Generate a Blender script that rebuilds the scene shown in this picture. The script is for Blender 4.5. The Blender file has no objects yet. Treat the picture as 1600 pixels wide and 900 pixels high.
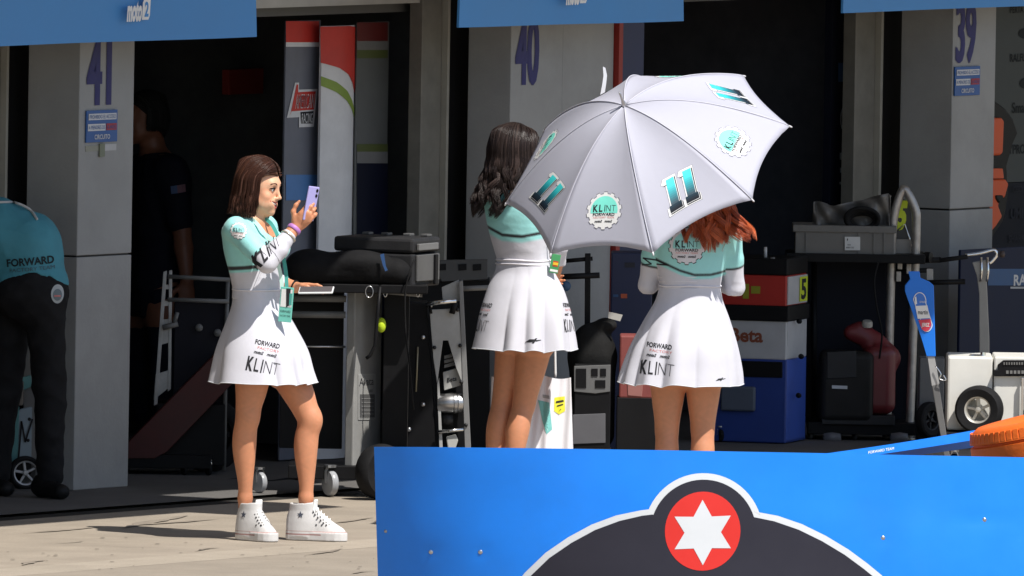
import bpy, bmesh, math, random
import numpy as np
from mathutils import Vector, Matrix
from mathutils.bvhtree import BVHTree
from mathutils.geometry import tessellate_polygon

random.seed(7)
rng = np.random.default_rng(11)
SC = bpy.context.scene
COL = SC.collection

# ------------------------------------------------------------------ camera
F_PX = 29100.0                      # focal length in pixels of a 1600 wide picture
CAM_D, CAM_H = 80.0, 4.88
PITCH = (450 + 930) / F_PX
ROLL = 0.0165
CAM = Vector((0, -CAM_D, CAM_H))
FWD = Vector((0, math.cos(PITCH), -math.sin(PITCH)))
UP0 = Vector((0, math.sin(PITCH), math.cos(PITCH)))
RT0 = Vector((1, 0, 0))
RT = RT0 * math.cos(ROLL) + UP0 * math.sin(ROLL)
UP = UP0 * math.cos(ROLL) - RT0 * math.sin(ROLL)
cam_data = bpy.data.cameras.new('camera')
cam_data.sensor_width = 36.0
cam_data.lens = F_PX / 1600.0 * 36.0
cam_data.clip_start = 1.0
cam_data.clip_end = 6000.0
cam = bpy.data.objects.new('camera', cam_data)
COL.objects.link(cam)
m = Matrix.Identity(4)
for i in range(3):
    m[i][0] = RT[i]; m[i][1] = UP[i]; m[i][2] = -FWD[i]; m[i][3] = CAM[i]
cam.matrix_world = m
SC.camera = cam

# ------------------------------------------------------------------ light
SUN_EL = math.radians(59)
SUN_H = Vector((0.66, -0.75, 0)).normalized()
SUN_DIR = Vector((SUN_H.x * math.cos(SUN_EL), SUN_H.y * math.cos(SUN_EL), math.sin(SUN_EL)))
world = bpy.data.worlds.new('World')
SC.world = world
world.use_nodes = True
wn = world.node_tree
bgn = wn.nodes['Background']
sky = wn.nodes.new('ShaderNodeTexSky')
sky.sky_type = 'NISHITA'
sky.sun_disc = False
sky.sun_elevation = SUN_EL
sky.sun_rotation = math.atan2(SUN_H.x, SUN_H.y)
sky.air_density = 1.0
sky.dust_density = 1.0
wn.links.new(sky.outputs[0], bgn.inputs['Color'])
bgn.inputs['Strength'].default_value = 0.10
sun_data = bpy.data.lights.new('sun', 'SUN')
sun_data.energy = 4.6
sun_data.angle = math.radians(0.53)
sun_data.color = (1.0, 0.955, 0.89)
sun = bpy.data.objects.new('sun', sun_data)
COL.objects.link(sun)
sun.location = SUN_DIR * 60
sun.rotation_euler = SUN_DIR.to_track_quat('Z', 'Y').to_euler()
SC.view_settings.view_transform = 'Standard'
SC.view_settings.look = 'None'
SC.view_settings.exposure = 0.30
SC.view_settings.gamma = 1.0
SC.view_settings.use_curve_mapping = False

# ------------------------------------------------------------------ measuring helpers
def ray(px, py):
    return (FWD + RT * ((px - 800) / F_PX) + UP * ((450 - py) / F_PX))

def at(px, py, Y):
    """point seen at a pixel, at depth Y (Y = 0 is 80 m from the camera)"""
    d = ray(px, py)
    return CAM + d * ((Y + CAM_D) / d.y)

def gnd(px, py, z=0.0):
    d = ray(px, py)
    return CAM + d * ((z - CAM_H) / d.z)

# the pit building runs at 58 degrees to the picture plane
TH = math.radians(58)
BV = Vector((math.cos(TH), math.sin(TH), 0))          # along the front, to the right
NV = Vector((-math.sin(TH), math.cos(TH), 0))         # into the building
OV = -NV                                              # out to the pit lane
B0 = gnd(165, 764)                                    # a point of the pillar line
BROT = Matrix.Rotation(TH, 3, 'Z')

def fac(px, py, out=0.0):
    """point seen at a pixel on the upright plane parallel to the front, 'out' metres before it"""
    d = ray(px, py)
    p0 = B0 + OV * out
    t = (p0 - CAM).dot(NV) / d.dot(NV)
    return CAM + d * t

def bl(p):
    """world point -> (along, out, z)"""
    q = p - B0
    return Vector((q.dot(BV), q.dot(OV), q.z))

def bw(a, o, z):
    return B0 + BV * a + OV * o + Vector((0, 0, z))

V = Vector

# ------------------------------------------------------------------ materials
MATS = {}
def mat(name, col, rough=0.6, metal=0.0, var=0.08, scale=9.0, bump=0.0, bscale=60.0, spec=0.5,
        attr=None, sheen=0.0, sss=0.0, trans=0.0, alpha=1.0, dirt=0.0, aniso=0.0):
    if name in MATS:
        return MATS[name]
    mt = bpy.data.materials.new(name)
    mt.use_nodes = True
    nt = mt.node_tree
    b = nt.nodes['Principled BSDF']
    b.inputs['Roughness'].default_value = rough
    b.inputs['Metallic'].default_value = metal
    if col is not None and max(col[:3]) < 0.06 and metal < 0.2: spec = min(spec, 0.16)
    b.inputs['Specular IOR Level'].default_value = spec
    if sheen:
        b.inputs['Sheen Weight'].default_value = sheen
    if sss:
        b.inputs['Subsurface Weight'].default_value = sss
        b.inputs['Subsurface Radius'].default_value = (0.012, 0.005, 0.003)
    if trans:
        b.inputs['Transmission Weight'].default_value = trans
    if alpha < 1:
        b.inputs['Alpha'].default_value = alpha
    tc = nt.nodes.new('ShaderNodeTexCoord')
    n = nt.nodes.new('ShaderNodeTexNoise')
    n.inputs['Scale'].default_value = scale
    n.inputs['Detail'].default_value = 6
    n.inputs['Roughness'].default_value = 0.62
    nt.links.new(tc.outputs['Object'], n.inputs['Vector'])
    mr = nt.nodes.new('ShaderNodeMapRange')
    mr.inputs[1].default_value = 0.3; mr.inputs[2].default_value = 0.7
    mr.inputs[3].default_value = 1 - var; mr.inputs[4].default_value = 1 + var
    nt.links.new(n.outputs['Fac'], mr.inputs[0])
    mul = nt.nodes.new('ShaderNodeMix'); mul.data_type = 'RGBA'; mul.blend_type = 'MULTIPLY'
    mul.inputs[0].default_value = 1.0
    if attr:
        a = nt.nodes.new('ShaderNodeAttribute'); a.attribute_name = attr
        nt.links.new(a.outputs['Color'], mul.inputs[6])
    else:
        mul.inputs[6].default_value = (*col[:3], 1)
    nt.links.new(mr.outputs[0], mul.inputs[7])
    last = mul.outputs[2]
    if dirt:
        n2 = nt.nodes.new('ShaderNodeTexNoise'); n2.inputs['Scale'].default_value = scale * 0.23
        n2.inputs['Detail'].default_value = 8; n2.inputs['Roughness'].default_value = 0.7
        nt.links.new(tc.outputs['Object'], n2.inputs['Vector'])
        r2 = nt.nodes.new('ShaderNodeMapRange')
        r2.inputs[1].default_value = 0.48; r2.inputs[2].default_value = 0.75
        r2.inputs[3].default_value = 0.0; r2.inputs[4].default_value = dirt
        nt.links.new(n2.outputs['Fac'], r2.inputs[0])
        mx = nt.nodes.new('ShaderNodeMix'); mx.data_type = 'RGBA'
        nt.links.new(r2.outputs[0], mx.inputs[0])
        nt.links.new(last, mx.inputs[6])
        mx.inputs[7].default_value = (0.06, 0.05, 0.04, 1)
        last = mx.outputs[2]
    nt.links.new(last, b.inputs['Base Color'])
    rr = nt.nodes.new('ShaderNodeMapRange')
    rr.inputs[3].default_value = max(0.02, rough - 0.08); rr.inputs[4].default_value = min(1, rough + 0.08)
    nt.links.new(n.outputs['Fac'], rr.inputs[0])
    nt.links.new(rr.outputs[0], b.inputs['Roughness'])
    if bump:
        nb = nt.nodes.new('ShaderNodeTexNoise'); nb.inputs['Scale'].default_value = bscale
        nb.inputs['Detail'].default_value = 5
        nt.links.new(tc.outputs['Object'], nb.inputs['Vector'])
        bp = nt.nodes.new('ShaderNodeBump'); bp.inputs['Strength'].default_value = bump
        bp.inputs['Distance'].default_value = 0.01
        nt.links.new(nb.outputs['Fac'], bp.inputs['Height'])
        nt.links.new(bp.outputs[0], b.inputs['Normal'])
    MATS[name] = mt
    return mt

def srgb(r, g, b):
    f = lambda c: ((c / 255) / 12.92) if c / 255 <= 0.04045 else (((c / 255) + 0.055) / 1.055) ** 2.4
    return (f(r), f(g), f(b))

WHITE = mat('white_paint', (0.78, 0.78, 0.77), 0.45)
BLACK = mat('black_plastic', (0.008, 0.008, 0.009), 0.5, var=0.2)
RUBBER = mat('black_rubber', (0.013, 0.013, 0.014), 0.75, var=0.25, bump=0.2)
STEEL = mat('brushed_steel', (0.55, 0.55, 0.56), 0.32, 1.0, var=0.12, scale=25)
DULLSTEEL = mat('dull_steel_tube', (0.42, 0.40, 0.38), 0.45, 0.75, var=0.25, scale=18)
ALU = mat('grey_aluminium', (0.42, 0.42, 0.41), 0.5, 0.35, var=0.15, scale=14, dirt=0.25)
GREYPAINT = mat('grey_painted_metal', (0.17, 0.17, 0.165), 0.55, var=0.15, dirt=0.3)
CHROME = mat('chrome', (0.8, 0.8, 0.8), 0.12, 1.0, var=0.03)
DARKMETAL = mat('dark_metal', (0.02, 0.02, 0.022), 0.5, 0.3, var=0.25)
INK = mat('black_ink', (0.03, 0.03, 0.034), 0.7)

# ------------------------------------------------------------------ mesh helpers
class MB:
    """collects shapes for one mesh"""
    def __init__(s): s.v = []; s.f = []; s.mi = []
    def add(s, vs, fs, mi=0):
        o = len(s.v)
        s.v += [tuple(x) for x in vs]
        s.f += [tuple(i + o for i in f) for f in fs]
        s.mi += [mi] * len(fs)
        return s
    def box(s, c, size, rot=None, mi=0, taper=1.0):
        x, y, z = [k / 2 for k in size]
        R = rot if rot is not None else Matrix.Identity(3)
        c = V(c)
        vs = []
        for sz in (-1, 1):
            t = taper if sz > 0 else 1.0
            for sx, sy in ((-1, -1), (1, -1), (1, 1), (-1, 1)):
                vs.append(c + R @ V((sx * x * t, sy * y * t, sz * z)))
        return s.add(vs, [(3, 2, 1, 0), (4, 5, 6, 7), (0, 1, 5, 4), (1, 2, 6, 5), (2, 3, 7, 6), (3, 0, 4, 7)], mi)
    def prism(s, poly, frame, depth, mi=0, z0=0.0):
        """poly of (x, y) in the frame (origin, U, W), pushed 'depth' along N"""
        o, U, W, N = frame
        n = len(poly)
        a = [o + U * x + W * y + N * z0 for x, y in poly]
        b = [p + N * depth for p in a]
        area = sum(poly[i][0] * poly[(i + 1) % n][1] - poly[(i + 1) % n][0] * poly[i][1] for i in range(n))
        idx = list(range(n))
        tris = tessellate_polygon([[V((x, y, 0)) for x, y in poly]])
        fs = []
        flip = U.cross(W).dot(N) * depth > 0
        for t in tris:
            p = [V((*poly[i], 0)) for i in t]
            ccw = (p[1] - p[0]).cross(p[2] - p[0]).z > 0
            t = t if ccw else t[::-1]
            top = t if flip else t[::-1]
            fs.append(tuple(i + n for i in top)); fs.append(tuple(top[::-1]))
        fwd = (area > 0) == flip
        for i in range(n):
            j = (i + 1) % n
            q = (i, j, j + n, i + n)
            fs.append(q if fwd else q[::-1])
        return s.add(a + b, fs, mi)
    def tube(s, pts, r, n=8, mi=0, caps=True, closed=False):
        pts = [V(p) for p in pts]
        k = len(pts)
        rs = r if isinstance(r, (list, tuple)) else [r] * k
        tang = []
        for i in range(k):
            if closed:
                t = pts[(i + 1) % k] - pts[i - 1]
            else:
                t = pts[min(i + 1, k - 1)] - pts[max(i - 1, 0)]
            tang.append(t.normalized() if t.length > 1e-9 else V((0, 0, 1)))
        ref = V((0, 0, 1)) if abs(tang[0].z) < 0.9 else V((1, 0, 0))
        u = tang[0].cross(ref).normalized()
        vs = []
        for i in range(k):
            u = (u - tang[i] * u.dot(tang[i]))
            u = u.normalized() if u.length > 1e-6 else tang[i].orthogonal().normalized()
            w = tang[i].cross(u)
            for j in range(n):
                a = 2 * math.pi * j / n
                vs.append(pts[i] + (u * math.cos(a) + w * math.sin(a)) * rs[i])
        fs = []
        for i in range(k if closed else k - 1):
            i2 = (i + 1) % k
            for j in range(n):
                j2 = (j + 1) % n
                fs.append((i * n + j, i * n + j2, i2 * n + j2, i2 * n + j))
        if caps and not closed:
            fs.append(tuple(range(n))[::-1]); fs.append(tuple((k - 1) * n + j for j in range(n)))
        return s.add(vs, fs, mi)
    def lathe(s, prof, o, axis, n=28, mi=0, closed=False):
        """prof: list of (radius, height along axis)"""
        o = V(o); ax = V(axis).normalized()
        u = ax.orthogonal().normalized(); w = ax.cross(u)
        k = len(prof)
        vs = []
        for r, h in prof:
            for j in range(n):
                a = 2 * math.pi * j / n
                vs.append(o + ax * h + (u * math.cos(a) + w * math.sin(a)) * max(r, 1e-5))
        fs = []
        for i in range(k if closed else k - 1):
            i2 = (i + 1) % k
            for j in range(n):
                j2 = (j + 1) % n
                fs.append((i * n + j, i * n + j2, i2 * n + j2, i2 * n + j))
        return s.add(vs, fs, mi)
    def build(s, name, mats, parent=None, smooth=False, bevel=0.0, origin=None, fix=True):
        me = bpy.data.meshes.new(name)
        o3 = V(origin) if origin is not None else V((0, 0, 0))
        me.from_pydata([tuple(V(p) - o3) for p in s.v], [], s.f)
        mats = mats if isinstance(mats, (list, tuple)) else [mats]
        for mm in mats: me.materials.append(mm)
        if len(mats) > 1:
            me.polygons.foreach_set('material_index', s.mi)
        if fix:
            bm = bmesh.new(); bm.from_mesh(me)
            bmesh.ops.remove_doubles(bm, verts=bm.verts, dist=1e-5)
            bmesh.ops.recalc_face_normals(bm, faces=bm.faces)
            bm.to_mesh(me); bm.free()
        if smooth:
            me.polygons.foreach_set('use_smooth', [True] * len(me.polygons))
            me.update()
        return link(name, me, parent, bevel, o3, smooth)

def link(name, me, parent=None, bevel=0.0, loc=V((0, 0, 0)), smooth=False):
    o = bpy.data.objects.new(name, me)
    COL.objects.link(o)
    o.location = loc
    if parent is not None:
        set_parent(o, parent)
    if bevel:
        b = o.modifiers.new('bevel', 'BEVEL'); b.width = bevel; b.segments = 2
        b.limit_method = 'ANGLE'; b.angle_limit = math.radians(40)
        b.harden_normals = False
    if smooth == 'auto':
        me.polygons.foreach_set('use_smooth', [True] * len(me.polygons))
        es = o.modifiers.new('split', 'EDGE_SPLIT'); es.split_angle = math.radians(38)
    return o

WORLDM = {}
def set_parent(o, p):
    o.parent = p
    o.matrix_parent_inverse = WORLDM.get(p.name, Matrix.Translation(p.location)).inverted()
    WORLDM[o.name] = Matrix.Translation(o.location)

def tag(o, label, cat, group=None):
    o['label'] = label; o['category'] = cat
    if group: o['group'] = group
    return o

def thing(name, label, cat, loc, group=None):
    o = bpy.data.objects.new(name, None); COL.objects.link(o)
    o.location = V(loc); o.empty_display_size = 0.1
    return tag(o, label, cat, group)

def struct(o):
    o['kind'] = 'structure'; return o

def ngon(n, r, cx=0, cy=0, a0=0.0, ry=None):
    ry = r if ry is None else ry
    return [(cx + r * math.cos(a0 + 2 * math.pi * i / n), cy + ry * math.sin(a0 + 2 * math.pi * i / n)) for i in range(n)]

def smooth_path(pts, k=8, closed=False):
    """Catmull-Rom through points"""
    P = [V(p) for p in pts]; n = len(P); out = []
    rngi = range(n) if closed else range(n - 1)
    for i in rngi:
        p0 = P[i - 1] if (closed or i > 0) else P[0]
        p1 = P[i]; p2 = P[(i + 1) % n]
        p3 = P[(i + 2) % n] if (closed or i + 2 < n) else P[-1]
        for j in range(k):
            t = j / k
            out.append(0.5 * ((2 * p1) + (p2 - p0) * t + (2 * p0 - 5 * p1 + 4 * p2 - p3) * t * t + (3 * p1 - p0 - 3 * p2 + p3) * t ** 3))
    if not closed: out.append(P[-1])
    return out

# ------------------------------------------------------------------ flat prints: lettering and marks
FONT_CACHE = {}
def text_tris(txt, bold=0.0):
    """2D triangles of a word, height of a capital = 1, starting at x = 0 (returns verts, faces, width)"""
    key = (txt, bold)
    if key in FONT_CACHE: return FONT_CACHE[key]
    cu = bpy.data.curves.new('tmp', 'FONT'); cu.body = txt; cu.size = 1.0
    cu.offset = bold; cu.resolution_u = 3
    ob = bpy.data.objects.new('tmp', cu); COL.objects.link(ob)
    dg = bpy.context.evaluated_depsgraph_get(); dg.update()
    me = bpy.data.meshes.new_from_object(ob.evaluated_get(dg))
    vs = [(p.co.x, p.co.y) for p in me.vertices]
    fs = [tuple(p.vertices) for p in me.polygons]
    bpy.data.objects.remove(ob); bpy.data.curves.remove(cu); bpy.data.meshes.remove(me)
    cap = 0.69
    x0 = min(p[0] for p in vs); x1 = max(p[0] for p in vs)
    vs = [((x - x0) / cap, y / cap) for x, y in vs]
    FONT_CACHE[key] = (vs, fs, (x1 - x0) / cap)
    return FONT_CACHE[key]

class Print:
    """flat artwork in its own plane, then laid on a surface by a mapping function"""
    def __init__(s): s.items = []; s.mats = []
    def _mi(s, m):
        if m not in s.mats: s.mats.append(m)
        return s.mats.index(m)
    def poly(s, pts, m, layer=0):
        tr = tessellate_polygon([[V((x, y, 0)) for x, y in pts]])
        s.items.append((list(pts), [tuple(t) for t in tr], s._mi(m), layer)); return s
    def line(s, pts, w, m, layer=0, closed=False):
        n = len(pts)
        for i in range(n if closed else n - 1):
            a = V((*pts[i], 0)); b = V((*pts[(i + 1) % n], 0))
            d = (b - a)
            if d.length < 1e-7: continue
            d.normalize(); q = V((-d.y, d.x, 0)) * w / 2; a2 = a - d * w * 0.3; b2 = b + d * w * 0.3
            s.poly([(a2 + q)[:2], (b2 + q)[:2], (b2 - q)[:2], (a2 - q)[:2]], m, layer)
        return s
    def text(s, txt, x, y, h, m, width=None, bold=0.0, layer=0, slant=0.0, align='c', space=None):
        vs, fs, w = text_tris(txt, bold)
        sx = h if width is None else width / w
        off = {'c': -w * sx / 2, 'l': 0, 'r': -w * sx}[align]
        pts = [(x + off + vx * sx + slant * vy * h, y + vy * h) for vx, vy in vs]
        s.items.append((pts, fs, s._mi(m), layer)); return s
    def build(s, name, mapf, parent, maxlen=0.02, step=0.0012):
        bm = bmesh.new()
        for pts, fs, mi, layer in s.items:
            b2 = bmesh.new()
            vv = [b2.verts.new((x, y, 0)) for x, y in pts]
            for f in fs:
                try: b2.faces.new([vv[i] for i in f])
                except ValueError: pass
            bmesh.ops.triangulate(b2, faces=b2.faces)
            for it in range(6):
                es = [e for e in b2.edges if e.calc_length() > maxlen]
                if not es: break
                bmesh.ops.subdivide_edges(b2, edges=es, cuts=1)
                bmesh.ops.triangulate(b2, faces=b2.faces)
            idx = {}
            for vtx in b2.verts:
                p = mapf(vtx.co.x, vtx.co.y, layer * step)
                idx[vtx] = bm.verts.new(p) if p is not None else None
            for f in b2.faces:
                q = [idx[x] for x in f.verts]
                if any(x is None for x in q): continue
                try: ff = bm.faces.new(q)
                except ValueError: continue
                ff.material_index = mi
            b2.free()
        me = bpy.data.meshes.new(name); bm.to_mesh(me); bm.free()
        for mm in s.mats: me.materials.append(mm)
        return link(name, me, parent)

def flat_map(o, U, W, N, lift=0.002):
    return lambda x, y, l: o + U * x + W * y + N * (lift + l)

def bvh_of(objs):
    out = []
    for o in objs:
        me = o.data
        M = Matrix.Translation(o.location)
        vs = [o.location + v.co for v in me.vertices]
        out.append(BVHTree.FromPolygons(vs, [tuple(p.vertices) for p in me.polygons]))
    return out

def wrap_map(trees, o, U, W, D, lift=0.0025):
    """lay a print on a body: look from o + U x + W y along D, stop at the first surface"""
    def f(x, y, l):
        p = o + U * x + W * y - D * 0.5
        best = None
        for t in trees:
            h = t.ray_cast(p, D)
            if h[0] is not None and (best is None or h[3] < best[3]): best = h
        if best is None: return None
        return best[0] - D * (lift + l)
    return f

# ------------------------------------------------------------------ smooth bodies: distance field -> mesh
class Field:
    def __init__(s, lo, hi, h):
        s.h = h
        s.lo = np.array(lo, dtype=np.float64)
        s.n = np.ceil((np.array(hi) - s.lo) / h).astype(int) + 1
        s.d = np.full(tuple(s.n), 1.0, dtype=np.float32)
        s.ax = [(s.lo[i] + np.arange(s.n[i]) * h).astype(np.float32) for i in range(3)]
    def _blk(s, lo, hi, pad):
        sl = []
        for i in range(3):
            a = int(math.floor((lo[i] - pad - s.lo[i]) / s.h)); b = int(math.ceil((hi[i] + pad - s.lo[i]) / s.h)) + 1
            a = max(0, a); b = min(s.n[i], b)
            if b <= a: return None, None
            sl.append(slice(a, b))
        g = np.meshgrid(s.ax[0][sl[0]], s.ax[1][sl[1]], s.ax[2][sl[2]], indexing='ij', sparse=True)
        return tuple(sl), g
    def _merge(s, sl, d, k, sub=False):
        c = s.d[sl]
        if sub:
            d = -d
            hh = np.clip(0.5 - 0.5 * (c - d) / k, 0, 1) if k > 0 else None
            s.d[sl] = np.maximum(c, d) if k <= 0 else c * (1 - hh) + d * hh + k * hh * (1 - hh)
            return
        if k <= 0:
            s.d[sl] = np.minimum(c, d)
        else:
            hh = np.clip(0.5 + 0.5 * (c - d) / k, 0, 1)
            s.d[sl] = c * (1 - hh) + d * hh - k * hh * (1 - hh)
    def cone(s, a, b, ra, rb, k=0.02, flat=None, sub=False):
        """rounded cone; flat = (direction, factor) squashes the section along a direction"""
        a = np.array(a, dtype=np.float32); b = np.array(b, dtype=np.float32)
        r = max(ra, rb) * (max(1, flat[1]) if flat else 1)
        sl, g = s._blk(np.minimum(a, b), np.maximum(a, b), r + k + 3 * s.h + 0.012)
        if sl is None: return s
        ab = b - a; L2 = float(ab @ ab) + 1e-12
        px, py, pz = g[0] - a[0], g[1] - a[1], g[2] - a[2]
        t = np.clip((px * ab[0] + py * ab[1] + pz * ab[2]) / L2, 0, 1)
        qx, qy, qz = px - ab[0] * t, py - ab[1] * t, pz - ab[2] * t
        sc = 1.0
        if flat:
            w = np.array(V(flat[0]).normalized(), dtype=np.float32); f = flat[1]
            dt = (qx * w[0] + qy * w[1] + qz * w[2]) * (1 / f - 1)
            qx = qx + w[0] * dt; qy = qy + w[1] * dt; qz = qz + w[2] * dt
            sc = min(1, f) ** 0.6
        d = (np.sqrt(qx * qx + qy * qy + qz * qz) - (ra + (rb - ra) * t)) * sc
        s._merge(sl, d.astype(np.float32), k, sub); return s
    def chain(s, pts, rs, k=0.02, flat=None):
        for i in range(len(pts) - 1):
            s.cone(pts[i], pts[i + 1], rs[i], rs[i + 1], k if i == 0 else min(k, 0.012), flat)
        return s
    def ell(s, c, r, R=None, k=0.02, sub=False):
        """ellipsoid with half axes r in the rotation R (3x3, columns = axes)"""
        c = np.array(c, dtype=np.float32); r = np.array(r, dtype=np.float32)
        m_ = float(r.max())
        sl, g = s._blk(c - m_, c + m_, k + 3 * s.h + 0.012)
        if sl is None: return s
        px, py, pz = g[0] - c[0], g[1] - c[1], g[2] - c[2]
        if R is not None:
            A = np.array(R, dtype=np.float32)
            x = px * A[0, 0] + py * A[1, 0] + pz * A[2, 0]
            y = px * A[0, 1] + py * A[1, 1] + pz * A[2, 1]
            z = px * A[0, 2] + py * A[1, 2] + pz * A[2, 2]
        else:
            x, y, z = px, py, pz
        k0 = np.sqrt((x / r[0]) ** 2 + (y / r[1]) ** 2 + (z / r[2]) ** 2)
        k1 = np.sqrt((x / r[0] ** 2) ** 2 + (y / r[1] ** 2) ** 2 + (z / r[2] ** 2) ** 2) + 1e-9
        d = k0 * (k0 - 1) / k1
        s._merge(sl, d.astype(np.float32), k, sub); return s
    def rbox(s, c, half, R=None, rad=0.01, k=0.01, sub=False):
        c = np.array(c, dtype=np.float32); m_ = float(np.linalg.norm(half))
        sl, g = s._blk(c - m_, c + m_, k + 3 * s.h)
        if sl is None: return s
        px, py, pz = g[0] - c[0], g[1] - c[1], g[2] - c[2]
        A = np.array(R if R is not None else np.eye(3), dtype=np.float32)
        q = []
        for i in range(3):
            q.append(np.abs(px * A[0, i] + py * A[1, i] + pz * A[2, i]) - (half[i] - rad))
        o = np.sqrt(np.maximum(q[0], 0) ** 2 + np.maximum(q[1], 0) ** 2 + np.maximum(q[2], 0) ** 2)
        d = o + np.minimum(np.maximum(np.maximum(q[0], q[1]), q[2]), 0) - rad
        s._merge(sl, d.astype(np.float32), k, sub); return s
    def loft(s, secs, yaw, k=0.03, grow=0.0, org=(0, 0, 0), power=2.2):
        """stack of rounded sections (z, cx, cy, half width, half depth), cx/cy/z about org; width runs along yaw"""
        S = np.array(secs, dtype=np.float64)
        z = S[:, 0]; zz = np.linspace(z[0], z[-1], 120)
        def cub(col):
            n = len(z); mm = np.gradient(S[:, col], z)
            out = np.empty_like(zz); i = np.clip(np.searchsorted(z, zz, 'right') - 1, 0, n - 2)
            h = z[i + 1] - z[i]; t = (zz - z[i]) / h
            return ((2 * t**3 - 3 * t**2 + 1) * S[i, col] + (t**3 - 2 * t**2 + t) * h * mm[i] + (-2 * t**3 + 3 * t**2) * S[i + 1, col] + (t**3 - t**2) * h * mm[i + 1])
        CX, CY, WX, WY = [cub(c) for c in (1, 2, 3, 4)]
        o = np.array(org)
        R = float(max(WX.max(), WY.max())) + grow
        lo = o + np.array([CX.min() - R, CY.min() - R, z[0]]); hi = o + np.array([CX.max() + R, CY.max() + R, z[-1]])
        sl, g = s._blk(lo, hi, k + 4 * s.h + 0.012)
        if sl is None: return s
        gz = (g[2] - o[2]).astype(np.float64)
        zc = np.clip(gz, z[0], z[-1])
        cx, cy, wx, wy = [np.interp(zc, zz, a).astype(np.float32) for a in (CX, CY, WX, WY)]
        wx = wx + grow; wy = wy + grow
        x0 = g[0] - o[0] - cx; y0 = g[1] - o[1] - cy
        c_, s_ = math.cos(yaw), math.sin(yaw)
        u = x0 * c_ + y0 * s_; v = -x0 * s_ + y0 * c_
        e = (np.abs(u / wx) ** power + np.abs(v / wy) ** power) ** (1 / power)
        d2 = (e - 1) * np.minimum(wx, wy) * 0.95
        dz = np.maximum(z[0] - gz, gz - z[-1]).astype(np.float32)
        d = np.where(dz > 0, np.sqrt(np.maximum(d2, 0) ** 2 + dz * dz), np.maximum(d2, dz))
        s._merge(sl, d.astype(np.float32), k); return s
    def cut(s, p, n):
        """keep the side the normal n points away from"""
        p = np.array(p); n = np.array(V(n).normalized())
        g = np.meshgrid(*s.ax, indexing='ij', sparse=True)
        d = (g[0] - p[0]) * n[0] + (g[1] - p[1]) * n[1] + (g[2] - p[2]) * n[2]
        np.maximum(s.d, d.astype(np.float32), out=s.d); return s
    def fn(s, f):
        g = np.meshgrid(*s.ax, indexing='ij', sparse=True)
        s.d = f(s.d, *g).astype(np.float32); return s
    def mesh(s):
        d = s.d
        for i in range(3):
            sl = [slice(None)] * 3; sl[i] = 0; d[tuple(sl)] = np.maximum(d[tuple(sl)], 0.001)
            sl[i] = -1; d[tuple(sl)] = np.maximum(d[tuple(sl)], 0.001)
        b = d < 0
        cnt = np.zeros(tuple(s.n - 1), dtype=np.int8)
        offs = [(i, j, k) for i in (0, 1) for j in (0, 1) for k in (0, 1)]
        nx, ny, nz = s.n
        for o in offs:
            cnt += b[o[0]:nx - 1 + o[0], o[1]:ny - 1 + o[1], o[2]:nz - 1 + o[2]]
        act = np.argwhere((cnt > 0) & (cnt < 8))
        idx = np.full(tuple(s.n - 1), -1, dtype=np.int32)
        idx[act[:, 0], act[:, 1], act[:, 2]] = np.arange(len(act))
        val = {o: d[act[:, 0] + o[0], act[:, 1] + o[1], act[:, 2] + o[2]] for o in offs}
        acc = np.zeros((len(act), 3)); c = np.zeros(len(act))
        for o in offs:
            for ax in range(3):
                if o[ax]: continue
                p = list(o); p[ax] = 1; p = tuple(p)
                v0, v1 = val[o], val[p]
                msk = (v0 < 0) != (v1 < 0)
                t = np.where(msk, v0 / np.where(msk, v0 - v1, 1), 0)
                pos = np.tile(np.array(o, dtype=float), (len(act), 1)); pos[:, ax] += t
                acc += pos * msk[:, None]; c += msk
        P = (act + acc / c[:, None]) * s.h + s.lo
        quads = []
        for ax in range(3):
            a1, a2 = (ax + 1) % 3, (ax + 2) % 3
            sl0 = [slice(None)] * 3; sl1 = [slice(None)] * 3
            sl0[ax] = slice(0, -1); sl1[ax] = slice(1, None)
            b0 = b[tuple(sl0)]; b1 = b[tuple(sl1)]
            e = np.argwhere(b0 != b1)
            ok = (e[:, a1] > 0) & (e[:, a2] > 0) & (e[:, a1] < s.n[a1] - 1) & (e[:, a2] < s.n[a2] - 1)
            e = e[ok]
            sgn = b0[e[:, 0], e[:, 1], e[:, 2]]
            q = []
            for o1, o2 in ((-1, -1), (0, -1), (0, 0), (-1, 0)):
                f = e.copy(); f[:, a1] += o1; f[:, a2] += o2
                q.append(idx[f[:, 0], f[:, 1], f[:, 2]])
            q = np.stack(q, 1)
            q[~sgn] = q[~sgn][:, ::-1]
            quads.append(q)
        Q = np.concatenate(quads)
        return P, Q

def relax(P, Q, it=2, lam=0.5):
    n = len(P)
    for _ in range(it):
        acc = np.zeros_like(P); c = np.zeros(n)
        for i in range(4):
            a, b = Q[:, i], Q[:, (i + 1) % 4]
            for k in range(3):
                acc[:, k] += np.bincount(a, P[b, k], n) + np.bincount(b, P[a, k], n)
            c += np.bincount(a, minlength=n) + np.bincount(b, minlength=n)
        P = P + lam * (acc / np.maximum(c, 1)[:, None] - P)
    return P

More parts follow.
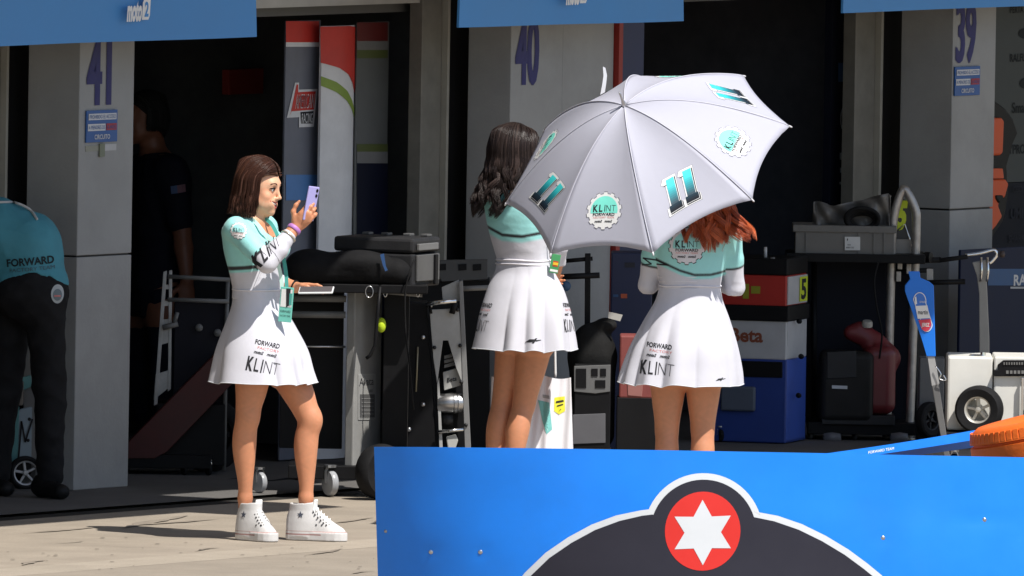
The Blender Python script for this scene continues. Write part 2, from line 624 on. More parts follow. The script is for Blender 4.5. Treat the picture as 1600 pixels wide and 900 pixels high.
def np_mesh(name, P, Q, mats, parent=None, cols=None, origin=(0, 0, 0), smooth=True):
    o = np.array(origin)
    me = bpy.data.meshes.new(name)
    k = Q.shape[1]
    me.vertices.add(len(P)); me.loops.add(Q.size); me.polygons.add(len(Q))
    me.vertices.foreach_set('co', (P - o).astype(np.float32).ravel())
    me.loops.foreach_set('vertex_index', Q.astype(np.int32).ravel())
    me.polygons.foreach_set('loop_start', (np.arange(len(Q)) * k).astype(np.int32))
    me.polygons.foreach_set('loop_total', np.full(len(Q), k, dtype=np.int32))
    me.update(calc_edges=True); me.validate()
    mats = mats if isinstance(mats, (list, tuple)) else [mats]
    for mm in mats: me.materials.append(mm)
    if smooth: me.polygons.foreach_set('use_smooth', np.ones(len(me.polygons), dtype=bool))
    if cols is not None:
        a = me.attributes.new('tint', 'FLOAT_COLOR', 'POINT')
        a.data.foreach_set('color', np.concatenate([cols, np.ones((len(cols), 1))], 1).astype(np.float32).ravel())
    return link(name, me, parent, loc=V(origin))

def seg_t(P, a, b):
    """parameter along a-b and distance to it for every vertex"""
    a = np.array(a); ab = np.array(b) - a
    t = ((P - a) @ ab) / (ab @ ab)
    q = P - (a + np.clip(t, 0, 1)[:, None] * ab)
    return t, np.linalg.norm(q, axis=1)

SKIN_ATTR = mat('skin', None, 0.48, var=0.05, scale=30, attr='tint', sss=0.08, bump=0.04, bscale=220)
CLOTH_ATTR = mat('stretch_fabric', None, 0.62, var=0.025, scale=40, attr='tint', sheen=0.15, bump=0.10, bscale=45)
TAN = np.array(srgb(205, 140, 104))
TEAL = np.array(srgb(156, 221, 219))
WHT = np.array((0.61, 0.605, 0.66))
BLK = np.array((0.02, 0.02, 0.024))

def unit(v): return V(v).normalized()

def hand(F, wrist, palm_dir, across, normal, size=1.0, curls=(0.5, 0.5, 0.5, 0.5), thumb=None, spread=0.012, k=0.006):
    """palm and five fingers. palm_dir: wrist -> knuckles, across: towards the thumb, normal: out of the palm (inner side).
    curls: bend per finger (index..little), thumb: list of points for the thumb or None"""
    w = V(wrist); d = unit(palm_dir); a = unit(V(across) - d * V(across).dot(d)); n = unit(normal); n = unit(n - d * n.dot(d) - a * n.dot(a))
    L = 0.088 * size
    R = np.array([[a.x, d.x, n.x], [a.y, d.y, n.y], [a.z, d.z, n.z]])
    F.ell(w + d * L * 0.52, (0.037 * size, 0.054 * size, 0.0145 * size), R, k=0.014)
    F.cone(w - d * 0.01, w + d * L * 0.5, 0.020 * size, 0.018 * size, 0.014, flat=(n, 0.75))
    lens = (0.072, 0.080, 0.074, 0.058)
    for i in range(4):
        off = (0.027 - i * 0.0185) * size
        p = w + d * (L * (0.98 - 0.05 * abs(i - 1.2))) + a * off
        dirn = unit(d + a * (spread * (1.5 - i) * 4))
        c = curls[i]
        pts = [p - d * 0.015]; rs = [0.0088 * size]
        ang = 0.0; seg = (0.44, 0.31, 0.25)
        for j in range(3):
            ang += c * (0.75, 0.95, 0.7)[j]
            dd = dirn * math.cos(ang) + n * math.sin(ang)
            p = p + dd * lens[i] * size * seg[j]
            pts.append(p); rs.append((0.0080, 0.0072, 0.0058)[j] * size)
        F.chain(pts, rs, k)
    if thumb is None:
        b = w + d * L * 0.25 + a * 0.026 * size
        t1 = b + (d * 0.6 + a * 0.75 + n * 0.25).normalized() * 0.038 * size
        t2 = t1 + (d * 0.85 + a * 0.3 + n * 0.35).normalized() * 0.032 * size
        t3 = t2 + (d * 0.9 + n * 0.4).normalized() * 0.024 * size
        thumb = [b, t1, t2, t3]
    F.chain(thumb, [0.0130 * size, 0.0102 * size, 0.0088 * size, 0.0068 * size][:len(thumb)], 0.01)

def leg(F, hip, knee, ankle, toe, s=1.0, fwd=None, bulk=1.0):
    hip, knee, ankle, toe = V(hip), V(knee), V(ankle), V(toe)
    b = bulk
    f = unit(fwd) if fwd is not None else unit(toe - ankle)
    prof = [(0.00, .090, 0), (0.18, .086, .004), (0.40, .077, .008), (0.62, .067, .008), (0.82, .057, .004), (1.0, .0515, .002),
            (1.10, .0490, -.004), (1.22, .0510, -.010), (1.34, .0515, -.012), (1.48, .0475, -.010), (1.62, .0410, -.006), (1.76, .0345, -.002), (1.88, .0305, 0), (2.0, .0300, 0)]
    pts = []; rs = []
    for t, r, o in prof:
        p = hip.lerp(knee, t) if t <= 1 else knee.lerp(ankle, t - 1)
        pts.append(p + f * o * s); rs.append(r * s * (b if t < 1.7 else 1))
    # round off the bend of the knee
    pts[5] = pts[5] * 0.6 + (pts[4] + pts[6]) * 0.2
    pts = smooth_path(pts, 4); rs = [v.x for v in smooth_path([V((r, 0, 0)) for r in rs], 4)]
    for i in range(len(pts) - 1):
        F.cone(pts[i], pts[i + 1], rs[i], rs[i + 1], 0.035 if i < 6 else 0.001)
    F.ell(knee + f * 0.017 * s - V((0, 0, 0.004)), (0.034 * s, 0.034 * s, 0.046 * s), k=0.03)
    F.cone(ankle, V((ankle.x, ankle.y, max(0.04, toe.z + 0.02))), 0.029 * s, 0.027 * s, 0.015)
    F.cone(V((ankle.x, ankle.y, toe.z + 0.012)), toe - f * 0.02, 0.024 * s, 0.019 * s, 0.02)

def arm(F, sh, el, wr, s=1.0, k=0.03, grow=0.0):
    F.cone(sh, V(sh).lerp(V(el), 0.5), 0.046 * s + grow, 0.041 * s + grow, k)
    F.cone(V(sh).lerp(V(el), 0.5), el, 0.041 * s + grow, 0.036 * s + grow, 0.015)
    F.cone(el, V(el).lerp(V(wr), 0.35), 0.037 * s + grow, 0.037 * s + grow, 0.012)
    F.cone(V(el).lerp(V(wr), 0.35), wr, 0.037 * s + grow, 0.0245 * s + grow, 0.012)

def head(F, c, fw, up, s=1.0, face=True, smile=True):
    """c: middle of the skull, fw: looking direction, up: crown direction. Returns frame"""
    fw = unit(fw); up = unit(V(up) - fw * V(up).dot(fw)); lf = up.cross(fw)      # left of the person
    R = np.array([[lf.x, fw.x, up.x], [lf.y, fw.y, up.y], [lf.z, fw.z, up.z]])
    q = lambda l, f, u: V(c) + (lf * l + fw * f + up * u) * s
    F.ell(q(0, -0.012, 0.030), (0.072 * s, 0.092 * s, 0.085 * s), R, k=0.01)
    F.ell(q(0, 0.022, -0.02), (0.060 * s, 0.066 * s, 0.088 * s), R, k=0.03)          # face mass
    F.cone(q(-0.042, 0.0, -0.058), q(0, 0.064, -0.096), 0.018 * s, 0.016 * s, 0.03)  # jaw
    F.cone(q(0.042, 0.0, -0.058), q(0, 0.064, -0.096), 0.018 * s, 0.016 * s, 0.03)
    F.ell(q(0, 0.076, -0.104), (0.014 * s, 0.012 * s, 0.012 * s), R, k=0.015)        # chin
    if not face: return R, q
    F.cone(q(-0.03, 0.073, 0.018), q(0.03, 0.073, 0.018), 0.012 * s, 0.012 * s, 0.025) # brow
    for e in (-1, 1):
        F.ell(q(0.031 * e, 0.092, -0.003), (0.016 * s, 0.012 * s, 0.011 * s), R, k=0.012, sub=True)
        F.ell(q(0.030 * e, 0.0715, -0.004), (0.0145 * s, 0.0135 * s, 0.0125 * s), R, k=0.006)
        F.ell(q(0.040 * e, 0.060, -0.038), (0.016 * s, 0.016 * s, 0.016 * s), R, k=0.02); F.ell(q(0.030 * e, 0.046, -0.072), (0.024 * s, 0.026 * s, 0.024 * s), R, k=0.025)   # cheek
        F.ell(q(0.073 * e, -0.008, -0.012), (0.008 * s, 0.016 * s, 0.028 * s), R, k=0.006)  # ear
    F.cone(q(0, 0.084, 0.008), q(0, 0.1035, -0.034), 0.0055 * s, 0.0075 * s, 0.012)      # nose
    F.ell(q(0, 0.1055, -0.0375), (0.0078 * s, 0.0085 * s, 0.0072 * s), R, k=0.006)
    for e in (-1, 1):
        F.ell(q(0.0095 * e, 0.0945, -0.041), (0.006 * s, 0.008 * s, 0.006 * s), R, k=0.006)
    F.ell(q(0, 0.078, -0.067), (0.036 * s, 0.016 * s, 0.023 * s), R, k=0.016)        # mouth mound
    for e in (-1, 1):
        F.cone(q(0.033 * e, 0.074, -0.0525), q(0, 0.0925, -0.0595), 0.0028 * s, 0.0042 * s, 0.004)
        F.cone(q(0.033 * e, 0.074, -0.0560), q(0, 0.0905, -0.0820), 0.0028 * s, 0.0050 * s, 0.004)
        F.cone(q(0.026 * e, 0.0835, -0.0590), q(0.0, 0.0925, -0.0700), 0.0042 * s, 0.0075 * s, 0.002, sub=True)
    return R, q

def skirt_mesh(waist, rings, n=220, seed=1, folds=9, amp=0.02, sharp=1.0, phase=0.0):
    """rings: list of (centre Vector, half width, half depth, yaw, fold 0..1). returns P, Q (grid)"""
    r_ = random.Random(seed)
    K = len(rings); M = 34
    comps = [(folds, 1.0, r_.random() * 6.28), (folds - 3, 0.55, r_.random() * 6.28), (folds + 4, 0.4, r_.random() * 6.28), (3, 0.5, r_.random() * 6.28)]
    P = []
    for m_ in range(M + 1):
        t = m_ / M * (K - 1); i = min(int(t), K - 2); f = t - i
        def cr(g):
            p0 = g(rings[max(i - 1, 0)]); p1 = g(rings[i]); p2 = g(rings[i + 1]); p3 = g(rings[min(i + 2, K - 1)])
            return 0.5 * (2 * p1 + (p2 - p0) * f + (2 * p0 - 5 * p1 + 4 * p2 - p3) * f * f + (3 * p1 - p0 - 3 * p2 + p3) * f ** 3)
        c = cr(lambda r: r[0]); hw = cr(lambda r: r[1]); hd = cr(lambda r: r[2]); yw = cr(lambda r: r[3]); fo = max(0, cr(lambda r: r[4]))
        for j in range(n):
            a = 2 * math.pi * j / n
            w = sum(cc[1] * math.sin(cc[0] * (a + 0.25 * math.sin(a * 2 + seed)) + cc[2] + phase) for cc in comps) / 1.6
            th_ = folds * 0.5 * (a + 0.22 * math.sin(a * 2 + seed) + 0.12 * math.sin(3 * a + seed * 2)) + phase
            w = 0.45 * w + 0.75 * (2 * abs(math.sin(th_)) ** 0.55 - 1.15) * (0.65 + 0.35 * math.sin(a * 1.0 + seed))
            g = 1 + 0.0 * w
            x = math.cos(a) * (hw + amp * fo * w); y = math.sin(a) * (hd + amp * fo * w)
            dz = amp * 0.35 * fo * w * (m_ / M)
            P.append((c.x + x * math.cos(yw) - y * math.sin(yw), c.y + x * math.sin(yw) + y * math.cos(yw), c.z + dz))
    Q = []
    for m_ in range(M):
        for j in range(n):
            j2 = (j + 1) % n
            Q.append((m_ * n + j, (m_ + 1) * n + j, (m_ + 1) * n + j2, m_ * n + j2))
    return np.array(P), np.array(Q)

def wrinkle(P, Q, amp, freq, seed=0):
    """push the vertices in and out along their normals for cloth creases"""
    n = np.cross(P[Q[:, 2]] - P[Q[:, 0]], P[Q[:, 3]] - P[Q[:, 1]])
    N = np.zeros_like(P)
    for i in range(4):
        for k in range(3): N[:, k] += np.bincount(Q[:, i], n[:, k], len(P))
    N /= np.linalg.norm(N, axis=1)[:, None] + 1e-12
    r_ = np.random.default_rng(seed); w = np.zeros(len(P))
    for o in range(7):
        d = r_.normal(size=3); d[2] *= 1.6; d /= np.linalg.norm(d)
        ph = r_.uniform(0, 6.28); f = freq * (0.7 + 0.35 * o)
        warp = np.sin(P @ r_.normal(size=3) * freq * 0.5 + ph)
        w += (1 - 2 * np.abs(np.sin((P @ d) * f * 0.5 + ph + 0.9 * warp))) / (1 + 0.35 * o)
    return P + N * (amp * w / 2.5)[:, None]

def lock_mesh(mb, pts, r0, flat_dir=None, n=5, mi=0):
    """one lock of hair: tapered, slightly flattened"""
    path = smooth_path(pts, 3)
    k = len(path)
    rs = [r0 * (0.55 + 0.45 * math.sin(math.pi * min(1, i / k * 1.25 + 0.12))) * (1 - (i / (k - 1)) ** 5 * 0.72) for i in range(k)]
    mb.tube(path, rs, n, mi)

# ================================================================== SETTING
def concrete(name, col, var=0.12, dirt=0.35, scale=2.2, bump=0.25):
    """worn concrete: blotches, fine grain, darker scuffs drawn out along the lane"""
    mt = bpy.data.materials.new(name); mt.use_nodes = True
    nt = mt.node_tree; b = nt.nodes['Principled BSDF']; b.inputs['Roughness'].default_value = 0.85
    b.inputs['Specular IOR Level'].default_value = 0.25
    tc = nt.nodes.new('ShaderNodeTexCoord')
    def noise(sc, det, stretch=None):
        n = nt.nodes.new('ShaderNodeTexNoise'); n.inputs['Scale'].default_value = sc; n.inputs['Detail'].default_value = det
        n.inputs['Roughness'].default_value = 0.65
        mp = nt.nodes.new('ShaderNodeMapping'); mp.inputs['Rotation'].default_value = (0, 0, -TH)
        if stretch: mp.inputs['Scale'].default_value = stretch
        nt.links.new(tc.outputs['Object'], mp.inputs[0]); nt.links.new(mp.outputs[0], n.inputs['Vector']); return n
    def rng_(src, a, b_, c, d):
        r = nt.nodes.new('ShaderNodeMapRange'); r.inputs[1].default_value = a; r.inputs[2].default_value = b_
        r.inputs[3].default_value = c; r.inputs[4].default_value = d; nt.links.new(src, r.inputs[0]); return r.outputs[0]
    def mixc(fac, a, b_, mode='MIX'):
        x = nt.nodes.new('ShaderNodeMix'); x.data_type = 'RGBA'; x.blend_type = mode
        if isinstance(fac, float): x.inputs[0].default_value = fac
        else: nt.links.new(fac, x.inputs[0])
        for i, s_ in ((6, a), (7, b_)):
            if isinstance(s_, tuple): x.inputs[i].default_value = (*s_, 1)
            else: nt.links.new(s_, x.inputs[i])
        return x.outputs[2]
    n1 = noise(scale, 8); n2 = noise(70.0, 4); n3 = noise(1.3, 9, (0.6, 1.6, 1)); n4 = noise(220, 2)
    c1 = mixc(rng_(n1.outputs[0], 0.35, 0.68, 0, 1), tuple(k * (1 - var) for k in col), tuple(min(1, k * (1 + var)) for k in col))
    c2 = mixc(rng_(n2.outputs[0], 0.3, 0.7, 0.0, 0.35), c1, tuple(k * 0.7 for k in col))
    c3 = mixc(rng_(n3.outputs[0], 0.55, 0.80, 0.0, dirt), c2, (0.10, 0.085, 0.07))
    c4 = mixc(rng_(n4.outputs[0], 0.61, 0.70, 0.0, 0.55), c3, (0.07, 0.06, 0.055))
    nt.links.new(c4, b.inputs['Base Color'])
    bp = nt.nodes.new('ShaderNodeBump'); bp.inputs['Strength'].default_value = bump; bp.inputs['Distance'].default_value = 0.006
    nt.links.new(n2.outputs[0], bp.inputs['Height']); nt.links.new(bp.outputs[0], b.inputs['Normal'])
    return mt

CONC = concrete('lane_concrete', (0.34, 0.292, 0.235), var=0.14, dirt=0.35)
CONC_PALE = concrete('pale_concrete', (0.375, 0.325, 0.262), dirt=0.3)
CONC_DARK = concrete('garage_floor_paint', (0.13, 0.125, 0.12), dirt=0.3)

def sheet(name, o0, o1, z, material, a0=-30, a1=40):
    mb = MB()
    mb.add([bw(a0, o0, z), bw(a1, o0, z), bw(a1, o1, z), bw(a0, o1, z)], [(0, 1, 2, 3)])
    return struct(mb.build(name, material, fix=False))

# base sheet to the horizon, then the strips of the pit lane
mb = MB(); mb.add([(-3000, -3000, -0.02), (3000, -3000, -0.02), (3000, 3000, -0.02), (-3000, 3000, -0.02)], [(0, 1, 2, 3)])
struct(mb.build('ground', concrete('far_ground', (0.30, 0.27, 0.22)), fix=False))
O_FLOOR = bl(gnd(0, 806)).y
O_DRAIN = bl(gnd(0, 814)).y
O_STRIP0 = bl(gnd(0, 889)).y
O_STRIP1 = bl(gnd(0, 902)).y
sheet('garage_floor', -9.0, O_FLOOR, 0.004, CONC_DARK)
sheet('drain_channel', O_FLOOR + 0.004, O_DRAIN, -0.008, mat('drain_grate', (0.035, 0.033, 0.03), 0.7, var=0.3, scale=50))
apron = sheet('lane_apron', O_DRAIN + 0.004, O_STRIP0 + 0.004, 0.0, CONC)
sheet('gutter_strip', O_STRIP0, O_STRIP1, 0.0006, CONC_PALE)
sheet('pit_lane', O_STRIP1 - 0.004, 40, 0.0, concrete('lane_concrete_grey', (0.31, 0.268, 0.216), dirt=0.3, var=0.12))

# rubber scuffs and oil spots on the apron
SCUFF = mat('rubber_scuff', (0.25, 0.212, 0.17), 0.9, var=0.25, scale=20)
rs_ = random.Random(5)
def scuff(x0, y0, x1, y1, w):
    A_, B_ = gnd(x0, y0), gnd(x1, y1); d_ = (B_ - A_); n_ = V((-d_.y, d_.x, 0)).normalized()
    L_, R_ = [], []
    for i in range(13):
        f = i / 12; c_ = A_.lerp(B_, f) + n_ * 0.012 * math.sin(f * 5 + x0); h_ = w * math.sin(math.pi * min(0.97, max(0.03, f))) * rs_.uniform(0.5, 1.1)
        L_.append(c_ + n_ * h_ + V((0, 0, 0.004))); R_.append(c_ - n_ * h_ * rs_.uniform(0.6, 1.0) + V((0, 0, 0.004)))
    mb = MB(); mb.add(L_ + R_, [(i, i + 1, 13 + i + 1, 13 + i) for i in range(12)])
    o = mb.build('scuff_mark', SCUFF, apron, fix=False)
for q in ((195, 826, 290, 806, 0.05), (215, 822, 345, 811, 0.03), (40, 834, 160, 824, 0.025), (505, 820, 588, 809, 0.02), (30, 884, 70, 876, 0.03), (480, 868, 540, 858, 0.02), (300, 862, 345, 856, 0.015), (90, 850, 135, 846, 0.012), (545, 897, 585, 893, 0.02)): scuff(*q)
for k in range(38):                                      # gravel crumbs and gum spots
    p_ = gnd(rs_.uniform(5, 585), rs_.uniform(832, 892)); r_ = rs_.uniform(0.004, 0.012)
    mb = MB(); mb.lathe([(0, 0.0055), (r_ * 0.7, 0.0052), (r_, 0.0045)], V((p_.x, p_.y, 0)), V((0, 0, 1)), 8); mb.build('stain_spot', mat('dark_spot', (0.09, 0.075, 0.06), 0.9), apron, fix=False)

# ------------------------------------------------------------------ the pit building
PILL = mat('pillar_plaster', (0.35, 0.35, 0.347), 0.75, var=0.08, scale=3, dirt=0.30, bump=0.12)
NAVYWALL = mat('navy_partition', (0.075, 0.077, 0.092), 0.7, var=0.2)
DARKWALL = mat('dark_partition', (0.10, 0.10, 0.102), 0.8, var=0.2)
FASCIA = mat('lintel_paint', (0.45, 0.43, 0.39), 0.7)
RAIL = mat('door_rail_metal', (0.20, 0.19, 0.165), 0.55, 0.2, var=0.15)
building = thing('pit_building', 'row of open pit garages with grey numbered pillars behind the people', 'building', bw(0, 0, 0))

def bbox_(mb, a0, a1, o0, o1, z0, z1, mi=0):
    mb.box(bw((a0 + a1) / 2, (o0 + o1) / 2, (z0 + z1) / 2), (abs(a1 - a0), abs(o1 - o0), z1 - z0), BROT, mi)
    return mb

TOP = 4.0
pillars = {}
for num, xl, xr, xs, yj, y_num in (('41', 122, 207, 40, 401, None), ('40', 795, 876, 728, 470, None), ('39', 1485, 1552, 1405, 328, None)):
    a0 = bl(fac(xl, 300)).x; a1 = bl(fac(xr, 300)).x
    dep = (xl - xs) / (F_PX / (CAM_D + fac(xl, 300).y)) / math.sin(TH)
    zj = fac(xl, yj).z
    lo = bbox_(MB(), a0, a1, 0, -dep, 0.004, zj - 0.004).build('pillar_panel', PILL, building, bevel=0.004)
    hi = bbox_(MB(), a0, a1, 0, -dep, zj + 0.004, TOP).build('pillar_panel', PILL, building, bevel=0.004)
    bbox_(MB(), a0 + 0.01, a1 - 0.01, -0.012, -dep + 0.01, zj - 0.006, zj + 0.006).build('joint_filler', DARKMETAL, building)
    pillars[num] = (a0, a1, dep)
    # roller door rail beside the pillar, set back
    ob = -dep - 0.02
    xr0 = xs - 60
    aa = [bl(fac(x, 300, ob)).x for x in (xs - 58, xs - 27, xs - 23, xs - 1)]
    bbox_(MB(), aa[0], aa[1], ob - 0.05, ob - 0.12, 0.01, TOP).build('door_rail', RAIL, building, bevel=0.003)
    bbox_(MB(), aa[1] + 0.002, aa[2], ob - 0.02, ob - 0.12, 0.01, TOP).build('rail_lip', mat('rail_lip_metal', (0.42, 0.40, 0.35), 0.5, 0.3), building)
    bbox_(MB(), aa[2] + 0.002, aa[3] + 0.25, ob - 0.06, ob - 0.12, 0.01, TOP).build('rail_channel', BLACK, building)
    # dividing wall running into the building
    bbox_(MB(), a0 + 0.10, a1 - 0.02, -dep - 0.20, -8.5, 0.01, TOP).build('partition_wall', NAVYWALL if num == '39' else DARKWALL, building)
    # painted number
    NUMBLUE = mat('number_blue', srgb(42, 42, 104), 0.6, var=0.1, scale=30)
    pr = Print()
    if num == '41': x0, x1, yb, yt = 134, 173, 162, 60
    elif num == '40': x0, x1, yb, yt = 804, 841, 130, 28
    else: x0, x1, yb, yt = 1492, 1524, 95, 5
    pL = fac(x0, yb); pR = fac(x1, yb); wdt = (pR - pL).length; hgt = fac(x0, yt).z - pL.z
    [pr.text(num, dx_ * wdt, 0, hgt, NUMBLUE, width=wdt * 0.95, bold=0.022, align='l', layer=k_ * 0.3) for k_, dx_ in enumerate((0.0, 0.05))]
    pr.build('painted_number', flat_map(V((pL.x, pL.y, pL.z)), BV, V((0, 0, 1)), OV, 0.003), hi)

# wall panel right of pillar 40, same face, separate board
a0 = bl(fac(877.5, 300)).x; a1 = bl(fac(957, 300)).x
bbox_(MB(), a0, a1, -0.006, -0.10, 0.01, TOP).build('wall_panel', PILL, building, bevel=0.003)
a0 = bl(fac(958, 300)).x; a1 = bl(fac(964, 300)).x
bbox_(MB(), a0, a1, 0.02, -0.10, 0.01, TOP).build('red_edge_strip', mat('red_edge', srgb(150, 40, 32), 0.5), building)
a0 = bl(fac(965, 300)).x; a1 = bl(fac(1008, 300)).x
bbox_(MB(), a0, a1, -0.02, -0.10, 0.01, TOP).build('navy_panel', mat('navy_board', srgb(44, 52, 84), 0.6), building)
# dark boards in front of the divider left of pillar 39, with printed marks
an0 = bl(fac(1296, 300, -0.5)).x; an1 = bl(fac(1349, 300, -0.5)).x
nb = bbox_(MB(), an0, an1, -0.5, -0.54, 0.01, TOP).build('navy_panel', mat('deep_navy_board', (0.008, 0.010, 0.020), 0.55), building)
pr = Print()
def on(px, py, out): 
    q = bl(fac(px, py, out)); return (q.x, q.z)
MARKBLUE = mat('mark_blue', srgb(40, 78, 120), 0.6); MARKWHITE = mat('mark_white', (0.42, 0.43, 0.45), 0.6); MARKRED = mat('mark_red', srgb(150, 32, 36), 0.6)
def quad(p, x0, y0, x1, y1, m_, out, layer=0):
    p.poly([on(x0, y1, out), on(x1, y1, out), on(x1, y0, out), on(x0, y0, out)], m_, layer)
MAPN = lambda x, y, l: bw(x, -0.497 + l, y)
quad(pr, 1309, 98, 1330, 128, MARKBLUE, -0.5)
c = on(1333, 126, -0.5); hgt = on(1333, 100, -0.5)[1] - c[1]; w_ = on(1344, 126, -0.5)[0] - on(1321, 126, -0.5)[0]
pr.text('RAVS', c[0], c[1], hgt, MARKWHITE, width=w_, bold=0.02, slant=-0.12, layer=1)
pr.build('printed_logo', MAPN, nb); pr = Print()
c = on(1324, 185, -0.5); rx = on(1336, 185, -0.5)[0] - c[0]; ry = c[1] - on(1324, 211, -0.5)[1]
pr.poly(ngon(32, rx, c[0], c[1], ry=ry), MARKWHITE, 0)
pr.poly(ngon(32, rx * 0.88, c[0], c[1], ry=ry * 0.90), INK, 1)
pr.poly(ngon(28, rx * 0.78, c[0], c[1], ry=ry * 0.62), MARKWHITE, 2)
pr.poly(ngon(28, rx * 0.66, c[0], c[1], ry=ry * 0.54), MARKRED, 3)
pr.text('CUNA', c[0], c[1] - ry * 0.13, ry * 0.26, MARKWHITE, width=rx * 0.95, bold=0.03, layer=4)
pr.build('round_emblem', MAPN, nb)
for (x, y, ww, hh) in ((1316, 244, 10, 11), (1331, 241, 11, 8), (1315, 266, 7, 8), (1331, 266, 11, 6), (1315, 286, 9, 4), (1331, 287, 9, 4)):
    pr = Print(); quad(pr, x - ww / 2, y - hh / 2, x + ww / 2, y + hh / 2, MARKWHITE, -0.5); pr.build('printed_mark', MAPN, nb)

# right hand garage: grey board wall with faint lettering, navy below
O_R = -1.0
a0 = bl(fac(1520, 200, O_R)).x; a1 = bl(fac(1720, 200, O_R)).x
zsplit = fac(1575, 285, O_R).z
rw = bbox_(MB(), a0, a1, O_R, O_R - 0.05, zsplit, TOP).build('charcoal_board', mat('charcoal_board', (0.075, 0.082, 0.078), 0.7), building)
rw2 = bbox_(MB(), a0, a1, O_R - 0.004, O_R - 0.05, 0.01, zsplit - 0.003).build('dark_navy_board', mat('dark_navy_board', (0.012, 0.014, 0.022), 0.6), building)
pr = Print(); FAINT = mat('faint_black_lettering', (0.03, 0.033, 0.034), 0.7); FAINT2 = mat('faint_grey_lettering', (0.035, 0.037, 0.048), 0.7)
for (x, y, hpx, t, m_) in ((1588, 20, 10, 'PERTA', FAINT), (1590, 96, 12, 'RALFU', FAINT), (1590, 176, 16, 'Sma', FAINT), (1588, 240, 14, 'YPRO', FAINT)):
    c = on(x, y, O_R); pr.text(t, c[0], c[1], on(x, y - hpx, O_R)[1] - c[1], m_, bold=0.02)
c = on(1602, 52, O_R); pr.poly(ngon(20, 0.07, c[0], c[1], ry=0.027), FAINT)
c = on(1602, 130, O_R); pr.poly(ngon(20, 0.06, c[0], c[1], ry=0.027), FAINT)
pr.build('faint_lettering', lambda x, y, l: bw(x, O_R + 0.003 + l, y), rw)
pr = Print()
for (x, y, hpx, t) in ((1590, 300, 9, 'CEIDI'), (1588, 341, 15, 'UMI'), (1588, 378, 11, 'SHARK')):
    c = on(x, y, O_R); pr.text(t, c[0], c[1], on(x, y - hpx, O_R)[1] - c[1], FAINT2, bold=0.02)
pr.build('faint_lettering', lambda x, y, l: bw(x, O_R + 0.003 + l, y), rw2)

# shell: back wall, ceiling slab with unseen shade overhang, lintel and half raised shutter
EL_COT = SUN_H.dot(OV) / math.tan(SUN_EL)
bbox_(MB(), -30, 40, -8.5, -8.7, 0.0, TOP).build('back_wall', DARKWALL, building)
def shade(px, py): 
    q = bl(gnd(px, py)); return q.x, q.y
sA = (shade(0, 824)[1] + shade(280, 801)[1]) / 2
sB = (shade(372, 806)[1] + shade(588, 787.5)[1]) / 2
ak = shade(318, 802)[0]; ak2 = bl(gnd(806, 791)).x - 0.62
CONC_SLAB = mat('slab_concrete', (0.42, 0.41, 0.39), 0.8)
DA = SUN_H.dot(BV) * TOP / math.tan(SUN_EL)              # the sun also shifts the shadow along the front
ak3 = shade(1215, 738)[0]
for a0, a1, s_ in ((-30, ak + DA, sA), (ak + DA, ak2 + DA, sB), (ak2 + DA, ak3 + DA, sA - 0.75), (ak3 + DA, 40, bl(gnd(1484, 741)).y - 0.84 * EL_COT)):
    bbox_(MB(), a0 + 0.001, a1 - 0.001, s_ + TOP * EL_COT, -8.7, TOP + 0.005, TOP + 0.35).build('ceiling_shade_slab', CONC_SLAB, building)  # unseen overhang, its stepped edge shaped to place the shade below
zl = fac(550, 8, -0.32).z
bbox_(MB(), -30, 40, -0.32, -0.40, zl, TOP).build('lintel', FASCIA, building)
bbox_(MB(), -30, 40, -0.42, -0.47, zl - 0.045, TOP).build('roller_shutter', mat('shutter_grey', (0.10, 0.10, 0.095), 0.6), building)

# ------------------------------------------------------------------ notice boards on the pillars
SIGNBLUE = mat('sign_blue', srgb(42, 92, 160), 0.45, var=0.04)
SIGNWHITE = mat('sign_white', (0.62, 0.63, 0.66), 0.5); SIGNRED = mat('sign_red', srgb(165, 48, 62), 0.5)
for (x0, y0, x1, y1, lab) in ((132, 171, 181, 223, 'blue no-access notice on the left pillar, above a torn paper strip'), (1489, 103, 1529, 150, 'blue no-access notice on the far right pillar')):
    A = bl(fac(x0, y1)); B = bl(fac(x1, y0))
    so = thing('notice_board', lab, 'sign', bw(A.x, 0.004, A.z), 'access notices on the pillars')
    bbox_(MB(), A.x, B.x, 0.003, 0.010, A.z, B.z).build('board', SIGNBLUE, so, bevel=0.001)
    W_, H_ = B.x - A.x, B.z - A.z
    pr = Print()
    # white strips carry the lettering in the blue of the board
    pr.poly([(0.05 * W_, 0.70 * H_), (0.95 * W_, 0.70 * H_), (0.95 * W_, 0.90 * H_), (0.05 * W_, 0.90 * H_)], SIGNWHITE, 0)
    pr.poly([(0.03 * W_, 0.36 * H_), (0.60 * W_, 0.36 * H_), (0.60 * W_, 0.58 * H_), (0.03 * W_, 0.58 * H_)], SIGNWHITE, 0)
    pr.poly([(0.63 * W_, 0.37 * H_), (0.96 * W_, 0.37 * H_), (0.96 * W_, 0.58 * H_), (0.63 * W_, 0.58 * H_)], SIGNRED, 0)
    pr.text('PROHIBIDO EL ACCESO', 0.5 * W_, 0.74 * H_, 0.12 * H_, SIGNBLUE, width=0.84 * W_, layer=1)
    pr.text('A MENORES DE', 0.315 * W_, 0.41 * H_, 0.12 * H_, SIGNBLUE, width=0.52 * W_, layer=1)
    pr.text('16 ANOS', 0.795 * W_, 0.41 * H_, 0.12 * H_, SIGNBLUE, width=0.28 * W_, layer=1)
    pr.text('CIRCUITO', 0.5 * W_, 0.10 * H_, 0.14 * H_, SIGNWHITE, width=0.5 * W_, bold=0.02)
    pr.build('lettering', lambda x, y, l, A=A: bw(A.x + x, 0.0125 + l, A.z + y), so)
A = bl(fac(133, 237)); B = bl(fac(181, 226))
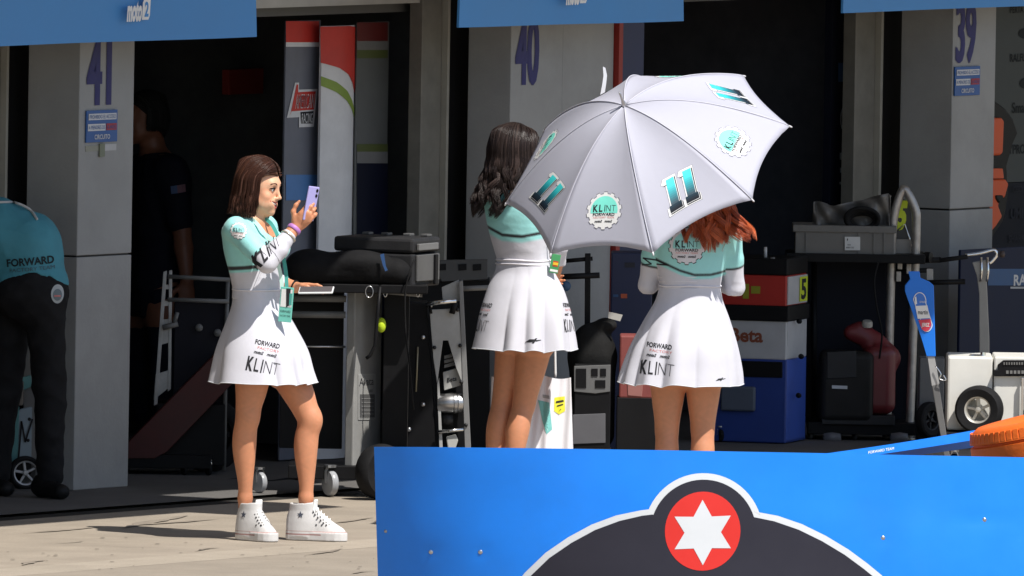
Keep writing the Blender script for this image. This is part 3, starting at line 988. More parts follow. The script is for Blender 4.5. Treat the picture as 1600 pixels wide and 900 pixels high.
so = thing('paper_notice', 'torn strip of paper and tape stuck under the notice of pillar 41', 'notice', bw(A.x, 0, A.z))
bbox_(MB(), A.x, A.x + (B.x - A.x) * 0.5, 0.001, 0.003, A.z, B.z).build('paper_strip', mat('old_paper', (0.33, 0.33, 0.28), 0.8), so)
bbox_(MB(), A.x + (B.x - A.x) * 0.62, B.x, 0.001, 0.003, A.z, B.z + 0.004).build('paper_strip', mat('white_paper', (0.52, 0.52, 0.53), 0.8), so)
C_ = bl(fac(153, 245)); D_ = bl(fac(161, 224))
bbox_(MB(), C_.x, D_.x, 0.0035, 0.012, C_.z, D_.z).build('hook_plate', mat('verdigris', (0.22, 0.24, 0.18), 0.7), so, bevel=0.002)

# ------------------------------------------------------------------ hanging header banners
BANBLUE = mat('banner_blue', srgb(74, 146, 214), 0.55, var=0.03, scale=3)
O_B = 0.35
for k, (x0, yl0, x1, yl1, tx, ty, th, tw, lab) in enumerate((
        (-140, 77, 400, 57.5, 208, 31, 33, 37, 'wide blue header banner at the top left corner'),
        (714, 43, 1070, 33, 893, 5, 33, 34, 'blue header banner hanging over the middle pillar, left of the umbrella'),
        (1314, 20.5, 1740, 4, 1500, -12, 33, 34, 'blue header banner at the top right corner'))):
    A = bl(fac(x0, yl0, O_B)); B = bl(fac(x1, yl1, O_B))
    so = thing('header_banner', lab, 'banner', bw((A.x + B.x) / 2, O_B, A.z), 'blue header banners over the garages')
    n = 24; mbb = MB(); vs = []; zt = A.z + 0.95
    for side in (0, 1):
        for i in range(n + 1):
            for j in range(5):
                f = i / n; g = j / 4
                bulge = 0.012 * math.sin(f * math.pi * 3 + k) * (1 - g) + 0.01 * math.sin(f * 9 + g * 4)
                z = (A.z + (B.z - A.z) * f) * (1 - g) + zt * g
                vs.append(bw(A.x + (B.x - A.x) * f, O_B + bulge - side * 0.012, z))
    fs = []; st = (n + 1) * 5
    for i in range(n):
        for j in range(4):
            q = (i * 5 + j, (i + 1) * 5 + j, (i + 1) * 5 + j + 1, i * 5 + j + 1)
            fs.append(q); fs.append(tuple(x + st for x in q[::-1]))
    for i in range(n): fs.append((i * 5, i * 5 + st, (i + 1) * 5 + st, (i + 1) * 5)); fs.append((i * 5 + 4, (i + 1) * 5 + 4, (i + 1) * 5 + 4 + st, i * 5 + 4 + st))
    for j in range(4): fs.append((j, j + 1, j + 1 + st, j + st)); fs.append((n * 5 + j, n * 5 + j + st, n * 5 + j + 1 + st, n * 5 + j + 1))
    mbb.add(vs, fs); fab = mbb.build('banner_sheet', BANBLUE, so, smooth='auto')
    t0 = bl(fac(tx, ty, O_B)); hgt = fac(tx, ty - th, O_B).z - fac(tx, ty, O_B).z; wdt = bl(fac(tx + tw / 2, ty, O_B)).x - bl(fac(tx - tw / 2, ty, O_B)).x
    pr = Print(); LW = mat('banner_white', (0.85, 0.85, 0.86), 0.5)
    pr.text('moto', -wdt * 0.17, 0, hgt * 0.94, LW, width=wdt * 0.62, bold=0.05, slant=0.10, layer=0)
    bx = wdt * 0.16; pr.poly([(bx, 0), (bx + wdt * 0.27, 0), (bx + wdt * 0.33, hgt * 0.2), (bx + wdt * 0.36, hgt), (bx + wdt * 0.09, hgt), (bx + wdt * 0.03, hgt * 0.8)], LW, 0)
    pr.text('2', bx + wdt * 0.18, hgt * 0.17, hgt * 0.66, BANBLUE, width=wdt * 0.17, bold=0.03, layer=1, slant=0.05)
    pr.build('lettering', lambda x, y, l, t0=t0: bw(t0.x + x, O_B + 0.027 + l, t0.z + y), so)
    # tube the sheet hangs from
    MB().tube([bw(A.x, O_B - 0.006, zt), bw(B.x, O_B - 0.006, zt)], 0.02, 10).build('hanging_tube', STEEL, so, smooth=True)
    for f in (0.1, 0.9):
        p = bw(A.x + (B.x - A.x) * f, O_B - 0.006, zt); MB().tube([p, V((p.x, p.y, TOP + 0.005))], 0.006, 6).build('hanger', STEEL, so)

# ================================================================== PEOPLE
def field_for(pts, pad=0.16, h=0.004):
    A = np.array([tuple(p) for p in pts])
    return Field(A.min(0) - pad, A.max(0) + pad, h)

def mixin(c, w, col):
    w = np.clip(w, 0, 1)[:, None]
    c[:] = c * (1 - w) + np.array(col) * w
edge = lambda d, h=0.005: 0.5 + d / h

def skin_cols(P, tone=TAN):
    n = len(P)
    c = np.tile(tone, (n, 1))
    w = 0.5 + 0.5 * np.sin(P[:, 0] * 31 + 1.3) * np.sin(P[:, 2] * 23) * np.cos(P[:, 1] * 27)
    w2 = np.sin(P[:, 0] * 140 + 3 * np.sin(P[:, 2] * 60)) * np.sin(P[:, 2] * 110 + 2 * np.sin(P[:, 1] * 90)) * np.cos(P[:, 1] * 120)
    c = c * (0.93 + 0.10 * w[:, None] + 0.035 * w2[:, None])
    c[:, 0] *= 1 + 0.02 * w2
    return c

def put(name, F, material, parent, colf=None, it=1, crease=None):
    P, Q = F.mesh()
    P = relax(P, Q, it, 0.5)
    if crease: P = wrinkle(P, Q, *crease)
    return np_mesh(name, P, Q, material, parent, colf(P) if colf is not None else None)

HAIRS = {}
def hair_mats(key, cols, rough=0.34):
    return [mat(f'{key}_hair_{i}', c, rough, var=0.18, scale=60, spec=0.6, bump=0.15, bscale=150) for i, c in enumerate(cols)]

def hair_locks(parent, c, fw, up, mats, n=1300, length=0.24, wave=0.0, r=0.0030, phi=118, s=1.0, out=0.0, drift=V((0, 0, 0)), seed=1, lenvar=0.15, part=0.0, back=0.0, clumps=34, curlf=1.5, puff=1.0):
    """strands from the parting over the skull, gathered in clumps that wave together"""
    rr = random.Random(seed)
    fw = unit(fw); up = unit(V(up) - fw * V(up).dot(fw)); lf = up.cross(fw)
    mb = MB(); c = V(c)
    cl = []
    for i in range(clumps):
        cl.append(dict(ph=-phi + 2 * phi * (i + rr.uniform(0.1, 0.9)) / clumps, lay=rr.random(), wv=rr.uniform(0, 6.28), wf=curlf * rr.uniform(0.8, 1.2), L=1 + rr.uniform(-lenvar, lenvar * 0.3), m=rr.choices(range(len(mats)), weights=[4, 3, 1][:len(mats)])[0], hand=rr.choice((-1, 1))))
    for i in range(n):
        C_ = cl[i % clumps]
        dph = rr.gauss(0, 1) * phi / clumps * 1.15
        lay = min(1, max(0, C_['lay'] + rr.uniform(-0.5, 0.5)))
        L = length * C_['L'] * (1 + rr.uniform(-0.10, 0.04))
        tt0 = min(1.0, abs(C_['ph'] + dph) / phi)
        def rim(u, rad, f):
            ph = math.radians(max(-phi, min(phi, C_['ph'] + dph * (1 - 0.55 * f))))
            return c + (-fw * math.cos(ph) * (0.103 + back) + lf * math.sin(ph) * 0.083) * (s * rad) + up * (u * s)
        rootf = -0.055 + 0.128 * tt0 ** 0.8 + rr.uniform(-0.025, 0.012)
        ex = min(0.985, abs(rootf + 0.012) / 0.094)
        sb = math.sin(math.radians(C_['ph'] + dph))
        root = c + fw * (rootf * s) + lf * ((part + sb * 0.012) * s) + up * ((0.033 + 0.087 * math.sqrt(1 - ex * ex) + 0.005 + 0.005 * (1 - lay)) * s)
        o1 = (1 + 0.07 * (1 - lay)) * puff
        pm = root.lerp(rim(0.045, o1, 0), 0.5); pm = c + (pm - c) * (1.0 + 0.20 * (1 - 0.3 * lay))
        pts = [root, pm, rim(0.040, o1, 0), rim(-0.02, 1.05 * o1, 0.1)]
        k = 6
        jit = V((rr.gauss(0, 1), rr.gauss(0, 1), 0)) * 0.0035
        for j in range(1, k + 1):
            f = j / k
            p = rim(-0.02 - L * f, 1.05 * o1 + out * f - (0.08 * f * f if out == 0 else 0), f)
            a = wave * min(1, f * 1.6)
            p = p + lf * (a * math.sin(C_['wv'] + f * 6.28 * C_['wf'])) + fw * (a * C_['hand'] * math.cos(C_['wv'] + f * 6.28 * C_['wf'])) + drift * (f * f) + jit * f
            pts.append(p)
        mi = C_['m'] if rr.random() < 0.75 else rr.randrange(len(mats))
        lock_mesh(mb, pts, r * rr.uniform(0.7, 1.15), n=4, mi=mi)
    return mb.build('hair', mats, parent, smooth=True, fix=False)

def hair_cap(parent, c, fw, up, material, s=1.0, hairline=0.032):
    fw = unit(fw); up = unit(V(up) - fw * V(up).dot(fw)); lf = up.cross(fw); c = V(c)
    R = np.array([[lf.x, fw.x, up.x], [lf.y, fw.y, up.y], [lf.z, fw.z, up.z]])
    F = Field(c - V((0.16, 0.16, 0.18)), c + V((0.16, 0.16, 0.16)), 0.004)
    F.ell(c - fw * 0.010 * s + up * 0.034 * s, (0.0745 * s, 0.0945 * s, 0.0865 * s), R, k=0.0)
    F.ell(c - fw * 0.045 * s - up * 0.045 * s, (0.068 * s, 0.055 * s, 0.085 * s), R, k=0.03)
    F.cut(c + fw * hairline * s + up * 0.03 * s, (fw * 1.0 - up * 0.9))
    return put('scalp_hair', F, material, parent, None, 2)

def sneaker(parent, heel, toe, size=1.0, top=0.165, lean=V((0, 0, 0)), name='shoe'):
    """white platform high-top; heel and toe are ground points"""
    heel = V(heel); toe = V(toe); d = (toe - heel); L = d.length; d.normalize()
    w = V((-d.y, d.x, 0)).normalized()
    F = Field(np.minimum(np.array(heel), np.array(toe)) - np.array([0.09, 0.09, 0.02]), np.maximum(np.array(heel), np.array(toe)) + np.array([0.09, 0.09, top + 0.06]), 0.003)
    def f(D, X, Y, Z):
        x = X - heel.x; y = Y - heel.y; z = Z - heel.z
        u = x * d.x + y * d.y; v = x * w.x + y * w.y
        t = u / L
        hw = np.interp(t, [-0.02, 0.0, 0.05, 0.15, 0.35, 0.55, 0.72, 0.86, 0.95, 1.0, 1.02], [0.004, 0.018, 0.030, 0.036, 0.036, 0.041, 0.047, 0.044, 0.032, 0.016, 0.003])
        sole = np.maximum(np.maximum(np.abs(v) - hw, z - 0.040), -z - 0.0 + 0.001) + 0 * u
        sole = np.maximum(sole, np.maximum(-u - 0.004, u - L - 0.004))
        topz = np.interp(t, [0.0, 0.06, 0.30, 0.44, 0.58, 0.72, 0.86, 0.95, 1.0], [0.10, 0.13, 0.145, 0.140, 0.122, 0.093, 0.070, 0.056, 0.040])
        hu = hw * 0.93
        e = np.sqrt((v / np.maximum(hu, 0.006)) ** 2.0 + (np.maximum(z, 0) / topz) ** 2)
        up_ = np.maximum((e - 1) * np.minimum(np.maximum(hu, 0.006), topz) * 0.9, -z + 0.01) + 0 * u
        up_ = np.maximum(up_, np.maximum(-u + 0.0, u - L + 0.004))
        lx = lean.x * z / top; ly = lean.y * z / top
        us = u - 0.27 * L - (lx * d.x + ly * d.y); vs = v - (lx * w.x + ly * w.y)
        rr_ = np.interp(z, [0.0, 0.08, 0.13, top], [1.0, 1.0, 0.92, 0.98])
        shaft = (np.sqrt((us / (0.057 * rr_)) ** 2 + (vs / (0.040 * rr_)) ** 2) - 1) * 0.038
        shaft = np.maximum(shaft, np.maximum(z - top + 0.18 * (0.06 - us) * 0.4, 0.02 - z))
        hole = (np.sqrt((us / 0.047) ** 2 + (vs / 0.033) ** 2) - 1) * 0.03
        hole = np.maximum(hole, (top - 0.035) - z)
        k = 0.02
        hh = np.clip(0.5 + 0.5 * (up_ - shaft) / k, 0, 1)
        r = up_ * (1 - hh) + shaft * hh - k * hh * (1 - hh)
        r = np.maximum(r, -hole)
        return np.minimum(r, sole)
    F.fn(f)
    P, Q = F.mesh(); P = relax(P, Q, 3, 0.5)
    z = P[:, 2] - heel.z
    c = np.tile(np.array((0.62, 0.61, 0.60)), (len(P), 1))
    rel = P - np.array(heel); u = rel @ np.array(d); v = rel @ np.array(w)
    c[(np.abs(z - 0.041) < 0.0022)] = (0.45, 0.30, 0.28)
    c[(np.abs(z - 0.028) < 0.0020) & (u < 0.62 * L)] = (0.35, 0.18, 0.17)
    c[(z < 0.004)] = (0.35, 0.34, 0.33)
    sh = np_mesh(name, P, Q, CLOTH_ATTR, parent, c)
    # toe cap bumper, laces, eyelets, tongue
    LACE = mat('white_lace', (0.80, 0.80, 0.79), 0.8); EYE = mat('eyelet_metal', (0.12, 0.12, 0.13), 0.4, 0.6)
    lac = MB(); eye = MB()
    pth = [(0.47, 0.150, 0.020), (0.50, 0.140, 0.022), (0.55, 0.128, 0.024), (0.60, 0.116, 0.025), (0.65, 0.105, 0.026), (0.70, 0.096, 0.026)]
    for t, zz, hw in pth:
        cpt = heel + d * (t * L) + lean * (zz / top)
        l_ = cpt + w * hw + V((0, 0, zz - 0.022)); r_ = cpt - w * hw + V((0, 0, zz - 0.022)); mid = cpt + V((0, 0, zz + 0.001)) + d * 0.006
        lac.tube(smooth_path([l_, mid, r_ + d * 0.012], 6), 0.0028, 5)
        for sd in (-1, 1):
            q = cpt + w * (hw + 0.004) * sd + V((0, 0, zz - 0.026))
            nrm = (w * sd * 0.8 + V((0, 0, 0.5))).normalized()
            eye.lathe([(0.0, 0.004), (0.0035, 0.004), (0.0035, -0.004)], q, nrm, 8)
    lac.build('laces', LACE, sh, smooth=True); eye.build('eyelets', EYE, sh)
    cpt = heel + d * (0.47 * L) + lean
    MB().box(cpt + V((0, 0, top - 0.012)), (0.010, 0.050, 0.050), Matrix((tuple(d), tuple(w), (0, 0, 1))).transposed() @ Matrix.Rotation(0.15, 3, 'Y'), taper=0.8).build('tongue', LACE, sh, bevel=0.004)
    for sd in (-1, 1):                                   # ankle badge and vent holes
        st = [(0.016 * (1 if i % 2 == 0 else 0.42) * math.sin(i * math.pi / 5), 0.016 * (1 if i % 2 == 0 else 0.42) * math.cos(i * math.pi / 5)) for i in range(10)]
        pr = Print(); pr.poly(st, mat('shoe_star', (0.06, 0.07, 0.10), 0.6))
        for q in (0.07, 0.095): pr.poly(ngon(8, 0.0042, q, -0.042), EYE)
        tr = bvh_of([sh])
        pr.build('ankle_badge', wrap_map(tr, heel + d * (0.27 * L) + V((0, 0, 0.112)) + w * sd * 0.1 + lean * 0.6, d, V((0, 0, 1)), -w * sd, 0.002), sh, maxlen=0.01)
    return sh

def klint_badge(R, white, teal, ink, red, outline):
    """the gear shaped team badge: cogged disc, teal cap, lettering"""
    pr = Print()
    def gear(r):
        pts = []
        N = 14
        for i in range(N):
            for f, q in ((0.0, 0.90), (0.22, 0.90), (0.30, 1.0), (0.72, 1.0), (0.80, 0.90)):
                a = 2 * math.pi * (i + f) / N
                pts.append((r * q * math.cos(a), r * q * math.sin(a)))
        return pts
    pr.poly(gear(R * 1.045), outline, 0)
    pr.poly(gear(R), white, 1)
    cap = [(R * 0.78 * math.cos(a), R * 0.78 * math.sin(a)) for a in np.linspace(math.radians(-10), math.radians(190), 30)]
    pr.poly(cap, teal, 2)
    y = -R * 0.06
    pr.text('K', -R * 0.50, y, R * 0.36, ink, width=R * 0.28, bold=0.035, layer=3)
    pr.text('L', -R * 0.20, y, R * 0.36, ink, width=R * 0.20, bold=0.03, layer=3)
    pr.text('I', R * 0.03, y, R * 0.36, ink, width=R * 0.045, layer=3)
    pr.text('N', R * 0.24, y, R * 0.36, ink, width=R * 0.26, bold=-0.012, layer=3)
    pr.text('T', R * 0.54, y, R * 0.36, ink, width=R * 0.25, bold=-0.02, layer=3)
    pr.text('FORWARD', 0, -R * 0.29, R * 0.16, ink, width=R * 1.25, bold=0.02, layer=3)
    pr.text('FACTORY TEAM', 0, -R * 0.42, R * 0.09, red, width=R * 1.2, layer=3)
    pr.text('moto2', -R * 0.30, -R * 0.63, R * 0.12, ink, width=R * 0.42, bold=0.04, slant=0.3, layer=3)
    pr.text('moto2', R * 0.28, -R * 0.63, R * 0.12, ink, width=R * 0.42, bold=0.04, slant=0.3, layer=3)
    return pr

PWHITE = mat('print_white', (0.80, 0.80, 0.79), 0.6, var=0.02); PTEAL = mat('print_teal', tuple(TEAL), 0.6, var=0.03)
PRED = mat('print_red', srgb(205, 120, 115), 0.6); POUT = mat('print_outline', (0.16, 0.16, 0.20), 0.6)

def skirt_print(pr, k=1.0, ink=INK):
    """FORWARD FACTORY / moto2 moto2 / KLINT block, centred"""
    pr.text('FORWARD', 0, 0.085 * k, 0.020 * k, ink, width=0.112 * k, bold=0.03)
    pr.text('FACTORY', 0.01 * k, 0.066 * k, 0.011 * k, PRED, width=0.10 * k)
    pr.text('moto2', -0.032 * k, 0.044 * k, 0.013 * k, ink, width=0.042 * k, bold=0.04, slant=0.3)
    pr.text('moto2', 0.028 * k, 0.044 * k, 0.013 * k, ink, width=0.042 * k, bold=0.04, slant=0.3)
    for ch, x, w_, b in (('K', -0.058, 0.030, 0.045), ('L', -0.026, 0.022, 0.01), ('I', -0.003, 0.006, 0.015), ('N', 0.024, 0.033, -0.02), ('T', 0.060, 0.032, -0.028)):
        pr.text(ch, x * k, -0.035 * k, 0.058 * k, ink, width=w_ * k, bold=b)
    return pr

def dress_skirt(parent, rings, seed, folds, amp, phase=0.0, sharp=1.0):
    P, Q = skirt_mesh(None, rings, seed=seed, folds=folds, amp=amp, phase=phase, sharp=sharp)
    o = np_mesh('skirt', P, Q, mat('white_skirt_fabric', (0.61, 0.605, 0.66), 0.65, var=0.02, scale=20, sheen=0.1, bump=0.06, bscale=30), parent)
    sm = o.modifiers.new('thick', 'SOLIDIFY'); sm.thickness = 0.003; sm.offset = -1
    # stitched hem line
    n = 220; hem = [V(P[-n + j]) for j in range(n)]
    MB().tube(hem, 0.0022, 6, closed=True).build('hem', mat('hem_thread', (0.70, 0.72, 0.76), 0.6), o, smooth=True)
    return o

# ------------------------------------------------------------------ woman with two phones, side on
Y1 = -0.30
J = lambda px, py, dy=0.0: at(px, py, Y1 + dy)
base1 = V((J(430, 846).x, Y1, 0.0))
w1 = thing('person', 'woman in white and teal team dress filming with a lilac phone, facing right', 'person', base1)
fa = math.radians(27)
f1 = V((math.cos(fa), -math.sin(fa), 0)); r1 = V((-math.sin(fa), -math.cos(fa), 0))
YAW1 = math.atan2(-r1.y, -r1.x)
def sec(px, py, hw, hd, dy=0.0, J_=None):
    p = (J_ or J)(px, py, dy); return (p.z, p.x, p.y, hw, hd)
T1 = [sec(410, 556, 0.150, 0.105), sec(408, 528, 0.168, 0.122), sec(405, 500, 0.156, 0.112), sec(402, 470, 0.130, 0.092), sec(401, 450, 0.124, 0.087),
      sec(398, 425, 0.130, 0.092), sec(395, 398, 0.143, 0.101), sec(393, 375, 0.152, 0.104), sec(390, 356, 0.160, 0.088), sec(391, 344, 0.120, 0.066), sec(393, 338, 0.070, 0.052)]
shR, elR, wrR = J(369, 357, -0.145), J(417, 411, -0.27), J(462, 355, -0.20)
shL, elL, wrL = J(414, 354, 0.145), J(394, 428, 0.215), J(462, 449, 0.10)
hc1 = J(404, 290, -0.02)
ha = math.radians(22)
hf1 = V((math.cos(ha), -math.sin(ha), -0.13)).normalized(); hu1 = V((0.13, 0, 1))
def w1_body(F):
    F.loft(T1, YAW1, 0.02)
    F.cone(J(396, 344, -0.01), J(402, 312, -0.02), 0.052, 0.047, 0.03)
    arm(F, shR, elR, wrR); arm(F, shL, elL, wrL)
    for sd in (-1, 1):
        F.ell(J(396, 386) + f1 * 0.082 - r1 * 0.062 * sd, (0.052, 0.052, 0.055), k=0.03)
    leg(F, J(397, 545, -0.09), J(386, 650, -0.09), J(383, 778, -0.05), J(412, 833, -0.13), fwd=V((0.75, -0.66, 0)))
    leg(F, J(430, 548, 0.06), J(484, 655, 0.0), J(478, 778, 0.0), J(520, 835, -0.04), fwd=V((0.92, -0.38, 0)))
allpts = [hc1 + V((0, 0, 0.13)), hc1 + V((0.13, 0, 0)), hc1 - V((0.1, 0, 0)), shR, elR, wrR, shL, elL, wrL, J(380, 850, -0.15), J(525, 850, 0.1), J(500, 330, -0.2), J(515, 440, 0)]
F = field_for(allpts, 0.09, 0.0036)
w1_body(F)
head(F, hc1, hf1, hu1)
# raised right hand round the phone
ph_c = J(486, 318, -0.205); ph_up = (J(490.5, 290, -0.205) - J(480, 346, -0.205)).normalized()
ph_n = V((0.80, -0.60, 0)); ph_n = (ph_n - ph_up * ph_n.dot(ph_up)).normalized(); ph_s = ph_up.cross(ph_n)
hand(F, wrR, J(481, 334, -0.222) - wrR, V((-0.75, 0, 0.45)), V((0.45, 0.88, -0.1)), 0.94, (0.62, 0.70, 0.78, 0.86), spread=0.008)
# lower left hand holding the second phone from behind
hand(F, wrL, V((1.0, -0.25, 0.12)), V((0.1, -0.9, 0.3)), V((0.1, -0.25, -0.95)), 0.92, (0.30, 0.34, 0.38, 0.42), spread=0.010)
def col1(P):
    c = skin_cols(P)
    fw = unit(hf1); up = unit(V(hu1) - fw * V(hu1).dot(fw)); lf = up.cross(fw)
    dh = np.linalg.norm(P - np.array(hc1), axis=1); mixin(c, (0.17 - dh) / 0.03, np.array(srgb(232, 178, 144)))  # head skin lightened to stand in for sunlight on the face
    g_ = lambda l, f_, u: hc1 + lf * l + fw * f_ + up * u
    for e in (-1, 1):
        for A_, B_, r_ in ((g_(0.033 * e, 0.076, -0.0525), g_(0, 0.0935, -0.0592), 0.0054), (g_(0.033 * e, 0.077, -0.056), g_(0, 0.0915, -0.0825), 0.0064)):
            t, d_ = seg_t(P, A_, B_); c[d_ < r_] = srgb(184, 88, 80)
        t, d_ = seg_t(P, g_(0.045 * e, 0.06, -0.035), g_(0.05 * e, 0.045, -0.03)); m_ = d_ < 0.03
        c[m_] = c[m_] * np.array((1.05, 0.93, 0.90))
    return c
put('body', F, SKIN_ATTR, w1, col1)
# face pieces
fw = unit(hf1); up = unit(V(hu1) - fw * V(hu1).dot(fw)); lf = up.cross(fw)
hq = lambda l, f_, u: hc1 + lf * l + fw * f_ + up * u
LASH = mat('dark_lash', (0.02, 0.013, 0.01), 0.6); EYEW = mat('eye_white', (0.7, 0.68, 0.66), 0.2); TEETH = mat('teeth', (0.80, 0.77, 0.72), 0.25)
for e in (-1, 1):
    mb = MB(); mb.lathe([(0.0, 0.0138), (0.005, 0.0130), (0.0085, 0.0108), (0.0105, 0.008)], hq(0.030 * e, 0.0725, -0.0055), fw, 14)
    eo = mb.build('eye', mat('eye_white', (0.55, 0.52, 0.50), 0.2), w1, smooth=True)
    MB().lathe([(0.0, 0.0145), (0.005, 0.0140), (0.0062, 0.0128)], hq(0.030 * e, 0.0725, -0.0058), (fw + lf * 0.0).normalized(), 12).build('iris', LASH, eo)
    MB().tube(smooth_path([hq(0.013 * e, 0.080, -0.005), hq(0.022 * e, 0.0865, 0.0015), hq(0.036 * e, 0.0845, 0.0020), hq(0.048 * e, 0.072, -0.003)], 5), [0.0014] + [0.0032] * 13 + [0.002, 0.001], 5).build('lashes', LASH, eo, smooth=True)
    MB().tube(smooth_path([hq(0.012 * e, 0.0900, 0.0145), hq(0.030 * e, 0.0895, 0.0225), hq(0.050 * e, 0.074, 0.017)], 6), [0.0020] * 8 + [0.0026] * 3 + [0.002, 0.001], 6).build('eyebrow', LASH, w1, smooth=True)
MB().tube(smooth_path([hq(-0.029, 0.0755, -0.0560), hq(-0.016, 0.0825, -0.0630), hq(0, 0.0858, -0.0665), hq(0.016, 0.0825, -0.0630), hq(0.029, 0.0755, -0.0560)], 5), [0.002, 0.004] + [0.0060] * 17 + [0.004, 0.002], 8).build('teeth', TEETH, w1, smooth=True)

# dress: stretch top with long sleeves
F = field_for(allpts, 0.06, 0.0036)
F.loft(T1, YAW1, 0.02, grow=0.006)
for sd in (-1, 1):
    F.ell(J(396, 386) + f1 * 0.086 - r1 * 0.062 * sd, (0.055, 0.055, 0.058), k=0.03)
for s_, e_, w_ in ((shR, elR, wrR), (shL, elL, wrL)):
    F.cone(s_, s_.lerp(e_, 0.5), 0.053, 0.048, 0.03); F.cone(s_.lerp(e_, 0.5), e_, 0.048, 0.043, 0.015)
    F.cone(e_, e_.lerp(w_, 0.38), 0.043, 0.043, 0.012); F.cone(e_.lerp(w_, 0.38), e_.lerp(w_, 0.74), 0.043, 0.033, 0.012)
F.cone(J(398, 332, -0.01) + f1 * 0.02, J(399, 362) + f1 * 0.16, 0.070, 0.050, 0.006, sub=True)
F.cone(J(396, 350, -0.01), J(402, 318, -0.02), 0.062, 0.075, 0.006, sub=True)
F.cut(J(402, 466), (0, 0, -1))
def line_z(P, pts):
    """height of a waist line at each vertex x"""
    xs = [p.x for p in pts]; zs = [p.z for p in pts]
    return np.interp(P[:, 0], xs, zs)
def dcol1(P):
    c = np.tile(WHT, (len(P), 1))
    z0 = line_z(P, [J(345, 421), J(388, 418), J(450, 410)])
    dz = P[:, 2] - z0
    mixin(c, edge(dz + 0.014), TEAL); mixin(c, edge(dz + 0.003), BLK); mixin(c, edge(dz - 0.014), TEAL)
    for s_, e_, w_ in ((shR, elR, wrR), (shL, elL, wrL)):
        t, d_ = seg_t(P, s_, e_); t2, d2 = seg_t(P, e_, w_)
        m_ = (d_ < 0.062) & (t > 0.25)
        c[m_] = TEAL
        mixin(c, m_ * edge((t - 0.80) * 0.28), BLK); mixin(c, m_ * edge((t - 0.86) * 0.28), WHT)
        m2 = (d2 < 0.058) & (t2 > 0.10); c[m2] = WHT
        m3 = (d2 < 0.058) & (t2 > 0.06) & (np.sin(t2 * 30 + P[:, 0] * 60) > 0.97) & (t2 < 0.3); c[m3] = BLK
    return c
top1 = put('dress_top', F, CLOTH_ATTR, w1, dcol1, crease=(0.0011, 60, 1))
rings1 = [(J(402, 452), 0.131, 0.094, YAW1, 0.0), (J(403, 478), 0.142, 0.104, YAW1, 0.05), (J(406, 505), 0.172, 0.140, YAW1, 0.12), (J(409, 545), 0.212, 0.192, YAW1, 0.42), (J(409, 578), 0.228, 0.212, YAW1, 0.9), (J(410, 597), 0.240, 0.226, YAW1, 1.0)]
sk1 = dress_skirt(w1, rings1, 3, 10, 0.019, phase=0.8, sharp=0.9)
tr_top, tr_sk = bvh_of([top1]), bvh_of([sk1])
DV = V((0, 1, 0))
# prints
pr = skirt_print(Print(), 0.95)
rot = lambda a: (V((math.cos(a), 0, math.sin(a))), V((-math.sin(a), 0, math.cos(a))))
U_, W_ = rot(-0.20)
pr.build('lettering', wrap_map(tr_sk, J(412, 566), U_, W_, DV, 0.0014), sk1, maxlen=0.012)
U_, W_ = rot(-0.05)
klint_badge(0.036, PWHITE, PTEAL, INK, PRED, POUT).build('team_badge', wrap_map(tr_top, J(374, 357), U_, W_, DV, 0.0022), top1, maxlen=0.01, step=0.0009)
pr = Print()
for ch, x, b, w_ in (('K', 0.0, 0.05, 0.042), ('L', 0.042, 0.02, 0.026), ('I', 0.066, 0.0, 0.007), ('N', 0.092, -0.02, 0.032), ('T', 0.122, -0.028, 0.024)):
    pr.text(ch, x, 0, 0.062, INK, width=w_, bold=b)
U_, W_ = rot(math.radians(48))
pr.build('lettering', wrap_map(tr_top, J(407, 413), U_, V((-0.35, 0, 0.93)), DV, 0.0025), top1, maxlen=0.01)
# waist seam
MB().tube(smooth_path([V((J(402, 452).x + math.cos(a) * 0.134 * math.cos(YAW1) - math.sin(a) * 0.097 * math.sin(YAW1), J(402, 452).y + math.cos(a) * 0.134 * math.sin(YAW1) + math.sin(a) * 0.097 * math.cos(YAW1), J(402, 452).z)) for a in np.linspace(0, 2 * math.pi, 24, endpoint=False)], 3, True), 0.0035, 6, closed=True).build('waist_seam', mat('white_seam', (0.74, 0.72, 0.76), 0.6), top1, smooth=True)
# shoes
sneaker(w1, V((J(372, 846).x, Y1 - 0.03, 0)), V((J(431, 846).x, Y1 - 0.17, 0)), lean=V((0.010, 0.0, 0)))
sneaker(w1, V((J(448, 846).x, Y1 + 0.02, 0)), V((J(541, 846).x, Y1 - 0.06, 0)))
# hair: brown bob
HB = hair_mats('brown', [srgb(55, 34, 27), srgb(66, 41, 31), srgb(84, 52, 39)], 0.34)
hair_cap(w1, hc1, hf1, hu1, HB[0], hairline=0.028)
hair_locks(w1, hc1, hf1, hu1, HB, n=1700, length=0.118, wave=0.003, r=0.0030, phi=112, seed=4, lenvar=0.07, part=0.012, out=0.015, clumps=60, puff=0.97)
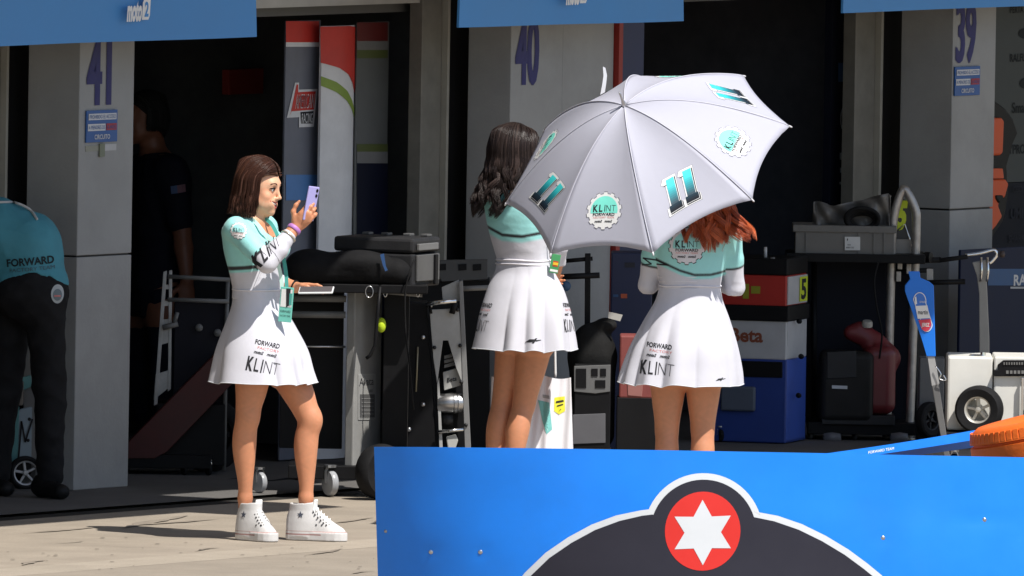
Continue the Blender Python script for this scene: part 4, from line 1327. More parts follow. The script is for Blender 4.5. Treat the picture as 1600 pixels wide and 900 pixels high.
# lanyard with pass
LAN = mat('lanyard_ribbon', srgb(205, 235, 225), 0.7, var=0.05); LAN2 = mat('lanyard_teal', srgb(70, 160, 150), 0.7)
lan = MB()
for off, pts in ((0, [(391, 341, -0.075), (402, 350, -0.115), (420, 376, -0.135), (436, 418, -0.125), (441, 450, -0.125)]), (1, [(408, 338, -0.01), (424, 350, -0.075), (437, 378, -0.105), (446, 420, -0.11), (448, 450, -0.12)])):
    p = smooth_path([J(*q) for q in pts], 6)
    vs = []; fs = []
    for i, q in enumerate(p):
        t = (p[min(i + 1, len(p) - 1)] - p[max(i - 1, 0)]).normalized(); sd = t.cross(V((0, -1, 0))).normalized()
        for a_, b_ in ((-0.008, 0), (0.008, 0), (0.008, 0.002), (-0.008, 0.002)): vs.append(q + sd * a_ + V((0, -b_, 0)))
    for i in range(len(p) - 1):
        for a_ in range(4): fs.append((i * 4 + a_, i * 4 + (a_ + 1) % 4, (i + 1) * 4 + (a_ + 1) % 4, (i + 1) * 4 + a_))
    lan.add(vs, fs, off)
lo = lan.build('lanyard', [LAN, LAN2], w1)
pc = J(447, 476, -0.150); Rp = Matrix.Rotation(math.radians(-12), 3, 'Z') @ Matrix.Rotation(math.radians(4), 3, 'Y')
card = MB().box(pc, (0.058, 0.004, 0.150), Rp).build('pass_card', mat('pass_teal', srgb(120, 205, 190), 0.3), lo, bevel=0.002)
pr = Print()
pr.poly([(-0.024, -0.01), (0.024, -0.01), (0.024, 0.066), (-0.024, 0.066)], PWHITE, 0)
pr.poly([(-0.004, 0.07), (0.016, 0.07), (0.014, -0.002), (0.002, -0.012)], INK, 1)
pr.poly([(0.012, 0.05), (0.024, 0.05), (0.024, 0.0), (0.014, 0.0)], LAN2, 2)
pr.text('FORWARD', 0, -0.034, 0.010, INK, width=0.044, layer=0); pr.text('FACTORY TEAM', 0, -0.052, 0.008, INK, width=0.044)
pr.build('pass_print', lambda x, y, l: pc + Rp @ V((x, -0.0032 - l, y)), card)
# bracelets
def ring_at(name, c, axis, r, th, m_, parent, wid=None):
    MB().lathe([(r, -(wid or th)), (r + th, -(wid or th) * 0.6), (r + th, (wid or th) * 0.6), (r, (wid or th)), (r - 0.002, 0)], c, axis, 24, closed=True).build(name, m_, parent, smooth=True)
ax = (wrR - elR).normalized()
ring_at('bracelet', wrR - ax * 0.012, ax, 0.0285, 0.003, mat('lilac_band', srgb(178, 120, 190), 0.5), w1, 0.010)
ring_at('bracelet', wrR - ax * 0.052, ax, 0.0325, 0.004, mat('silver_band', (0.55, 0.5, 0.42), 0.35, 0.6), w1, 0.005)
ax = (wrL - elL).normalized()
ring_at('bracelet', wrL - ax * 0.004, ax, 0.027, 0.004, BLACK, w1, 0.004)

# the two phones
def phone(name, label, c, side, upv, n, m_, w_=0.072, h_=0.148, t_=0.009):
    o = thing(name, label, 'phone', c)
    R_ = Matrix((tuple(side), tuple(n), tuple(upv))).transposed()
    body = MB().box(c, (w_, t_, h_), R_).build('case', m_, o, bevel=0.004)
    return o, R_
PHL = mat('lilac_phone_back', srgb(176, 170, 225), 0.25, var=0.03); GLASS = mat('dark_glass', (0.012, 0.012, 0.014), 0.06, var=0.02)
ph, R_ = phone('mobile_phone', 'lilac phone held upright in the raised hand', ph_c, ph_s, ph_up, ph_n, PHL)
for k, (x, z) in enumerate(((0.020, 0.058), (0.020, 0.036))):
    MB().lathe([(0.0, 0.003), (0.006, 0.003), (0.0075, 0.0015), (0.0075, -0.001)], ph_c + R_ @ V((x if ph_s.x * 1 > 0 else -x, 0.0045, z)), ph_n, 14).build('camera_lens', BLACK, ph, smooth=True)
MB().box(ph_c - ph_n * 0.0048, (0.066, 0.001, 0.140), R_).build('screen', GLASS, ph)
c2 = J(494, 453.5, -0.02)
s2 = V((0.985, -0.10, 0.03)).normalized(); n2 = V((0.0, -0.32, 0.95)); n2 = (n2 - s2 * n2.dot(s2)).normalized(); u2 = s2.cross(n2)
ph2, R2 = phone('mobile_phone', 'white-edged phone lying flat in the lower hand, screen up', c2, u2, s2, n2, mat('white_phone_frame', (0.75, 0.76, 0.76), 0.3), h_=0.150)
MB().box(c2 + n2 * 0.0048, (0.064, 0.001, 0.140), R2).build('screen', mat('screen_glass', (0.10, 0.09, 0.095), 0.08, var=0.02), ph2)

# ------------------------------------------------------------------ dark-haired woman seen from behind, holding a bag
def person_dress(parent, T, yaw, busts, arms, cut_z, colf, neck, h=0.0045, sleeve=1.0, grow=0.006):
    pts = [a for tr in arms for a in tr] + [V((t[1] + 0.12, t[2] + 0.12, t[0])) for t in T] + [V((t[1] - 0.12, t[2] - 0.12, t[0])) for t in T]
    F = field_for(pts, 0.07, h)
    F.loft(T, yaw, 0.02, grow=grow)
    for c_, r_ in busts: F.ell(c_, (r_ + 0.004,) * 3, k=0.03)
    for s_, e_, w_ in arms:
        F.cone(s_, s_.lerp(e_, 0.5), 0.053, 0.048, 0.03); F.cone(s_.lerp(e_, 0.5), e_, 0.048, 0.043, 0.015)
        F.cone(e_, e_.lerp(w_, 0.38), 0.043, 0.043, 0.012); F.cone(e_.lerp(w_, 0.38), e_.lerp(w_, sleeve), 0.043, 0.030, 0.012)
    F.cone(neck[0], neck[1], 0.062, 0.075, 0.006, sub=True)
    F.cut(V((0, 0, cut_z)), (0, 0, -1))
    return put('dress_top', F, CLOTH_ATTR, parent, colf, crease=(0.0012, 55, 2))

def seam_ring(parent, c, hw, hd, yaw, r=0.004, m_=None):
    pts = [V((c.x + math.cos(a) * hw * math.cos(yaw) - math.sin(a) * hd * math.sin(yaw), c.y + math.cos(a) * hw * math.sin(yaw) + math.sin(a) * hd * math.cos(yaw), c.z + 0.002 * math.sin(3 * a))) for a in np.linspace(0, 2 * math.pi, 48, endpoint=False)]
    MB().tube(pts, r, 6, closed=True).build('waist_seam', m_ or mat('white_seam', (0.74, 0.72, 0.76), 0.6), parent, smooth=True)

Y2 = gnd(806, 791).y
J2 = lambda px, py, dy=0.0: at(px, py, Y2 + dy)
w2 = thing('person', 'dark-haired woman in white and teal dress seen from behind, left of the umbrella', 'person', gnd(806, 791))
fa2 = math.radians(62)                                  # looks away from the camera and to the right
f2 = V((math.cos(fa2), math.sin(fa2), 0)); l2 = V((-math.sin(fa2), math.cos(fa2), 0)); YAW2 = math.atan2(-l2.y, -l2.x)
s2c = lambda px, py, hw, hd, dy=0.0: sec(px, py, hw, hd, dy, J2)
T2 = [s2c(828, 505, 0.150, 0.115), s2c(826, 478, 0.165, 0.128), s2c(822, 450, 0.150, 0.115), s2c(819, 425, 0.125, 0.092), s2c(818, 408, 0.117, 0.085),
      s2c(814, 385, 0.124, 0.090), s2c(811, 355, 0.138, 0.100), s2c(809, 330, 0.148, 0.102), s2c(808, 308, 0.156, 0.086), s2c(808, 296, 0.115, 0.064), s2c(808, 290, 0.068, 0.050)]
sh2L, el2L, wr2L = J2(775, 310, 0.075), J2(790, 385, 0.20), J2(840, 425, 0.33)
sh2R, el2R, wr2R = J2(843, 312, -0.07), J2(872, 385, 0.10), J2(862, 450, 0.28)
hc2 = J2(806, 237, 0.03); hf2 = V((math.cos(math.radians(32)), math.sin(math.radians(32)), 0.02))
F = field_for([hc2 + V((0, 0, 0.13)), el2L, wr2L + V((0.1, 0.1, 0)), sh2L, sh2R, el2R, wr2R, J2(760, 795, -0.1), J2(880, 795, 0.3)], 0.11, 0.0045)
F.loft(T2, YAW2, 0.02); F.cone(J2(808, 298), J2(807, 262, 0.02), 0.052, 0.047, 0.03)
bst2 = [(J2(811, 338) + f2 * 0.082 + l2 * 0.06 * e, 0.052) for e in (-1, 1)]
for c_, r_ in bst2: F.ell(c_, (r_,) * 3, k=0.03)
for e in (-1, 1): F.ell(J2(825, 482) - f2 * 0.045 + l2 * 0.055 * e, (0.07, 0.07, 0.075), k=0.04)
arm(F, sh2L, el2L, wr2L); arm(F, sh2R, el2R, wr2R)
leg(F, J2(808, 500, 0.05), J2(786, 628, 0.06), J2(768, 752, -0.01), J2(792, 786, 0.13), fwd=f2)
leg(F, J2(840, 500, -0.03), J2(818, 632, 0.0), J2(797, 754, -0.05), J2(823, 787, 0.09), fwd=f2)
hand(F, wr2R, V((0.0, 0.35, -0.9)), V((0.6, 0.7, 0)), V((-0.8, 0.5, 0)), 0.92, (0.9, 0.9, 0.95, 1.0))
hand(F, wr2L, V((0.6, 0.5, -0.4)), V((0.1, 0.4, 0.9)), V((0.6, -0.7, 0)), 0.92, (0.6, 0.6, 0.6, 0.6))
head(F, hc2, hf2, V((0, 0, 1)))
put('body', F, SKIN_ATTR, w2, skin_cols)
def dcol2(P):
    c = np.tile(WHT, (len(P), 1))
    z0 = line_z(P, [J2(755, 352), J2(785, 367), J2(815, 369), J2(860, 361)])
    dz = P[:, 2] - z0
    mixin(c, edge(dz + 0.024, 0.012), TEAL); mixin(c, edge(dz + 0.004, 0.006), BLK); mixin(c, edge(dz - 0.010, 0.006), TEAL)
    for s_, e_, w_ in ((sh2L, el2L, wr2L), (sh2R, el2R, wr2R)):
        t, d_ = seg_t(P, s_, e_); t2, d2 = seg_t(P, e_, w_)
        m_ = (d_ < 0.062) & (t > 0.25); c[m_] = TEAL; mixin(c, m_ * edge((t - 0.82) * 0.28, 0.006), BLK); mixin(c, m_ * edge((t - 0.87) * 0.28, 0.006), WHT)
        c[(d2 < 0.056) & (t2 > 0.1)] = WHT
    return c
top2 = person_dress(w2, T2, YAW2, bst2, [(sh2L, el2L, wr2L), (sh2R, el2R, wr2R)], J2(818, 418).z, dcol2, (J2(808, 302), J2(807, 275)), sleeve=0.9)
rings2 = [(J2(818, 404), 0.124, 0.092, YAW2, 0.0), (J2(820, 425), 0.140, 0.106, YAW2, 0.05), (J2(821, 452), 0.176, 0.148, YAW2, 0.1), (J2(820, 490), 0.206, 0.190, YAW2, 0.45), (J2(819, 525), 0.222, 0.212, YAW2, 0.9), (J2(818, 545), 0.232, 0.224, YAW2, 1.0)]
sk2 = dress_skirt(w2, rings2, 8, 9, 0.021, phase=2.0, sharp=0.9)
seam_ring(top2, J2(818, 406), 0.127, 0.095, YAW2); seam_ring(top2, J2(818, 412), 0.130, 0.098, YAW2, 0.003)
t_sk2 = bvh_of([sk2])
def swoosh(k=1.0):
    pr = Print()
    pr.poly([(-0.035 * k, -0.006 * k), (0.0, -0.004 * k), (0.012 * k, 0.008 * k), (-0.012 * k, 0.009 * k)], INK)
    pr.poly([(-0.004 * k, -0.010 * k), (0.006 * k, -0.010 * k), (0.022 * k, 0.012 * k), (0.013 * k, 0.012 * k)], INK)
    pr.poly([(0.014 * k, -0.003 * k), (0.038 * k, 0.001 * k), (0.038 * k, 0.004 * k), (0.013 * k, 0.004 * k)], INK)
    return pr
swoosh().build('logo_mark', wrap_map(t_sk2, J2(832, 529), V((1, 0, 0.05)), V((-0.05, 0, 1)), DV, 0.0014), sk2, maxlen=0.01)
U_, W_ = rot(-0.12)
pr = skirt_print(Print(), 0.9); pr.build('lettering', wrap_map(t_sk2, J2(905, 506) + V((0.015, -0.1, 0)), V((0.55, 0.83, -0.04)), W_, V((-0.85, 0.52, 0)), 0.0014), sk2, maxlen=0.012)
pr = skirt_print(Print(), 0.9); pr.build('lettering', wrap_map(t_sk2, J2(737, 505) + V((0, -0.1, 0)), V((0.5, -0.86, 0)), W_, V((0.87, 0.5, 0)), 0.0014), sk2, maxlen=0.012)
HD = hair_mats('dark', [srgb(34, 27, 26), srgb(44, 36, 34), srgb(62, 51, 48)], 0.30)
hair_cap(w2, hc2, hf2, V((0, 0, 1)), HD[0])
hair_locks(w2, hc2, hf2, V((0, 0, 1)), HD, n=1700, length=0.255, wave=0.016, r=0.0034, phi=116, seed=9, lenvar=0.22, out=0.20, drift=V((-0.045, -0.02, 0)), back=0.014, clumps=44, curlf=1.7, puff=1.06)
sneaker(w2, V((J2(762, 790).x, Y2 - 0.06, 0)), V((J2(790, 790).x, Y2 + 0.17, 0)))
sneaker(w2, V((J2(791, 790).x, Y2 - 0.10, 0)), V((J2(823, 790).x, Y2 + 0.12, 0)))
# green pass hanging at her side
lp = MB().tube(smooth_path([J2(846, 330, -0.03), J2(858, 372, -0.07), J2(866, 402, -0.08)], 6), 0.004, 6).build('lanyard', mat('green_ribbon', srgb(60, 130, 90), 0.7), w2, smooth=True)
pc2 = J2(867, 412, -0.10); Rp2 = Matrix.Rotation(0.3, 3, 'Z') @ Matrix.Rotation(math.radians(10), 3, 'Y')
cd2 = MB().box(pc2, (0.042, 0.004, 0.085), Rp2).build('pass_card', mat('pass_green', srgb(70, 150, 95), 0.35), lp, bevel=0.002)
pr = Print(); pr.poly([(-0.010, -0.012), (0.014, -0.012), (0.014, 0.012), (-0.010, 0.012)], mat('pass_red', srgb(200, 60, 40), 0.4)); pr.poly([(-0.010, -0.006), (0.014, -0.006), (0.014, 0.006), (-0.010, 0.006)], mat('pass_yellow', srgb(235, 190, 50), 0.4), 1)
pr.poly([(-0.018, -0.036), (0.018, -0.036), (0.018, -0.026), (-0.018, -0.026)], PWHITE)
pr.build('pass_print', lambda x, y, l: pc2 + Rp2 @ V((x, -0.0032 - l, y)), cd2)

# white carrier bag in front of her legs
bag = thing('carrier_bag', 'white printed carrier bag hanging before the legs of the dark-haired woman', 'bag', J2(832, 700, 0.22))
def bag_pt(u, v, side):
    px = 768 + (892 - 768) * u; 
    top = 588 + (4 * math.sin(u * 9)); py = top + (715 - top) * v
    puff = 0.05 * math.sin(math.pi * u) * (0.35 + 0.65 * v)
    fold = 0.012 * math.sin(u * 23 + 1.5 * math.sin(v * 2)) * (1 - 0.3 * v) + 0.006 * math.sin(u * 47 + v * 5)
    px2 = px + (u - 0.5) * 4 * v * 2
    return J2(px2, py, 0.20 + 0.05 * u + side * (puff + 0.012) + fold)
mb = MB(); n, m_ = 40, 20; vs = []
for sd in (-1, 1):
    for i in range(n + 1):
        for j in range(m_ + 1): vs.append(bag_pt(i / n, j / m_, sd))
fs = []; st = (n + 1) * (m_ + 1)
for s_ in (0, 1):
    for i in range(n):
        for j in range(m_):
            q = [s_ * st + (i + a) * (m_ + 1) + j + b for a, b in ((0, 0), (1, 0), (1, 1), (0, 1))]; fs.append(q if s_ else q[::-1])
for i in range(n): fs.append([i * (m_ + 1) + m_, (i + 1) * (m_ + 1) + m_, st + (i + 1) * (m_ + 1) + m_, st + i * (m_ + 1) + m_])
for j in range(m_):
    fs.append([j, j + 1, st + j + 1, st + j]); k = n * (m_ + 1); fs.append([k + j, st + k + j, st + k + j + 1, k + j + 1])
mb.add(vs, fs); bs = mb.build('bag_body', mat('bag_white', (0.76, 0.75, 0.78), 0.5, var=0.03), bag, smooth=True)
tb = bvh_of([bs]); BY = mat('bag_yellow', srgb(225, 220, 60), 0.5)
pr = Print(); pr.poly([(-0.022, -0.03), (0.0, -0.045), (0.026, -0.03), (0.024, 0.036), (-0.022, 0.030)], BY); pr.poly([(-0.016, 0.004), (0.02, 0.012), (0.018, 0.020), (-0.014, 0.014)], INK, 1); pr.poly([(-0.012, -0.012), (0.018, -0.002), (0.016, 0.003), (-0.01, -0.005)], INK, 1)
pr.poly([(-0.002, -0.034), (0.010, -0.020), (0.006, -0.020)], INK, 1)
pr.build('bag_print', wrap_map(tb, J2(874, 636), V((1, 0, 0)), V((0, 0, 1)), DV, 0.002), bs, maxlen=0.01)
pr = Print(); pr.poly([(-0.03, 0.06), (0.02, 0.05), (0.035, -0.07), (0.01, -0.09), (-0.01, -0.03)], mat('bag_teal', srgb(120, 190, 185), 0.5)); pr.poly([(-0.01, 0.085), (0.02, 0.08), (0.022, 0.066), (-0.008, 0.07)], mat('bag_grey', (0.35, 0.36, 0.37), 0.5), 1)
pr.build('bag_print', wrap_map(tb, J2(851, 650), V((1, 0, 0)), V((0, 0, 1)), DV, 0.002), bs, maxlen=0.01)
MB().tube(smooth_path([J2(812, 592, 0.2), J2(840, 500, 0.30), J2(862, 462, 0.30), J2(866, 500, 0.26), J2(868, 590, 0.24)], 8), 0.006, 6).build('handle', mat('bag_handle', (0.7, 0.7, 0.7), 0.6), bag, smooth=True)

# ------------------------------------------------------------------ red-haired woman under the umbrella, seen from behind
Y3 = 0.05
J3 = lambda px, py, dy=0.0: at(px, py, Y3 + dy)
b3 = V((J3(1074, 858).x, Y3, 0))
w3 = thing('person', 'red-haired woman in white and teal dress seen from behind under the umbrella', 'person', b3)
fa3 = math.radians(96)
f3 = V((math.cos(fa3), math.sin(fa3), 0)); l3 = V((-math.sin(fa3), math.cos(fa3), 0)); YAW3 = math.atan2(-l3.y, -l3.x)
s3c = lambda px, py, hw, hd, dy=0.0: sec(px, py, hw, hd, dy, J3)
T3 = [s3c(1072, 566, 0.158, 0.112), s3c(1073, 535, 0.172, 0.128), s3c(1075, 505, 0.160, 0.115), s3c(1077, 470, 0.131, 0.094), s3c(1078, 452, 0.125, 0.088),
      s3c(1079, 430, 0.132, 0.092), s3c(1080, 402, 0.144, 0.100), s3c(1082, 375, 0.156, 0.102), s3c(1085, 352, 0.164, 0.086), s3c(1087, 340, 0.118, 0.064), s3c(1088, 334, 0.068, 0.050)]
sh3L, el3L, wr3L = J3(1027, 358, 0.0), J3(1013, 445, 0.06), J3(1060, 412, 0.31)
sh3R, el3R, wr3R = J3(1140, 360, 0.0), J3(1148, 449, 0.07), J3(1090, 425, 0.31)
hc3 = J3(1098, 287, 0.01); hf3 = V((-0.12, 1, -0.02))
F = field_for([hc3 + V((0, 0, 0.13)), hc3 + V((0, 0.14, 0)), sh3L, el3L, wr3L, sh3R, el3R, wr3R + V((0, 0.1, 0)), J3(1030, 862, -0.1), J3(1120, 862, 0.25)], 0.11, 0.0045)
F.loft(T3, YAW3, 0.02); F.cone(J3(1088, 342), J3(1095, 306, 0.0), 0.052, 0.047, 0.03)
bst3 = [(J3(1081, 385) + f3 * 0.082 + l3 * 0.06 * e, 0.052) for e in (-1, 1)]
for c_, r_ in bst3: F.ell(c_, (r_,) * 3, k=0.03)
for e in (-1, 1): F.ell(J3(1073, 535) - f3 * 0.055 + l3 * 0.065 * e, (0.078, 0.078, 0.085), k=0.04)
arm(F, sh3L, el3L, wr3L); arm(F, sh3R, el3R, wr3R)
leg(F, J3(1046, 555), J3(1042, 672), J3(1040, 806, -0.02), J3(1036, 848, 0.13), fwd=f3)
leg(F, J3(1100, 555), J3(1098, 672), J3(1096, 806, -0.02), J3(1102, 848, 0.13), fwd=f3)
hand(F, wr3L, V((0.35, 0.2, 0.9)), V((0.6, -0.6, 0)), V((0.6, 0.7, -0.2)), 0.92, (1.0, 1.0, 1.05, 1.1))
hand(F, wr3R, V((-0.75, 0.2, 0.6)), V((0, -0.6, 0.7)), V((-0.3, 0.9, 0.2)), 0.92, (1.0, 1.0, 1.05, 1.1))
head(F, hc3, hf3, V((0, 0, 1)))
put('body', F, SKIN_ATTR, w3, skin_cols)
def dcol3(P):
    c = np.tile(WHT, (len(P), 1))
    z0 = line_z(P, [J3(1022, 404), J3(1040, 412), J3(1062, 422), J3(1085, 429), J3(1110, 429), J3(1135, 424)])
    dz = P[:, 2] - z0
    mixin(c, edge(dz + 0.016, 0.006), TEAL); mixin(c, edge(dz + 0.003, 0.006), BLK); mixin(c, edge(dz - 0.008, 0.006), TEAL)
    for s_, e_, w_ in ((sh3L, el3L, wr3L), (sh3R, el3R, wr3R)):
        t, d_ = seg_t(P, s_, e_); t2, d2 = seg_t(P, e_, w_)
        m_ = (d_ < 0.060) & (t > 0.22) & (np.abs(P[:, 0] - J3(1082, 400).x) > 0.145); c[m_] = TEAL; mixin(c, m_ * edge((t - 0.60) * 0.25, 0.006), BLK); mixin(c, m_ * edge((t - 0.64) * 0.25, 0.006), WHT)
        c[(d2 < 0.056) & (t2 > 0.02)] = WHT
    return c
top3 = person_dress(w3, T3, YAW3, bst3, [(sh3L, el3L, wr3L), (sh3R, el3R, wr3R)], J3(1078, 462).z, dcol3, (J3(1088, 346), J3(1094, 318)), sleeve=0.85)
rings3 = [(J3(1078, 448), 0.132, 0.095, YAW3, 0.0), (J3(1077, 470), 0.146, 0.108, YAW3, 0.05), (J3(1074, 500), 0.184, 0.148, YAW3, 0.12), (J3(1070, 540), 0.224, 0.190, YAW3, 0.5), (J3(1067, 578), 0.248, 0.206, YAW3, 0.95), (J3(1065, 600), 0.258, 0.216, YAW3, 1.0)]
sk3 = dress_skirt(w3, rings3, 5, 10, 0.023, phase=0.3, sharp=0.9)
seam_ring(top3, J3(1078, 446), 0.134, 0.097, YAW3); seam_ring(top3, J3(1078, 439), 0.134, 0.095, YAW3, 0.0025); seam_ring(top3, J3(1078, 432), 0.135, 0.096, YAW3, 0.0025)
t_sk3 = bvh_of([sk3]); t_tp3 = bvh_of([top3])
U_, W_ = rot(-0.10)
skirt_print(Print(), 0.96).build('lettering', wrap_map(t_sk3, J3(1026, 570), U_, W_, DV, 0.0014), sk3, maxlen=0.012)
swoosh(0.6).build('logo_mark', wrap_map(t_sk3, J3(1125, 590), V((1, 0, 0.1)), V((-0.1, 0, 1)), DV, 0.0014), sk3, maxlen=0.01)
klint_badge(0.078, mat('print_pale', (0.70, 0.68, 0.72), 0.6), PTEAL, INK, PRED, INK).build('team_badge', wrap_map(t_tp3, J3(1073, 383), V((1, 0, 0)), V((0, 0, 1)), DV, 0.0022), top3, maxlen=0.012, step=0.0009)
pr = Print()                                            # pointed flash on the left of the back
pr.line([(-0.055, 0.012), (0.0, 0.006), (0.05, -0.012), (0.004, -0.012)], 0.006, INK)
pr.line([(-0.055, 0.012), (-0.02, -0.012), (-0.06, -0.018)], 0.005, INK)
pr.build('flash_line', wrap_map(t_tp3, J3(1025, 408), V((1, 0, 0)), V((0, 0, 1)), DV, 0.0025), top3, maxlen=0.01)
HR = hair_mats('red', [srgb(158, 68, 34), srgb(184, 86, 44), srgb(206, 106, 60)], 0.36)
hair_cap(w3, hc3, hf3, V((0, 0, 1)), HR[0])
hair_locks(w3, hc3, hf3, V((0, 0, 1)), HR, n=1400, length=0.25, wave=0.017, r=0.0036, phi=112, seed=21, lenvar=0.22, out=0.14, drift=V((0.0, -0.02, 0)), back=0.006, clumps=34, curlf=1.5)
hair_locks(w3, hc3 + V((0.045, 0, -0.01)), hf3, V((0, 0, 1)), HR, n=420, length=0.21, wave=0.022, r=0.0036, phi=55, seed=33, lenvar=0.25, out=0.25, drift=V((0.085, -0.03, 0.0)), clumps=14, curlf=1.3)
sneaker(w3, V((J3(1040, 858).x, Y3 - 0.07, 0)), V((J3(1034, 858).x, Y3 + 0.18, 0)))
sneaker(w3, V((J3(1098, 858).x, Y3 - 0.07, 0)), V((J3(1106, 858).x, Y3 + 0.18, 0)))

# ------------------------------------------------------------------ mechanic bending over at the left edge
g4 = gnd(75, 779); Y4 = g4.y
J4 = lambda px, py, dy=0.0: at(px, py, Y4 + dy)
w4 = thing('person', 'crew member in teal shirt and black trousers bending over at the left edge', 'person', V((g4.x, g4.y, 0.004)))
pel, che, hd4 = J4(48, 458), J4(-28, 372, 0.10), J4(-112, 395, 0.22)
shN, elN, wrN = J4(-62, 385, -0.06), J4(-92, 470, -0.04), J4(-80, 548, 0.02)
shF, elF, wrF = J4(-40, 372, 0.27), J4(-85, 455, 0.30), J4(-70, 540, 0.28)
spine = (che - pel).normalized()
def torso4(F, g=0.0):
    F.ell(pel, (0.160 + g, 0.15 + g, 0.13 + g), k=0.02)
    F.cone(J4(50, 440, 0.02), J4(38, 388, 0.04), 0.140 + g, 0.150 + g, 0.05)
    F.cone(J4(38, 388, 0.04), J4(-10, 372, 0.08), 0.150 + g, 0.165 + g, 0.05)
    F.cone(J4(-10, 372, 0.08), J4(-60, 376, 0.12), 0.165 + g, 0.12 + g, 0.05)
def legs4(F, g=0.0):
    for h_, k_, a_ in ((J4(70, 470, -0.05), J4(78, 605, -0.02), J4(78, 745, 0.0)), (J4(20, 475, 0.12), J4(8, 610, 0.14), J4(-6, 742, 0.16))):
        F.cone(h_, k_, 0.088 + g, 0.064 + g, 0.05); F.cone(k_, a_, 0.064 + g, 0.052 + g, 0.02)
F = field_for([pel, che, hd4, shN, elN, wrN, wrF, J4(105, 785), J4(-20, 785, 0.2)], 0.20, 0.006)
torso4(F); F.cone(che + spine * 0.1, hd4, 0.06, 0.055, 0.03); head(F, hd4, V((-0.8, 0.2, -0.7)), V((-0.5, 0.1, 0.8)))
arm(F, shN, elN, wrN, 1.15); arm(F, shF, elF, wrF, 1.15); hand(F, wrN, V((0, 0, -1)), V((0, 0.4, 0)) + V((0.3, 0, 0)), V((1, 0, 0)), 1.05); hand(F, wrF, V((0, 0, -1)), V((0.3, -0.4, 0)), V((1, 0, 0)), 1.05)
legs4(F)
put('body', F, SKIN_ATTR, w4, skin_cols)
F = field_for([pel, che, hd4, elN, elF, J4(60, 470)], 0.24, 0.006)
torso4(F, 0.010)
for s_, e_ in ((shN, elN), (shF, elF)): F.cone(s_, e_, 0.072, 0.060, 0.04)
F.cone(che + spine * 0.16, hd4, 0.07, 0.09, 0.01, sub=True)
F.fn(lambda D, X, Y, Z: np.maximum(D, np.interp(X, [J4(-5, 0).x, J4(30, 0).x, J4(62, 0).x, J4(88, 0).x, J4(104, 0).x], [J4(0, 447).z, J4(30, 431).z, J4(62, 424).z, J4(88, 432).z, J4(104, 446).z]) - Z + 0.004 * np.sin(X * 60 + Y * 40)))
shirt4 = put('shirt', F, mat('teal_shirt', srgb(70, 142, 160), 0.75, var=0.06, scale=18, bump=0.15, bscale=14), w4, crease=(0.006, 26, 4))
F = field_for([pel, J4(60, 430), J4(105, 770), J4(-20, 770, 0.2)], 0.24, 0.006)
F.ell(pel, (0.168, 0.158, 0.138), k=0.02); F.cone(J4(50, 440, 0.02), J4(40, 400, 0.04), 0.146, 0.150, 0.05); legs4(F, 0.010); F.cut(J4(60, 415), (0, 0, 1)); F.cut(J4(60, 764), (0, 0, -1))
tr4 = put('trousers', F, mat('black_trousers', (0.014, 0.014, 0.016), 0.8, var=0.3, scale=14, bump=0.2, bscale=12), w4, crease=(0.007, 30, 5))
for px, dy in ((78, -0.02), (-8, 0.14)):
    hl = J4(px - 12, 779, dy + 0.06); tl = J4(px + 22, 779, dy - 0.14); hl.z = tl.z = 0.004
    F = field_for([hl, tl], 0.10, 0.005); d_ = (tl - hl).normalized()
    F.cone(hl + V((0, 0, 0.045)), tl + V((0, 0, 0.035)) - d_ * 0.03, 0.045, 0.038, 0.01, flat=(V((0, 0, 1)), 0.9)); F.cone(hl + V((0, 0, 0.05)), hl + d_ * 0.04 + V((0, 0, 0.10)), 0.045, 0.045, 0.03); F.cut(V((0, 0, 0.006)), (0, 0, -1))
    put('shoe', F, mat('black_shoe', (0.012, 0.012, 0.013), 0.5), w4)
ts4 = bvh_of([shirt4]); tt4 = bvh_of([tr4])
pr = Print(); pr.text('FORWARD', 0, 0, 0.032, mat('shirt_print', (0.02, 0.03, 0.035), 0.7), width=0.21, bold=0.03); pr.text('FACTORY TEAM', 0.005, -0.026, 0.016, mat('shirt_print_grey', (0.06, 0.10, 0.12), 0.7), width=0.20)
U_, W_ = rot(0.10)
pr.build('lettering', wrap_map(ts4, J4(49, 412), U_, W_, DV, 0.004), shirt4, maxlen=0.02)
pr = Print(); pr.poly(ngon(24, 0.028, ry=0.042), mat('pocket_white', (0.42, 0.45, 0.46), 0.7)); pr.poly(ngon(20, 0.020, 0, -0.004, ry=0.026), mat('pocket_grey', (0.16, 0.20, 0.22), 0.7), 1)
pr.poly([(-0.014, -0.012), (0.014, -0.012), (0.014, -0.005), (-0.014, -0.005)], PRED, 2)
pr.build('pocket_badge', wrap_map(tt4, J4(91, 457), V((1, 0, 0)), V((0, 0, 1)), DV, 0.003), tr4, maxlen=0.02)
p = smooth_path([J4(-10, 316, -0.02), J4(22, 317, -0.03), J4(45, 327, -0.04), J4(58, 343, -0.06)], 6)
bl_ = wrap_map(ts4, V((0, 0, 0)), V((1, 0, 0)), V((0, 0, 1)), DV, 0.002)
pp = [bl_(q.x, q.z - 0.004, 0) for q in p]; pp = [V((a.x, (Y4 if b is None else b.y), a.z)) for a, b in zip(p, pp)]
MB().tube(pp, 0.006, 6).build('white_piping', mat('piping_white', (0.5, 0.5, 0.5), 0.7), shirt4, smooth=True)

